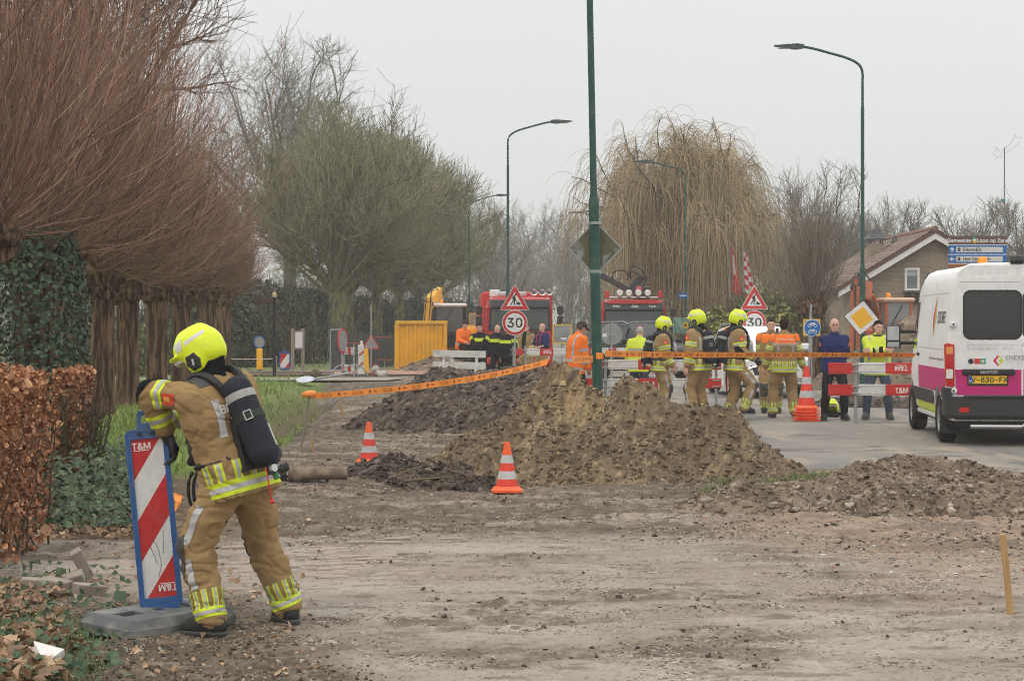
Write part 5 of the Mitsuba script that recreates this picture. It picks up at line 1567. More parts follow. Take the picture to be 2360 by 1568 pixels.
# ---- three firefighters with breathing apparatus behind the brown heap --------------------------------
def ff_ba(label, u, D, top, yaw, head, hands=None, feet=None, el=None, lean=3, maskon=True, kn=None, strips=None, curl=(.6, .6), bare=(True, True)):
 p = at(u, 742, D)
 k = person(label, (p[0], D, 0), yaw)
 H = (1.71 + (742 - top) * D / FD) / 1.835 * 1.8
 r = Rig(H, lean=lean, head=head, hands=hands, feet=feet, el=el, kn=kn, build=1.03)
 body(k, r, SKIN2, curl=curl, bare_hands=bare)
 fire_clothes(k, r, .02, amp=.010, strips=strips)
 if not all(bare):
  gloves(k, r, tuple(q for q, b in zip((-1, 1), bare) if not b), h=.009)
 boots(k, r, RUBBER, .17, .01)
 helmet(k, r, .011)
 hood(k, r)
 ba_set(k, r)
 if maskon:
  mask(k, r)
 face_parts(k, r)
 return k
ff_ba('firefighter in yellow helmet facing right, next to the bald man in a yellow vest', 1521, 35.6, 727, -84, (0, 4, 0),
  hands={1: (.25, .20, .82), -1: (-.22, .24, .95)}, el={1: np.array([.4, -1, 0]), -1: np.array([-.4, -1, 0])})
ff_ba('firefighter in yellow helmet turned away to the left, between the two in profile', 1612, 33.8, 711, 42, (24, 0, 0), hands={-1: (-.34, .02, .80), 1: (.30, .12, .9)}, maskon=False)
ff_ba('firefighter in yellow helmet walking right with a bent knee, in front of the white car', 1692, 33.9, 711, -80, (4, 2, 0),
  hands={1: (.20, .30, 1.06), -1: (-.18, .32, 1.10)}, el={1: np.array([.4, -1, -.4]), -1: np.array([-.4, -1, -.4])}, feet={-1: (-.12, -.10, 0, 8), 1: (.12, .14, .10, -8)}, bare=(False, False))
# ---- two officers with orange shoulders -----------------------------------------------------------------
p = at(1776, 742, 36.4)
k = person('smiling officer with orange shoulder vest facing the camera, partly behind a colleague', (p[0], 36.4, 0), 176)
r = Rig(1.80, head=(4, 2, 0), hands={1: (.22, .02, .86), -1: (-.10, .26, 1.42)}, el={-1: np.array([-.8, .2, -1.0])})
body(k, r, SKIN2, bare_hands=(False, True))
jk, tk = fire_clothes(k, r, .022)
yoke(jk, r, jk)
gloves(k, r, (-1,), h=.009)
boots(k, r)
hair(k, r, (.045, .03, .022), 'short', 1)
face_parts(k, r, smile=True)
part(k, 'radio', tr(box((.055, .03, .11), (0, 0, 0), .008), *(r.wr[-1] + [-.0, .03, .12])), BLACK)
p = at(1806, 742, 34.6)
k = person('officer with dark hair and orange shoulder vest seen from behind, beside the stacked cones', (p[0], 34.6, 0), 2)
r = Rig(1.80, head=(-6, 0, 0), feet={-1: (-.20, 0, 0, 14), 1: (.19, .02, 0, -14)}, hands={-1: (-.33, .10, .88), 1: (.36, .06, .88)})
body(k, r, SKIN2)
jk, tk = fire_clothes(k, r, .018, strips=(-160, -145, -130, -115, -100, -85, -70, -55, -40, -25, 60, 120), badge=False)
yoke(jk, r, jk)
boots(k, r)
hair(k, r, (.035, .024, .018), 'short', 2)
part(jk, 'lettering', text('BRANDWEER', .055, True, True, .004).apply_translation([0, -.182, 1.315]), mat((.55, .53, .48), .5))
part(jk, 'lettering', text('Bevelvoerder', .034, True, True, .004).apply_translation([0, -.188, 1.405]), mat((.75, .62, .55), .5))
# ---- spectators on the right ---------------------------------------------------------------------------
p = gp(1922, 967)
k = person('grey haired man with glasses in a dark blue uniform shirt, hands behind his back', (p[0], p[1], 0), 178)
r = Rig(1.80, head=(0, 2, 0), feet={-1: (-.17, 0, 0, 16), 1: (.17, 0, 0, -16)}, hands={-1: (-.10, -.17, .95), 1: (.10, -.19, .93)}, el={-1: np.array([-1, -.4, 0]), 1: np.array([1, -.4, 0])}, build=1.04)
body(k, r, SKIN2)
jk, tk, subs, m = plain_clothes(k, r, 'blue_cloth', 'black_cloth', .012, .95, -.10, topname='shirt')
part(jk, 'collar', cat(tube([r.neck + [-.06, .03, .02], r.neck + [-.045, .10, -.03]], [.02, .012], 6), tube([r.neck + [.06, .03, .02], r.neck + [.045, .10, -.03]], [.02, .012], 6)), matte((.03, .04, .13)))
for q in (-1, 1):
 part(jk, 'breast_pocket', tr(box((.11, .012, .12), (0, 0, 0), .004), *(r.pel + [q * .095, .152, .30])), matte((.022, .028, .11)))
 part(jk, 'arm_badge', tr(box((.02, .06, .075), (0, 0, 0), .006), *(r.sh[q] + [q * .060, .0, -.10])), mat((.75, .16, .08), .5))
 part(jk, 'epaulette', tr(box((.10, .05, .012), (0, 0, 0), .004), *(r.sh[q] + [-q * .03, .0, .075])), matte((.30, .26, .16)))
boots(k, r, BLACK, .06)
hair(k, r, (.36, .34, .31), 'fringe', 3)
face_parts(k, r, (.25, .22, .2))
gl = []
for q in (-1, 1):
 a_ = np.linspace(0, 2 * np.pi, 15)
 gl.append(tube(np.array([r.hc + r.Rh @ (np.array([q * .031 + .024 * np.cos(t), .094, .002 + .018 * np.sin(t)]) * r.k) for t in a_]), .0028, 5, False))
gl.append(tube([r.hc + r.Rh @ (np.array([-.008, .097, .006]) * r.k), r.hc + r.Rh @ (np.array([.008, .097, .006]) * r.k)], .0025, 5))
part(k, 'glasses', cat(gl), mat((.05, .04, .035), .3))
p = gp(2022, 965)
k = person('dark haired man with folded arms in a yellow safety jacket and jeans', (p[0], p[1], 0), 170)
r = Rig(1.76, head=(18, 6, 0), feet={-1: (-.20, 0, 0, 18), 1: (.20, .02, 0, -18)}, hands={-1: (.10, .25, 1.20), 1: (-.10, .27, 1.22)}, el={-1: np.array([-1, .2, -.7]), 1: np.array([1, .2, -.7])}, build=1.06)
body(k, r, SKIN2, palm={-1: np.array([0, -1, 0.]), 1: np.array([0, -1, 0.])})
jk, tk, subs, m = plain_clothes(k, r, 'hivis_cloth', 'denim', .030, .92, -.14, gl=.018)
torso_band(jk, r, subs, .06, .055, 'silver_tape')
torso_band(jk, r, subs, -.06, .055, 'silver_tape')
for q, n in ((-1, 'L'), (1, 'R')):
 mm = band(subs['fa' + n], r.elb[q], r.wr[q], .55, .055, .005)
 part(jk, 'reflective_band', mm, 'silver_tape', True)
 mm = band(subs['fa' + n], r.elb[q], r.wr[q], .88, .07, .006)
 if len(mm.faces):
  part(jk, 'cuff', mm, BLACKCLOTH, True)
 mm = cutout(subs['torso'], [(r.sh[q] - [q * .065, 0, 0], np.array([q, 0, 0.])), (r.sh[q] - [q * .01, 0, 0], -np.array([q, 0, 0.])), (r.pel + [0, 0, .1], np.array([0, 0, 1.]))], .005)
 part(jk, 'reflective_band', mm, 'silver_tape', True)
part(jk, 'collar', tube([r.neck + np.array([.085 * math.sin(a), .075 * math.cos(a), .015]) for a in np.linspace(-2.6, 2.6, 16)], .026, 6), DARKGREY, True)
boots(k, r, DARKGREY, .30, .012)
hair(k, r, (.03, .02, .015), 'short', 4)
face_parts(k, r)
p = at(1471, 742, 38.5)
k = person('bald grey man in a yellow safety vest seen from behind, beside the round sign back', (p[0], 38.5, 0), -20)
r = Rig(1.66, head=(0, 14, 0), lean=6)
body(k, r, SKIN2)
jk, tk, subs, m = plain_clothes(k, r, 'hivis_cloth', 'denim', .026, .95, -.16)
torso_band(jk, r, subs, -.02, .055, 'silver_tape')
torso_band(jk, r, subs, .30, .05, 'silver_tape')
boots(k, r)
hair(k, r, (.42, .39, .36), 'fringe', 5)
p = at(1325, 742, 36.0)
k = person('man in orange safety jacket and dark cap looking down, left of the green pole', (p[0], 36.0, 0), -62)
r = Rig(1.76, head=(-8, 24, 0), lean=7, hands={1: (.20, .18, .78), -1: (-.2, .2, .85)}, build=1.08)
body(k, r, mat((.50, .25, .17), .55))
jk, tk, subs, m = plain_clothes(k, r, 'orange_cloth', 'black_cloth', .032, .95, -.17, amp=.010)
for z in (-.10, .06):
 torso_band(jk, r, subs, z, .055, 'silver_tape')
for q, n in ((-1, 'L'), (1, 'R')):
 for s_, a, b, t in (('ua', r.sh[q], r.elb[q], .7), ('fa', r.elb[q], r.wr[q], .55)):
  mm = band(subs[s_ + n], a, b, t, .055, .005)
  part(jk, 'reflective_band', mm, 'silver_tape', True)
 mm = cutout(subs['torso'], [(r.sh[q] - r.X * q * .09, r.X * q), (r.sh[q] - r.X * q * .035, -r.X * q), (r.pel + r.u * .1, r.u)], .005)
 part(jk, 'reflective_band', mm, 'silver_tape', True)
boots(k, r)
hair(k, r, (.10, .08, .065), 'fringe', 6)
face_parts(k, r)
b_ = Blob(.009)
A_ = lambda x, y, z: r.hc + r.Rh @ (np.array([x, y, z]) * r.k)
b_.ell(A_(0, -.012, .045), np.array([.088, .105, .085]), r.Rh, .02)
b_.ell(A_(0, .10, .045), np.array([.07, .075, .012]), r.Rh, .015)
ck = part(k, 'cap', relax(b_.mesh(cut=[(A_(0, 0, .030), r.Rh @ np.array([0, 0, -1.0]))]), 2), matte((.055, .05, .04)), True)
# ---- police and firefighters by the left truck ------------------------------------------------------
def police(label, u, D, H, yaw, head, haircol, kind, hands=None, el=None):
 p = at(u, 742, D)
 k = person(label, (p[0], D, 0), yaw)
 r = Rig(H, head=head, hands=hands, el=el, build=1.06)
 body(k, r, SKIN2)
 jk, tk, subs, m = plain_clothes(k, r, 'black_cloth', 'black_cloth', .022, .95, -.10, h=.026)
 mm = cutout(subs['torso'], [(r.pel + r.u * .335 * r.k, r.u), (r.pel + r.u * .43 * r.k, -r.u)], .006)
 part(jk, 'yellow_yoke', mm, 'hivis_tape', True)
 for q, n in ((-1, 'L'), (1, 'R')):
  mm = band(subs['ua' + n], r.sh[q], r.elb[q], .22, .09, .006)
  if len(mm.faces):
   part(jk, 'yellow_yoke', mm, 'hivis_tape', True)
 boots(k, r)
 hair(k, r, haircol, kind, 8)
 if abs(yaw) > 90:
  face_parts(k, r)
 return k, r
k, r = police('police officer with dark hair and beard, yellow band across the black jacket, hands together', 1105, 50, 1.70, 172, (0, 8, 0), (.03, .02, .015), 'short', {-1: (.03, .24, .92), 1: (-.03, .24, .90)}, {-1: np.array([-1, -.3, 0]), 1: np.array([1, -.3, 0])})
k, r = police('grey haired police officer in black with a yellow shoulder band', 1146, 51, 1.66, 165, (-6, 0, 0), (.42, .40, .37), 'fringe')
k, r = police('police officer with a brown ponytail turned away, half hidden by the green lamp post', 1169, 50.5, 1.62, -30, (0, 0, 0), (.16, .085, .04), 'pony')
p = at(1213, 742, 53)
k = person('firefighter in an open tan jacket, head hidden behind the round speed sign', (p[0], 53, 0), 150)
r = Rig(1.68, head=(20, 0, 0), hands={-1: (-.2, .2, .95), 1: (.25, .15, .9)})
body(k, r, SKIN2)
jk, tk = fire_clothes(k, r, .026, badge=False)
mm = cutout(r.split(trimesh.Trimesh(*meshkit.WRITTEN[scene[jk]['filename']][:2], process=False), ['torso', 'uaL', 'uaR', 'faL', 'faR'])['torso'], [(r.pel, r.f), (r.pel - r.X * .06, r.X), (r.pel + r.X * .06, -r.X), (r.pel, r.u)], .008)
part(jk, 'open_front', mm, BLACKCLOTH, True)
boots(k, r)
hair(k, r, (.08, .05, .03), 'short', 9)
face_parts(k, r)
p = at(1250, 742, 52)
k = person('bald firefighter in navy T-shirt with red braces, right of the speed sign', (p[0], 52, 0), 128)
r = Rig(1.70, head=(10, 0, 0), hands={-1: (-.10, .26, 1.02), 1: (.14, .25, 1.02)}, el={-1: np.array([-1, -.6, -.2]), 1: np.array([1, -.6, -.2])}, build=1.08)
body(k, r, SKIN2)
jk, tk, subs, m = plain_clothes(k, r, 'blue_cloth', 'turnout_cloth', .014, .10, -.06, gl=.03, topname='shirt', coll=False)
for q in (-1, 1):
 mm = cutout(subs['torso'], [(r.pel + r.X * q * .075, r.X), (r.pel + r.X * q * .075 + r.X * .035, -r.X)], .008)
 part(k, 'brace', mm, mat((.55, .03, .05), .6), True)
boots(k, r)
face_parts(k, r)
p = at(1064, 742, 60)
k = person('worker in an orange jacket sitting beside the yellow excavator', (p[0], 60, .62), 215)
r = Rig(1.72, pel=(0, 0, .35), lean=12, feet={-1: (-.12, .42, -.1, 0), 1: (.12, .42, -.1, 0)}, hands={-1: (-.12, .38, .48), 1: (.14, .40, .46)}, head=(0, 15, 0))
body(k, r, SKIN2)
jk, tk, subs, m = plain_clothes(k, r, 'orange_cloth', 'black_cloth', .028, .95, -.10, h=.018)
torso_band(jk, r, subs, .08, .055, 'silver_tape')
boots(k, r)
hair(k, r, (.06, .04, .03), 'short', 10)
GLASS = mat((.030, .035, .038), .06, spec=.6)
CHROME = mat((.62, .62, .63), .22, 1.0)
GALV = mat((.40, .42, .43), .45, .6)
PLASTIC = mat((.028, .029, .031), .55)
AMBER = mat((.90, .32, .02), .25)
worn('van_white', (.80, .81, .82), .30, (.55, .53, .50), .35, 2.0, spec=.55)
worn('truck_red', (.55, .025, .022), .28, (.25, .10, .08), .4, 1.5, spec=.6)
worn('car_white', (.78, .79, .80), .25, (.45, .43, .40), .3, 2.0, spec=.6)
worn('digger_orange', (.47, .13, .045), .5, (.16, .09, .06), .8, 3.0)
worn('digger_yellow', (.80, .44, .03), .5, (.25, .16, .07), .6, 3.0)
pmat('tyre', lambda p, n, uv: mikit.mix((.020, .020, .020), (.11, .095, .08), mikit.smoothstep(.5, .75, _F(p.x * 9, p.y * 9, p.z * 9, 3)) * .6), .9, spec=.2)
def mani(m):
 return manifold3d.Manifold(manifold3d.Mesh(np.asarray(m.vertices, np.float32), np.asarray(m.faces, np.uint32)))
def unmani(o):
 o = o.to_mesh()
 return trimesh.Trimesh(np.array(o.vert_properties[:, :3]), np.array(o.tri_verts), process=False)
def loft(sections):
 """closed rings (S, N, 3), capped at both ends"""
 V = np.asarray(sections, float)
 s, n, _ = V.shape
 i, j = np.meshgrid(np.arange(s - 1), np.arange(n), indexing='ij')
 q = np.stack([i * n + j, i * n + (j + 1) % n, (i + 1) * n + (j + 1) % n, (i + 1) * n + j], -1).reshape(-1, 4)
 v = np.vstack([V.reshape(-1, 3), V[0].mean(0), V[-1].mean(0)])
 k = np.arange(n)
 f = np.vstack([q[:, [0, 1, 2]], q[:, [0, 2, 3]], np.stack([(k + 1) % n, k, k * 0 + s * n], 1), np.stack([(s - 1) * n + k, (s - 1) * n + (k + 1) % n, k * 0 + s * n + 1], 1)])
 m = trimesh.Trimesh(v, f, process=False)
 if m.volume < 0:
  m.invert()
 return m
def wheel(root, x, y, r, w, side, spokes=6, rimc=None):
 """wheel on an axle along x; side -1: the outer face looks to -x"""
 M = np.eye(4)
 M[:3, :3] = np.array([[0, 0, side], [0, 1, 0], [-side, 0, 0]]) @ np.eye(3)
 M[:3, 3] = [x, y, r]
 ty = lathe([(r * .62, -w / 2), (r * .90, -w / 2), (r, -w * .36), (r, w * .36), (r * .90, w / 2), (r * .64, w / 2), (r * .62, w * .4)], 36).apply_transform(M)
 k = part(root, 'wheel', ty, 'tyre', 30)
 rim = lathe([(0, w * .30), (r * .18, w * .33), (r * .22, w * .22), (r * .50, w * .24), (r * .60, w * .36), (r * .64, w * .46), (r * .645, -w * .4)], 36).apply_transform(M)
 part(k, 'rim', rim, rimc or mat((.36, .37, .38), .4, .7), 30)
 for i in range(spokes):
  a = 2 * math.pi * i / spokes
  b = tr(cyl((0, 0, 0), (0, 0, .03), r * .075, 10), r * .36 * math.cos(a), r * .36 * math.sin(a), w * .225).apply_transform(M)
  part(k, 'rim_hole', b, BLACK, 40)
def rrect(x0, z0, x1, z1, r, n=6):
 return sg.box(x0 + r, z0 + r, x1 - r, z1 - r).buffer(r, quad_segs=n)
# ---- white utility van, seen from behind at the right edge -----------------------------------------------
vx, vy = 6.02 + 1.035, 26.55
van = thing('van', 'white utility van with pink and lime bands, parked facing away at the right edge', 'van', loc=(vx, vy, 0), yaw=-5.0)
zs = np.array([.34, .42, .62, .80, 1.05, 1.30, 1.50, 1.80, 2.10, 2.28, 2.40, 2.47, 2.52, 2.54])
hw = np.array([.93, .99, 1.015, 1.03, 1.035, 1.035, 1.025, .995, .955, .925, .885, .83, .70, .45])
def van_sec(y, inset=0.0, top=2.54, bot=.34, wf=1.0):
 z = bot + (zs - .34) / 2.20 * (top - bot)
 h = (np.interp(np.minimum(z, 2.54), zs, hw) if top > 2.4 else np.interp(bot + (zs - .34) / 2.20 * 2.2, zs, hw) * 1.0) * wf - inset
 L = [(-a, y, b) for a, b in zip(h, z)]
 R = [(a, y, b) for a, b in zip(h[::-1], z[::-1])]
 return L + R
st = [(0.0, .035, 2.50, .36), (.02, .012, 2.53, .345), (.07, 0, 2.54, .34), (.6, 0, 2.55, .34), (1.6, 0, 2.555, .34), (2.6, 0, 2.55, .34), (3.3, 0, 2.53, .34), (3.7, .01, 2.48, .34), (4.1, .03, 2.2, .34), (4.5, .06, 1.78, .34), (4.85, .10, 1.38, .34), (5.1, .18, 1.12, .38), (5.2, .30, 1.0, .42)]
bodym = mani(loft([van_sec(y, i, t, b) for y, i, t, b in st]))
WR = .345
for yy in (.98, 4.25):
 for sx in (-1, 1):
  bodym = bodym - mani(cyl((sx * .72, yy, WR + .03), (sx * 1.2, yy, WR + .03), .42, 40))
bodym = bodym - mani(tr(slab(rrect(-.82, 1.47, -.008, 2.16, .10), .03), 0, -.02)) - mani(tr(slab(rrect(.008, 1.47, .82, 2.16, .10), .03), 0, -.02))
vb = unmani(bodym)
part(van, 'body', vb, 'van_white', 28)
sub = (np.array(vb.vertices), np.array(vb.faces), np.array(vb.face_normals)[:1].repeat(len(vb.vertices), 0) * 0)
def van_skin(name, planes, m, off=.004, side=-1, label=None):
 s2 = trimesh.Trimesh(*trimesh.remesh.subdivide_to_size(vb.vertices, vb.faces, .25), process=False) if False else vb
 mm = s2
 for p, n in planes:
  mm = trimesh.intersections.slice_mesh_plane(mm, plane_normal=n, plane_origin=p)
 if len(mm.faces) == 0:
  return None
 n = np.array(mm.face_normals)
 keep = n[:, 0] * side > .35
 mm = trimesh.Trimesh(np.array(mm.vertices), np.array(mm.faces)[keep], process=False)
 mm.apply_translation([side * off, 0, 0])
 return part(van, name, mm, m, 30, label=label)
Yp, Ym, Zp, Zm = (0, 1, 0), (0, -1, 0), (0, 0, 1), (0, 0, -1)
PINK, LIME = mat((.52, .015, .17), .4), mat((.55, .66, .04), .4)
for side in (-1, 1):
 van_skin('pink_band', [((0, .14, 0), Yp), ((0, 3.1, 0), Ym), ((0, 0, .72), Zp), ((0, 0, 1.06), Zm)], PINK, .005, side)
 van_skin('side_moulding', [((0, 1.42, 0), Yp), ((0, 3.82, 0), Ym), ((0, 0, .52), Zp), ((0, 0, .715), Zm)], PLASTIC, .022, side)
 van_skin('lime_band', [((0, 1.42, 0), Yp), ((0, 3.5, 0), Ym), ((0, 0, .35), Zp), ((0, 0, .51), Zm)], LIME, .005, side)
 van_skin('cab_window', [((0, 3.35, 0), Yp), ((0, 4.35, 0), Ym), ((0, 0, 1.30), Zp), ((0, 0, 2.02), Zm)], GLASS, .006, side)
 for (y0, y1) in ((.35, 1.75), (1.85, 3.15)):        # pressed panels: thin raised seams
  for za in (1.33, 2.12):
   van_skin('seam', [((0, y0, 0), Yp), ((0, y1, 0), Ym), ((0, 0, za - .008), Zp), ((0, 0, za + .008), Zm)], mat((.45, .46, .47), .4), .003, side)
 for ya in (1.80, 3.22):
  van_skin('door_gap', [((0, ya - .007, 0), Yp), ((0, ya + .007, 0), Ym), ((0, 0, .75), Zp), ((0, 0, 2.3), Zm)], BLACK, .002, side)
 van_skin('slide_rail', [((0, .3, 0), Yp), ((0, 1.75, 0), Ym), ((0, 0, 1.17), Zp), ((0, 0, 1.20), Zm)], mat((.30, .31, .32), .5), .006, side)
 dm = np.array([(0, 0, .30), (0, .16, 0), (0, 0, -.30), (0, -.16, 0)])
 for j, (c_, q) in enumerate((((.55, .02, .10), (0, 1, 2)), ((.62, .62, .06), (0, 2, 3)))):
  t_ = trimesh.Trimesh(dm[list(q)] + [0, 1.45, 1.78], [(0, 1, 2)], process=False)
  t_.vertices = np.stack([side * (np.interp(t_.vertices[:, 2], zs, hw) + .006), t_.vertices[:, 1], t_.vertices[:, 2]], 1)
  part(van, 'side_emblem', t_, mat(c_, .4))
 tm = text('ENEXIS', .16, True, True, .004)
 v = np.array(tm.vertices)
 tm = trimesh.Trimesh(np.stack([side * (np.interp(v[:, 2] + 1.78, zs, hw) + .004 + .0 * v[:, 1]), .75 + side * v[:, 0] * -1, v[:, 2] + 1.78], 1), tm.faces, process=False)
 part(van, 'side_lettering', tm, mat((.12, .12, .13), .5))
 part(van, 'side_door_handle', tr(box((.03, .20, .05), ch=.01), side * 1.045, 3.08, 1.22), BLACK)
for sx in (-1, 1):
 X = lambda a, b: (min(sx * a, sx * b), max(sx * a, sx * b))
 x0, x1 = X(.006, .925)
 pts = [(sx * .006, .70), (sx * .905, .70), (sx * .925, 1.05), (sx * .925, 1.40), (sx * .89, 1.85), (sx * .84, 2.25), (sx * .80, 2.33), (sx * .006, 2.36)]
 w0, w1 = X(.012, .80)
 dpoly = sg.Polygon(pts).difference(rrect(w0, 1.475, w1, 2.15, .10))
 d = part(van, 'rear_door', slab(dpoly.buffer(-.004), .030, -.012), 'van_white', 25)
 part(d, 'window', slab(rrect(w0, 1.478, w1, 2.147, .10), .006, .002), GLASS)
 part(d, 'window_seal', slab(rrect(w0 - .008, 1.467, w1 + .008, 2.158, .106).difference(rrect(w0 + .012, 1.487, w1 - .012, 2.138, .09)), .014, -.016), BLACK)
 band_ = sg.Polygon([(sx * .008, .70), (sx * .904, .70), (sx * .922, 1.06), (sx * .008, 1.06)]).buffer(-.005)
 part(d, 'pink_band', slab(band_, .003, -.0155), PINK)
 part(d, 'press_line', slab([(sx * .02, 2.265), (sx * .85, 2.265), (sx * .85, 2.275), (sx * .02, 2.275)], .004, -.017), mat((.5, .51, .52), .4))
 for zz in (1.68, .80 - .04):
  h_ = part(d, 'hinge', tr(box((.11, .035, .065), ch=.008), sx * .945, -.022, zz), mat((.70, .71, .72), .4))
  part(h_, 'bolt', tr(cyl((0, 0, 0), (0, -.012, 0), .014, 10), sx * .94, -.038, zz), BLACK)
 lamp_ = part(van, 'tail_lamp', hull([(sx * a, y, z) for a, y, z in ((1.036, .12, .82), (.925, -.035, .82), (1.02, -.005, .82), (1.046, .14, 1.40), (.93, -.035, 1.40), (1.03, -.01, 1.42), (1.0, .1, 1.44), (1.0, .1, .80), (.98, -.045, 1.1), (1.04, -.005, 1.1))]), mat((.50, .015, .015), .15, spec=.7), 40)
 for za, zb, c_ in ((1.27, 1.37, (.80, .30, .10)), (.93, 1.06, (.72, .72, .70))):
  part(lamp_, 'lens', hull([(sx * a, y, z) for a, y in ((1.036, -.006), (.95, -.048), (1.0, -.040)) for z in (za, zb)] + [(sx * 1.03, .06, za), (sx * 1.03, .06, zb)]), mat(c_, .12, spec=.7), 40)
bp = part(van, 'rear_bumper', hull([(x, y, z) for x, y in ((-1.05, .36), (-1.05, .05), (-.96, -.09), (.96, -.09), (1.05, .05), (1.05, .36)) for z in (.42, .68)] + [(x, y, .36) for x, y in ((-.98, .3), (-.9, -.03), (.9, -.03), (.98, .3))]), PLASTIC, 25)
part(bp, 'step', tr(box((1.60, .10, .03), ch=.01), 0, -.07, .70 - .015), PLASTIC)
for sx in (-1, 1):
 part(bp, 'reflector', tr(box((.13, .012, .065), ch=.004), sx * .80, -.094, .50), mat((.60, .02, .015), .2))
 part(bp, 'corner_guard', hull([(sx * a, y, z) for a, y in ((1.055, .38), (1.055, .05), (.985, -.06), (.95, -.02)) for z in (.66, .80)]), PLASTIC, 25)
part(van, 'handle_bar', tr(box((.72, .05, .085), ch=.02), -.46, -.035, 1.02), BLACK)
part(van, 'badge_lettering', text('MASTER', .042, True, True, .006, 0).apply_translation([-.46, -.060, 1.022]), CHROME)
pl = part(van, 'number_plate', tr(box((.52, .012, .11), ch=.003), -.47, -.022, .915), mat((.85, .52, .02), .45))
part(pl, 'blue_strip', tr(box((.045, .004, .10)), -.705, -.031, .915), mat((.02, .08, .40), .5))
part(pl, 'country_letters', text('NL', .022, True, True, .003).apply_translation([-.705, -.033, .90]), WHITEP)
part(pl, 'characters', text('V-830-FX', .070, True, True, .004).apply_translation([-.45, -.0285, .915]), BLACK)
part(pl, 'plate_holder', tr(box((.56, .010, .14), ch=.003), -.47, -.017, .90), BLACK)
GREYTXT = mat((.26, .26, .27), .5)
part(van, 'door_lettering', text('ENEXIS', .062, False, True, .003).apply_translation([-.235, -.013, 1.19]), GREYTXT)
part(van, 'door_lettering', text('NETBEHEER', .028, False, False, .003).apply_translation([-.235, -.013, 1.145]), mat((.45, .45, .46), .5))
part(van, 'door_lettering', text('Aanleg, beheer en onderhoud van uw energienet', .030, False, False, .003).apply_translation([-.76, -.013, 1.385]), mat((.45, .45, .46), .5))
for s_, x_ in (('Storing?', -.76), ('Bel', -.565), ('0800 - 9009', -.485)):
 part(van, 'door_lettering', text(s_, .040, False, False, .003).apply_translation([x_, -.013, 1.325]), mat((.40, .40, .41), .5))
for pts, c_ in (([(-.40, 1.18), (-.33, 1.26), (-.33, 1.22), (-.36, 1.18), (-.33, 1.14), (-.33, 1.10)], (.60, .02, .12)), ([(-.325, 1.26), (-.25, 1.18), (-.325, 1.10), (-.325, 1.14), (-.30, 1.14), (-.30, 1.165), (-.325, 1.17), (-.325, 1.19), (-.30, 1.195), (-.30, 1.22), (-.325, 1.22)], (.60, .62, .05))):
 part(van, 'emblem', slab(pts, .003, -.016), mat(c_, .4))
part(van, 'sticker', disc(.038, .003, 24).apply_translation([-.70, -.017, 1.17]), BLACK)
part(van, 'sticker', tr(box((.075, .003, .075)), -.615, -.016, 1.17), mat((.62, .04, .04), .4))
s_ = part(van, 'sticker', tr(box((.075, .003, .075)), -.535, -.016, 1.17), mat((.05, .30, .16), .4))
part(s_, 'cross', cat(tr(box((.05, .003, .014)), -.535, -.0195, 1.17), tr(box((.014, .003, .05)), -.535, -.0195, 1.17)), WHITEP)
b_ = part(van, 'beacon_lamp', lathe([(.0, 2.54), (.065, 2.54), (.07, 2.57), (.06, 2.63), (.03, 2.65), (0, 2.65)], 20).apply_translation([-.40, .9, 0]), AMBER, 40)
part(van, 'reversing_camera', hull([(x, y, z) for x in (-.16, .02) for y, z in ((-.01, 2.52), (-.03, 2.56), (.0, 2.62), (.08, 2.64), (.12, 2.54))]), BLACK, 30)
tb = part(van, 'tow_bar', cat(cyl((-.72, -.10, .27), (.72, -.10, .27), .032, 12), cyl((0, -.1, .27), (0, -.2, .30), .025, 10)), CHROME, 40)
part(van, 'underbody', box((1.7, 4.6, .14), (0, 2.5, .30), .03), BLACK)
for sx in (-1, 1):
 wheel(van, sx * .90, .98, WR, .235, sx)
 wheel(van, sx * .90, 4.25, WR, .235, sx)
 m_ = part(van, 'mirror', hull([(sx * x, y, z) for x, y, z in ((1.22, 3.9, 1.30), (1.45, 3.9, 1.30), (1.22, 3.9, 1.66), (1.44, 3.9, 1.66), (1.24, 4.02, 1.34), (1.42, 4.02, 1.34), (1.24, 4.02, 1.62), (1.41, 4.02, 1.62))]), BLACK, 30)
 part(m_, 'glass', tr(box((.185, .006, .22), ch=.002), sx * 1.335, 3.893, 1.535), mat((.55, .57, .58), .05, 1.0))
 part(m_, 'wide_angle_glass', tr(box((.185, .006, .075), ch=.002), sx * 1.335, 3.893, 1.355), mat((.55, .57, .58), .05, 1.0))
 for zz in (1.38, 1.56):
  part(m_, 'arm', tr(box((.32, .07, .05), ch=.01), sx * 1.10, 3.98, zz), BLACK)
 part(van, 'mud_flap', tr(box((.26, .012, .24)), sx * .9, .52, .26), BLACK)
 part(van, 'sill', tr(box((.03, 2.2, .06), ch=.01), sx * .97, 2.55, .34), mat((.55, .56, .57), .4))
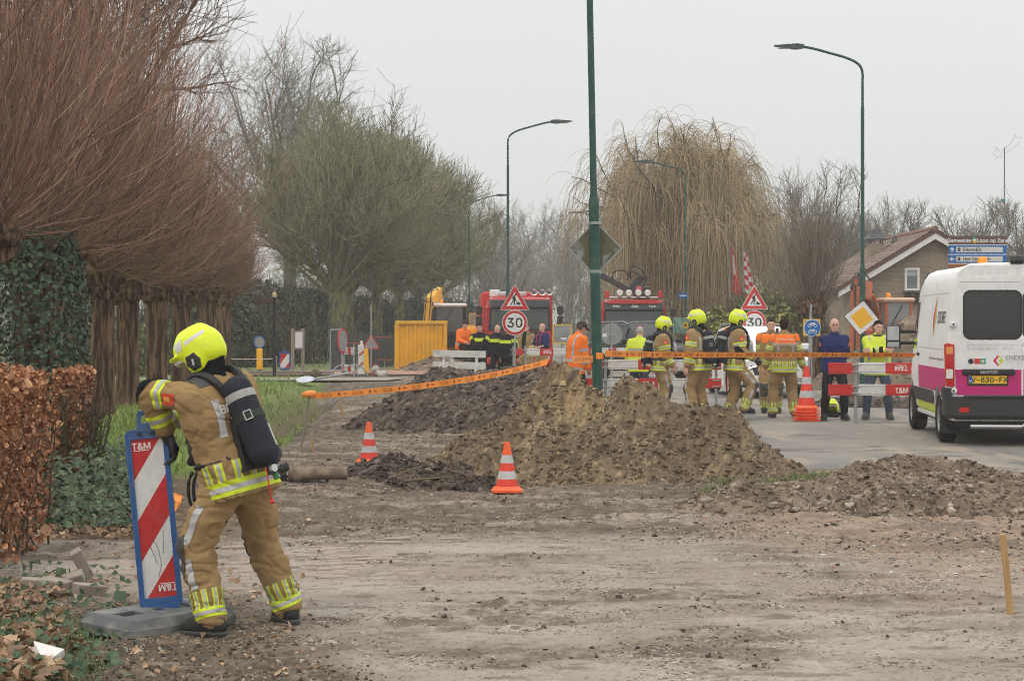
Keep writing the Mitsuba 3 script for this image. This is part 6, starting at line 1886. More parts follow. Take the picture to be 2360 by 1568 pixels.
# ---- two red trucks facing the camera ------------------------------------------------------------------
def truck_cab(k, W, H, vis, black_visor):
 """cab, front towards -y"""
 h = W / 2
 ring = lambda y, i, z0, z1: [(-h + i, y, z0), (h - i, y, z0), (h - i, y, z0 + .9), (h - i * 1.2, y, z1 - .35), (h - i - .10, y, z1 - .03), (h * .5, y, z1), (-h * .5, y, z1), (-h + i + .10, y, z1 - .03), (-h + i * 1.2, y, z1 - .35), (-h + i, y, z0 + .9)]
 part(k, 'cab', loft([ring(0.0, .10, .45, H - .12), ring(.06, .03, .42, H - .03), ring(.3, 0, .40, H), ring(1.9, 0, .40, H + .03)]), 'truck_red', 25)
 ws = [(-h + .13, vis[0]), (h - .13, vis[0]), (h - .17, vis[1]), (-h + .17, vis[1])]
 w = part(k, 'windscreen', slab(sg.Polygon(ws).buffer(-.05).buffer(.05), .05, -.035), mat((.075, .092, .097), .08, spec=.6))
 part(w, 'frame', slab(sg.Polygon(ws).buffer(.05).difference(sg.Polygon(ws).buffer(-.012)), .055, -.045), BLACK)
 for x in (-.45, .35):
  part(w, 'wiper', tube([(x, -.06, vis[0] + .03), (x - .3, -.055, vis[0] + .10), (x - .62, -.05, vis[0] + .13)], .012, 5), BLACK)
 part(k, 'sun_visor', hull([(x, y, z) for x, y, z in ((-h + .16, -.06, vis[1] + .02), (h - .16, -.06, vis[1] + .02), (-h + .10, .02, vis[1] + .32), (h - .10, .02, vis[1] + .32), (-h + .12, -.16, vis[1] + .06), (h - .12, -.16, vis[1] + .06), (-h + .2, -.1, vis[1] + .30), (h - .2, -.1, vis[1] + .30))]), mat((.03, .032, .036), .35) if black_visor else 'truck_red')
 g = part(k, 'grille', slab(rrect(-h + .22, .72, h - .22, vis[0] - .09, .06), .06, -.06), mat((.035, .036, .038), .5))
 for i in range(6):
  part(g, 'slat', tr(box((W - .7, .03, .035), ch=.008), 0, -.075, .80 + i * (vis[0] - .98) / 6), mat((.06, .06, .065), .4))
 part(k, 'bumper', tr(box((W - .04, .24, .36), ch=.05), 0, -.06, .58), 'truck_red')
 for sx in (-1, 1):
  hl = part(k, 'headlight', tr(box((.36, .06, .17), ch=.03), sx * (h - .30), -.17, .64), mat((.70, .71, .70), .12, spec=.8))
  part(k, 'marker_lamp', tr(box((.05, .03, .04), ch=.01), sx * (h - .18), -.06, vis[1] + .37), mat((.95, .85, .65), .3))
  for dz, hh in ((.30, .30), (-.12, .44)):
   m_ = part(k, 'mirror', tr(box((.22, .13, hh), ch=.04), sx * (h + .24), -.10, (vis[0] + vis[1]) / 2 + dz), BLACK)
  part(k, 'mirror_arm', tube([(sx * (h - .05), 0, vis[1] - .02), (sx * (h + .2), -.08, vis[1] + .05), (sx * (h + .22), -.08, vis[0] + .0), (sx * (h - .05), 0, vis[0] - .1)], .018, 6), BLACK)
  wheel(k, sx * (h - .18), .62, .48, .30, sx, 8)
 part(k, 'underbody', box((W - .5, 5.2, .3), (0, 3.0, .62), .05), BLACK)
p = at(1197, 742, 66.0)
t1 = thing('fire_truck', 'red fire truck with chrome horns on its roof, behind the left speed sign', 'fire truck', loc=(p[0], 66.0, -.15), yaw=2)
truck_cab(t1, 2.30, 2.72, (1.62, 2.32), True)
part(t1, 'body', box((2.50, 5.6, 2.45), (0, 4.9, 1.72), .06), 'truck_red')
for sx in (-1, 1):
 part(t1, 'side_stripe', hull([(sx * (1.10), 1.0, z) for z in ()] + [(sx * a, y, z) for a, y, z in ((1.152, .25, 1.75), (1.152, .8, 1.75), (1.152, .45, 2.3), (1.152, 1.0, 2.3), (1.156, .25, 1.75), (1.156, .8, 1.75), (1.156, .45, 2.3), (1.156, 1.0, 2.3))]), WHITEP if sx > 0 else mat((.05, .08, .45), .4))
part(t1, 'light_bar', tr(box((1.0, .28, .16), ch=.04), -.25, .35, 2.84), mat((.55, .56, .60), .2))
part(t1, 'roof_box', tr(box((.34, .3, .26), ch=.03), -.85, .5, 2.86), WHITEP)
for x in (.50, .78, 1.02):
 hk = part(t1, 'horn', lathe([(.04, .5), (.05, .1), (.13, 0), (.135, -.01), (.09, .02), (.03, .12)], 18).apply_transform(np.array([[1, 0, 0, x], [0, 0, 1, .1], [0, -1, 0, 2.92], [0, 0, 0, 1.0]])), CHROME, 40)
part(t1, 'front_emblem', slab([(-.5, 1.33), (.45, 1.45), (.5, 1.42), (-.45, 1.29)], .012, -.075), WHITEP)
part(t1, 'fog_strip', tr(box((.6, .02, .08)), .45, -.19, .95), mat((.7, .7, .7), .3))
p = at(1460, 742, 68.5)
t2 = thing('crane_truck', 'dark red truck with a folded black loading crane and four round roof lamps', 'truck', loc=(p[0], 68.5, -.15), yaw=-1)
truck_cab(t2, 2.34, 2.66, (1.56, 2.26), True)
part(t2, 'visor_band', slab(sg.Polygon([(-.95, 2.52), (.95, 2.52), (.75, 2.66), (-.75, 2.66)]), .03, -.16), 'truck_red')
for s_, x in (('Mike', -.62), ('Joep', .02), ('Luuk', .66)):
 part(t2, 'visor_lettering', text(s_, .085, True, True, .006).apply_translation([x, -.165, 2.43]), WHITEP)
part(t2, 'lamp_rail', cyl((-.95, .1, 2.74), (.95, .1, 2.74), .03, 8), CHROME)
for x in (-.50, -.17, .17, .50):
 l_ = part(t2, 'roof_lamp', lathe([(0, .16), (.07, .15), (.115, .02), (.12, 0), (.10, -.02), (0, -.03)], 20).apply_transform(np.array([[1, 0, 0, x], [0, 0, 1, .02], [0, -1, 0, 2.90], [0, 0, 0, 1.0]])), CHROME, 40)
 part(l_, 'lens', disc(.098, .012, 20).apply_translation([x, -.018, 2.90]), mat((.78, .77, .70), .2))
for x in (-.95, .95):
 b_ = part(t2, 'beacon_lamp', lathe([(0, 2.72), (.08, 2.72), (.08, 2.86), (.075, 2.98), (.03, 3.0), (0, 3.0)], 14).apply_translation([x, .1, 0]), mat((.55, .03, .025), .25), 40)
cr = part(t2, 'crane', cat(tr(box((1.25, .22, .20), ch=.03), -.55, 2.3, 3.30, roll=28), tr(box((.9, .22, .24), ch=.03), .12, 2.3, 3.22, roll=-50), tr(box((.62, .5, .5), ch=.06), .40, 2.3, 2.95), tr(box((.5, .2, .16), ch=.03), -1.02, 2.3, 3.52, roll=20)), mat((.03, .032, .035), .5))
for pts in ([(-.65, 2.2, 3.4), (-.55, 2.2, 3.75), (-.2, 2.2, 3.72), (-.15, 2.2, 3.40)], [(-.05, 2.2, 3.5), (.15, 2.2, 3.92), (.45, 2.2, 3.70), (.42, 2.2, 3.2)], [(0, 2.2, 3.45), (.05, 2.2, 3.72), (.28, 2.2, 3.60), (.3, 2.2, 3.2)]):
 part(cr, 'hydraulic_hose', tube(spline(pts, 16), .028, 6), BLACK, True)
part(cr, 'emblem', disc(.11, .01, 20).apply_translation([.28, 2.03, 3.08]), mat((.55, .12, .16), .4))
part(t2, 'load_bed', box((2.35, 4.4, .7), (0, 4.6, 1.35), .04), mat((.05, .05, .055), .6))
part(t2, 'front_strip', slab([(-.95, 1.30), (.95, 1.30), (.95, 1.38), (-.95, 1.38)], .012, -.09), 'truck_red')
part(t2, 'chrome_strip', slab([(-.98, 1.12), (.98, 1.12), (.98, 1.22), (-.98, 1.22)], .012, -.09), CHROME)
part(t2, 'front_lettering', text('CRANE', .06, True, True, .004).apply_translation([0, -.094, 1.34]), WHITEP) if False else None
# ---- white SUV behind the firefighters ----------------------------------------------------------------
def car(k, paint, L=4.5, W=1.82, H=1.62):
 """front towards -y"""
 h = W / 2
 def sec(y, zb, zt, w, belt, roofw):
  return [(-w, y, zb), (-w, y, belt * .72), (-w * .985, y, belt), (-roofw, y, zt - .05), (-roofw * .86, y, zt), (roofw * .86, y, zt), (roofw, y, zt - .05), (w * .985, y, belt), (w, y, belt * .72), (w, y, zb)]
 b = mani(loft([sec(0, .32, .86, h - .24, .80, h - .30), sec(.10, .26, .95, h - .10, .86, h - .22), sec(.45, .24, 1.03, h - .01, .96, h - .12), sec(1.05, .24, 1.10, h, 1.02, h - .09), sec(L - .25, .26, 1.12, h, 1.05, h - .09), sec(L, .35, 1.0, h - .08, .95, h - .2)]))
 top = mani(loft([sec(.98, .95, 1.08, h - .10, 1.0, h - .14), sec(1.35, .95, 1.36, h - .10, 1.1, h - .22), sec(1.85, .95, H - .03, h - .10, 1.1, h - .28), sec(2.8, .95, H, h - .10, 1.1, h - .26), sec(3.9, .95, H - .05, h - .10, 1.1, h - .28), sec(L - .22, .95, 1.15, h - .12, 1.05, h - .24)]))
 for yy in (.88, L - .92):
  for sx in (-1, 1):
   b = b - mani(cyl((sx * (h - .30), yy, .36), (sx * (h + .2), yy, .36), .41, 32))
 bm = unmani(b + top)
 part(k, 'body', bm, paint, 25)
 ws = hull([(sx * x, y, z) for sx in (-1, 1) for x, y, z in ((h - .20, 1.06, 1.10), (h - .34, 1.80, H - .09), (h - .20, 1.04, 1.115), (h - .34, 1.78, H - .075))])
 part(k, 'windscreen', ws, GLASS)
 for sx in (-1, 1):
  for y0, y1 in ((1.75, 2.55), (2.63, 3.55)):
   part(k, 'side_window', hull([(sx * x, y, z) for y in (y0, y1) for x, z in ((h - .09, 1.12), (h - .225, H - .13), (h - .085, 1.12), (h - .22, H - .13))] if y0 > 1.7 else []), GLASS)
  hl = part(k, 'headlight', hull([(sx * x, y, z) for x, y, z in ((h - .10, .22, .86), (h - .42, .04, .78), (h - .12, .15, .72), (h - .40, .02, .70), (h - .05, .45, .90))]), mat((.72, .74, .76), .10, spec=.8), 40)
  part(k, 'chrome_trim', tube([(sx * .30, -.01, .74), (sx * (h - .40), 0.0, .68), (sx * (h - .22), .06, .55), (sx * (h - .26), .06, .42)], .032, 6), CHROME, 40)
  part(k, 'fog_lamp', disc(.07, .04, 16).apply_translation([sx * (h - .30), .02, .50]), mat((.6, .62, .62), .15))
  m_ = part(k, 'mirror', tr(box((.22, .12, .16), ch=.04), sx * (h + .10), 1.42, 1.14), paint)
  for yy in (.88, L - .92):
   wheel(k, sx * (h - .13), yy, .36, .23, sx, 5)
  part(k, 'roof_rail', tube([(sx * (h - .30), 1.9, H - .01), (sx * (h - .28), 2.1, H + .05), (sx * (h - .28), 3.5, H + .04), (sx * (h - .30), 3.8, H - .03)], .018, 6), mat((.4, .41, .42), .3, .8))
 g = part(k, 'grille', hull([(x, y, z) for x, y, z in ((-.52, .0, .74), (.52, 0, .74), (-.42, -.01, .52), (.42, -.01, .52), (-.5, .06, .76), (.5, .06, .76), (-.44, .06, .50), (.44, .06, .50))]), BLACK)
 for z in (.58, .64, .70):
  part(g, 'slat', tr(box((.86, .02, .016)), 0, -.016, z), mat((.25, .25, .26), .3, .8))
 part(k, 'front_bumper', hull([(x, y, z) for x, y in ((-h + .06, .30), (-h + .22, .0), (h - .22, .0), (h - .06, .30)) for z in (.24, .46)]), PLASTIC)
 part(k, 'skid_plate', hull([(x, y, z) for x, y in ((-.55, .02), (-.45, -.03), (.45, -.03), (.55, .02)) for z in (.26, .33)]), mat((.62, .63, .64), .3, .6))
 pk = part(k, 'number_plate', tr(box((.52, .012, .11)), 0, -.034, .49), mat((.85, .52, .02), .4))
 part(pk, 'blue_strip', tr(box((.05, .004, .105)), -.235, -.042, .49), mat((.02, .08, .40), .5))
 part(k, 'bonnet_line', tube([(-.5, .16, .965), (-.62, .6, 1.055), (-.66, 1.0, 1.10)], .006, 4), mat((.4, .4, .42), .4))
p = at(1782, 742, 43.3)
suv = thing('car', 'white off-road car with chrome front trim behind the walking firefighter', 'car', loc=(p[0], 43.3, 0), yaw=3)
car(suv, 'car_white')
p = at(1560, 742, 57)
jeep = thing('car', 'small black boxy car behind the two firefighters in yellow helmets', 'car', loc=(p[0], 57, 0), yaw=28)
car(jeep, mat((.02, .022, .024), .25), 4.0, 1.7, 1.68)
# ---- excavators -------------------------------------------------------------------------------------------
def digger(k, paint, pts, cab, roofc, cabw=.95, cabd=1.0, glassm=None, frame=None, boomw=.26):
 """boom polyline (x, y, z), cab (x, y, z0, z1)"""
 x, y, z0, z1 = cab
 for q in (-1, 1):
  t_ = part(k, 'track', tr(hull([(a, b, c) for a in (-.2, .2) for b, c in ((-1.2, .35), (-1.0, .06), (1.0, .06), (1.2, .35), (1.0, .62), (-1.0, .62))]), x + .2 + q * .75, y + .6, 0), BLACK, 30)
 part(k, 'undercarriage', box((1.2, 1.6, .4), (x + .2, y + .6, .45), .05), DARKGREY)
 part(k, 'upper_body', box((2.1, 2.4, .65), (x + .35, y + .9, .98), .10), paint)
 part(k, 'counterweight', box((2.0, .7, .7), (x + .35, y + 2.2, 1.25), .15), paint)
 c = part(k, 'cab', cat(*[box((.08, .08, z1 - z0), (x + a * cabw / 2, y + b * cabd / 2, (z0 + z1) / 2), .01) for a in (-1, 1) for b in (-1, 1)],
    box((cabw + .08, cabd + .08, .5), (x, y, z0 + .1), .03), box((cabw + .08, .06, .06), (x, y - cabd / 2, z0 + .38), .01)), frame or paint)
 part(c, 'roof', box((cabw + .22, cabd + .22, .14), (x, y, z1 + .05), .05), roofc)
 gm = glassm or mat((.10, .12, .125), .08, spec=.7)
 part(c, 'front_window', box((cabw - .08, .012, z1 - z0 - .40), (x, y - cabd / 2, (z0 + z1) / 2 + .18)), gm)
 for q in (-1, 1):
  part(c, 'side_window', box((.012, cabd - .08, z1 - z0 - .40), (x + q * cabw / 2, y, (z0 + z1) / 2 + .18)), gm)
 part(c, 'wiper', tube([(x + .1, y - cabd / 2 - .03, z1 - .1), (x - .22, y - cabd / 2 - .03, z1 - .65)], .014, 5), BLACK)
 part(c, 'seat', box((.45, .45, .55), (x, y + .15, z0 + .45), .08), BLACK)
 part(k, 'beacon_lamp', lathe([(0, 0), (.07, 0), (.07, .10), (.03, .14), (0, .14)], 12).apply_translation([x - cabw * .3, y, z1 + .12]), AMBER, 40)
 for i, ((a, wa), (b, wb)) in enumerate(zip(pts[:-1], pts[1:])):
  a, b = np.array(a, float), np.array(b, float)
  d = (b - a) / np.linalg.norm(b - a)
  s = np.cross(d, [1, 0, 0])
  s /= np.linalg.norm(s)
  w = np.array([boomw / 2, 0, 0])
  bk = part(k, 'boom' if i == 0 else 'dipper_arm', hull([a + s * wa + w, a - s * wa + w, a + s * wa - w, a - s * wa - w, b + s * wb + w, b - s * wb + w, b + s * wb - w, b - s * wb - w]), paint)
  part(bk, 'ram', cyl(a + s * (wa + .08) * -1 + d * .1, a - s * (wa + .08) + d * np.linalg.norm(b - a) * .55, .06, 10), mat((.05, .05, .055), .5))
  part(bk, 'ram_rod', cyl(a - s * (wa + .08) + d * np.linalg.norm(b - a) * .5, b - s * (wb + .05), .035, 8), CHROME)
  for o in (-.08, .08):
   part(bk, 'hydraulic_hose', tube(spline([a + w * o * 8 + s * (wa + .05), (a + b) / 2 + s * (max(wa, wb) + .14) + w * o * 8, b + s * (wb + .04) + w * o * 8, b + d * .2 - s * .1 + w * o * 8], 14), .022, 6), BLACK, True)
  part(bk, 'pin', cyl(b - w * 1.35, b + w * 1.35, .07, 12), DARKGREY)
 e = np.array(pts[-1][0], float)
 part(k, 'bucket', hull([e + [q * .32, yy, zz] for q in (-1, 1) for yy, zz in ((-.1, .05), (.25, 0), (.4, -.35), (.2, -.62), (-.2, -.55))]), mat((.16, .11, .08), .6))
X_ = lambda u, D: float((u - UC) / FD * D)
Z_ = lambda v, D: float(EYE - (v - VH) / FD * D)
yd = thing('excavator', 'yellow excavator with white cab roof standing behind the yellow container', 'excavator')
digger(yd, 'digger_yellow', [((X_(1010, 72), 72.6, .9), .22), ((X_(1008, 72), 73.2, Z_(672, 72)), .20), ((X_(992, 72), 70.2, Z_(700, 72)), .22), ((X_(985, 72), 69.9, .75), .16)][0:4], (X_(1036, 71), 71.2, .95, Z_(706, 71)), WHITEP, 1.05, 1.0, frame=BLACK)
od = thing('excavator', 'old orange excavator with a boxy cab in front of the house', 'excavator')
digger(od, 'digger_orange', [((X_(2052, 54), 55.4, 1.1), .22), ((X_(2015, 54), 55.0, Z_(672, 54)), .30), ((X_(1965, 54), 53.4, Z_(662, 54)), .22), ((X_(1972, 53), 53.2, .55), .18)], (X_(2068, 54), 54.3, 1.0, Z_(695, 54)), mat((.62, .42, .30), .5), .68, .9, glassm=mat((.24, .25, .255), .10, spec=.7))
k = person('driver dimly visible behind the glass of the orange excavator cab', (X_(2070, 54), 54.35, 1.02), 172)
r = Rig(1.70, pel=(0, 0, .34), lean=2, feet={-1: (-.1, .34, .05, 0), 1: (.1, .34, .05, 0)}, hands={-1: (-.15, .3, .6), 1: (.15, .3, .6)})
body(k, r)
plain_clothes(k, r, 'blue_cloth', 'denim', .02, .95, -.05, h=.02)
hair(k, r, (.06, .05, .04), 'short', 11)
worn('lamp_green', (.016, .078, .060), .38, (.10, .12, .10), .45, 2.5, spec=.5)
worn('sign_white', (.74, .75, .74), .4, (.45, .43, .40), .4, 5)
worn('sign_red', (.55, .025, .03), .4, (.30, .10, .08), .35, 5)
worn('plank_white', (.70, .70, .68), .45, (.25, .22, .19), .55, 7)
worn('plank_red', (.60, .030, .022), .45, (.22, .10, .08), .5, 7)
worn('grey_metal', (.33, .35, .36), .5, (.17, .16, .13), .5, 4, metal=.3)
worn('beacon_blue', (.030, .115, .33), .42, (.12, .13, .16), .5, 9)
worn('cone_red', (.80, .055, .028), .45, (.25, .12, .09), .40, 12)
worn('cone_orange', (.95, .13, .03), .45, (.25, .14, .10), .45, 12)
worn('cone_white', (.56, .57, .58), .35, (.22, .19, .17), .45, 14)
pmat('wood_raw', lambda p, n, uv: mikit.mix((.50, .33, .16), (.36, .21, .09), _F(p.x * 60, p.y * 60, p.z * 4, 3)), .8)
pmat('wood_grey', lambda p, n, uv: mikit.mix((.20, .18, .145), (.33, .30, .25), _F(p.x * 40, p.y * 40, p.z * 3, 3)), .85)
pmat('algae_metal', lambda p, n, uv: mikit.mix(mikit.mix((.30, .32, .32), (.135, .13, .08), mikit.smoothstep(.32, .50, _F(p.x * 5, p.y * 5, p.z * 4, 4))), (.085, .075, .045), mikit.smoothstep(.46, .62, _F(p.x * 13, p.y * 13, p.z * 7, 4)) * .8), .6)
def lamp(label, u, D, arm, H=8.0, lean=0.0, r=.065, group='green street lamps along the road', coll=2.9):
 x = X_(u, D)
 k = thing('street_lamp', label, 'street lamp', group, mtx=mov(x, D, 0) @ trimesh.transformations.rotation_matrix(math.radians(lean), [0, 1, 0]))
 part(k, 'pole', lathe([(0, -.3), (r, -.3), (r, coll), (r * .92, coll + .05), (r * .66, coll + .12), (r * .60, 6.6), (.032, 6.62), (.030, H - .75)], 20), 'lamp_green', 30)
 a = arm
 part(k, 'arm', tube(spline([(0, 0, H - .78), (0, 0, H - .62), (a * .05, 0, H - .46), (a * .20, 0, H - .34), (a * .70, 0, H - .17), (a * 1.15, 0, H - .05), (a * 1.38, 0, H - .01)], 30), .030, 10), 'lamp_green', True)
 h = part(k, 'lamp_head', hull([(a * x_, y, H + z) for x_, y, z in ((1.34, .05, .04), (1.34, -.05, .04), (1.34, .05, -.05), (1.34, -.05, -.05), (1.5, .12, .05), (1.5, -.12, .05), (1.52, .11, -.07), (1.52, -.11, -.07), (2.02, .06, .02), (2.02, -.06, .02), (2.02, .06, -.005), (2.02, -.06, -.005))]), mat((.06, .09, .085), .4))
 part(h, 'light_panel', box((.40, .15, .006), (a * 1.72, 0, H - .052)), mat((.5, .5, .48), .3))
 part(k, 'collar', lathe([(r, coll - .9), (r * 1.06, coll - .89), (r * 1.06, coll - .84), (r, coll - .83)], 20), mat((.03, .16, .12), .35), 30)
 part(k, 'service_door', tr(box((.07, .015, .32), ch=.005), 0, -r, .55), 'lamp_green')
 return k
main_pole = lamp('nearest green lamp post, rising out of the frame from the brown soil heap', 1380, 24.0, 1, lean=-1.15, coll=3.2)
l1 = lamp('green street lamp behind the left roadworks sign', 1170, 60.2, 1)
l2 = lamp('green street lamp beside the police officers', 1081, 95, 1)
l3 = lamp('third green street lamp of the left row, in front of the farthest round tree', 1106, 133, 1)
l4 = lamp('fourth green street lamp of the left row, at the street end', 1143, 192, 1)
lamp('fifth green street lamp of the left row, smallest', 1152, 260, 1)
rp = lamp('tall green street lamp on the right with the yellow priority sign', 1987, 43.8, -1)
lamp('green street lamp before the weeping willow', 1579, 75.2, -1)
lamp('third green street lamp of the right row, partly behind the nearest post', 1391, 110, -1)
lamp('fourth green street lamp of the right row, left of the diamond sign', 1336, 172, -1)
lamp('fifth green street lamp of the right row, smallest', 1325, 240, -1)
def strap_(k, r, z):
 part(k, 'clamp', lathe([(r + .002, z - .012), (r + .008, z - .012), (r + .008, z + .012), (r + .002, z + .012)], 18), GALV)
def turn45(s):
 return sg.Polygon([(0, s), (s, 0), (0, -s), (-s, 0)])
D_ = 24.1
x_, z_ = X_(1371, D_), Z_(572, D_)
k = thing('priority_sign', 'weathered grey back of a diamond sign on the nearest green lamp post', 'road sign', loc=(x_, D_, z_))
part(k, 'panel', slab(turn45(.34).buffer(-.02).buffer(.02), .012, .0), 'algae_metal')
part(k, 'rim', slab(turn45(.345).buffer(-.02).buffer(.02).difference(turn45(.322)), .022, -.006), GALV)
for zz in (Z_(515, D_), Z_(626, D_)):
 part(k, 'clamp', lathe([(.072, -.018), (.079, -.018), (.079, .018), (.072, .018)], 20).apply_translation([X_(1371.5, 24) - x_ + .0, -.1, zz - z_]), GALV)
D_ = 43.6
k = thing('priority_sign', 'yellow and white diamond priority sign on the right street lamp', 'road sign', loc=(X_(1985, D_), D_, Z_(732, D_)), yaw=0, mtx=mov(X_(1985, D_), D_, Z_(732, D_)) @ trimesh.transformations.rotation_matrix(math.radians(6), [0, 1, 0]))
part(k, 'panel', slab(turn45(.405).buffer(-.03).buffer(.03), .02), mat((.05, .05, .05), .5))
part(k, 'white_border', slab(turn45(.388).buffer(-.03).buffer(.03), .004, -.004), 'sign_white')
part(k, 'yellow_field', slab(turn45(.262).buffer(-.015).buffer(.015), .004, -.008), mat((.82, .44, .02), .45))
part(k, 'bracket', tr(box((.3, .05, .03)), 0, .04, .05), GALV)
def works_sign(label30, labelt, u, D, vt, vc, rc, st):
 """roadworks triangle and 30 sign on a grey post"""
 x = X_(u, D)
 pk = thing('sign_post', 'grey post carrying the ' + labelt.split(' on ')[0], 'post', loc=(x, D, 0))
 part(pk, 'tube', cyl((0, .06, -.2), (0, .06, Z_(vt, D) + .62), .024, 10), GALV, 40)
 part(pk, 'cap', cyl((0, .06, Z_(vt, D) + .62), (0, .06, Z_(vt, D) + .635), .027, 10), DARKGREY, 40)
 k = thing('roadworks_sign', labelt, 'road sign', loc=(x, D, Z_(vt, D)))
 t0 = sg.Polygon([(-st / 2, 0), (st / 2, 0), (0, st * .866)])
 part(k, 'panel', slab(t0.buffer(.02), .02), 'sign_white')
 part(k, 'red_border', slab(t0.buffer(.008).difference(t0.buffer(-st * .115, join_style=2)), .003, -.004), 'sign_red')
 s = st / .64
 fig = [(.0, 0)]
 P = lambda pts: sg.Polygon([(a * s, b * s) for a, b in pts])
 man = sg.Point(.022 * s, .345 * s).buffer(.021 * s).union(P([(-.035, .315), (-.005, .33), (.012, .30), (.000, .235), (-.028, .235), (-.042, .28)])).union(P([(-.028, .245), (.0, .245), (-.045, .17), (-.085, .105), (-.105, .105), (-.065, .175)])).union(P([(-.02, .245), (.003, .24), (.005, .17), (-.003, .105), (-.025, .105), (-.018, .17)])).union(P([(-.03, .31), (-.055, .28), (-.058, .25), (-.046, .25), (-.04, .275), (-.02, .295)])).union(P([(.0, .30), (.02, .255), (.03, .22), (.022, .215), (.008, .25), (-.01, .285)])).union(P([(-.06, .275), (.06, .165), (.055, .158), (-.065, .268)]))
 part(k, 'figure', slab(man.buffer(.004 * s), .003, -.004), BLACK)
 part(k, 'soil_symbol', slab(P([(.02, .105), (.155, .105), (.13, .14), (.10, .165), (.085, .185), (.06, .15), (.035, .13)]), .003, -.004), BLACK)
 k2 = thing('speed_sign', label30, 'road sign', loc=(x, D, Z_(vc, D)))
 part(k2, 'panel', disc(rc, .02, 48, .004), 'sign_white')
 ring = sg.Point(0, 0).buffer(rc * .955, quad_segs=16).difference(sg.Point(0, 0).buffer(rc * .75, quad_segs=16))
 part(k2, 'red_ring', slab(ring, .003, -.004), 'sign_red')
 for s_, ox in (('3', -.33), ('0', .33)):
  part(k2, 'digit', text(s_, rc * .72, True, True, .003, -.001).apply_translation([ox * rc, 0, 0]), BLACK)
works_sign('round red and white 30 sign in front of the left fire truck', 'roadworks triangle sign above the left 30 sign', 1186, 47.0, 712, 743, .31, .66)
works_sign('round 30 sign partly hidden by the walking firefighter', 'roadworks triangle sign in front of the conifer bushes', 1738, 48.0, 711, 742, .295, .64)
D_ = 43.0
k = thing('sign_post', 'grey tube post of the blue bicycle sign', 'post', loc=(X_(1867, D_), D_, 0), mtx=mov(X_(1861, D_), D_, 0) @ trimesh.transformations.rotation_matrix(math.radians(2.2), [0, 1, 0]))
part(k, 'tube', cyl((0, .04, -.2), (0, .04, Z_(700, D_)), .024, 10), GALV, 40)
part(k, 'clamp', cyl((0, .04, 1.35), (0, .04, 1.47), .034, 10), GALV, 40)
k = thing('cycle_sign', 'round blue sign with white moped and bicycle symbols', 'road sign', loc=(X_(1871, D_), D_ - .02, Z_(755, D_)))
part(k, 'panel', disc(.19, .018, 40, .003), 'sign_white')
part(k, 'blue_field', disc(.18, .003, 40).apply_translation([0, -.004, 0]), mat((.012, .13, .42), .4))
def bike(z, moped):
 ms = []
 for x in (-.062, .062):
  a = np.linspace(0, 2 * np.pi, 17)
  ms.append(tube(np.stack([x + .036 * np.cos(a), a * 0 - .006, z - .02 + .036 * np.sin(a)], 1), .006, 5, False))
 for pts in ([(-.062, z - .02), (-.02, z + .03), (.045, z + .03), (.062, z - .02)], [(-.02, z + .03), (0, z - .02), (.045, z + .03)], [(.045, z + .03), (.035, z + .055)], [(-.02, z + .03), (-.03, z + .045)]):
  ms.append(tube([(a, -.006, b) for a, b in pts], .006 if not moped else .009, 5))
 return cat(ms)
part(k, 'moped_symbol', bike(.075, True), WHITEP)
part(k, 'bicycle_symbol', bike(-.07, False), WHITEP)
def panel(label, u0, u1, v0, v1, D, legs=True):
 x0, x1, z0, z1 = X_(u0, D), X_(u1, D), Z_(v1, D), Z_(v0, D)
 k = thing('temporary_sign', label, 'road sign', loc=((x0 + x1) / 2, D, 0))
 w = x1 - x0
 part(k, 'panel', box((w, .02, z1 - z0), (0, 0, (z0 + z1) / 2), .004), 'grey_metal')
 for a, b, c, d in ((w, .02, 0, z1), (w, .02, 0, z0)):
  part(k, 'edge', box((a + .03, .035, .03), (c, -.002, d)), mat((.80, .50, .04), .45))
 for q in (-1, 1):
  part(k, 'edge', box((.03, .034, z1 - z0), (q * w / 2, -.002, (z0 + z1) / 2)), mat((.80, .50, .04), .45))
 part(k, 'post', cyl((0, .03, -.1), (0, .03, z1 + .05), .024, 8), GALV, 40)
 part(k, 'label_sticker', box((w * .3, .004, .06), (w * .08, -.013, z0 + (z1 - z0) * .25)), WHITEP)
panel('grey panel with yellow edges left of the man in orange', 1274, 1316, 748, 790, 54)
panel('tall grey panel with a yellow edge beside the excavator cab', 1082, 1104, 722, 800, 74)
panel('grey panel with yellow edges behind the blue bicycle sign', 1852, 1888, 736, 772, 50)
D_ = 48.5
k = thing('round_sign', 'grey back of a round sign beside the nearest lamp post', 'road sign', loc=(X_(1409, D_), D_, Z_(770, D_)))
part(k, 'panel', disc(.27, .015, 40, .003), 'grey_metal')
part(k, 'post', cyl((0, -.03, .29), (.0, -.03, -1.7), .025, 10), GALV, 40)
part(k, 'bracket', box((.25, .02, .035), (0, -.012, 0)), GALV)
part(k, 'sticker', box((.12, .004, .09), (-.17, -.003, -.02)), WHITEP)
k = thing('street_name_plate', 'small blue street name plate on the lamp before the weeping willow', 'sign', loc=(X_(1573, 75), 74.9, Z_(681, 75)))
part(k, 'panel', box((.36, .015, .19), ch=.003), mat((.02, .12, .38), .4))
part(k, 'lettering', box((.26, .004, .04), (0, -.009, 0)), WHITEP)
k = thing('sunflower_board', 'green board with a painted yellow sunflower behind the two helmets', 'board', loc=(X_(1571, 66), 66, 0))
part(k, 'panel', box((.62, .02, .55), (0, 0, Z_(750, 66)), .004), mat((.18, .36, .30), .5))
part(k, 'flower', disc(.12, .004, 20).apply_translation([.12, -.012, Z_(749, 66)]), mat((.75, .50, .06), .5))
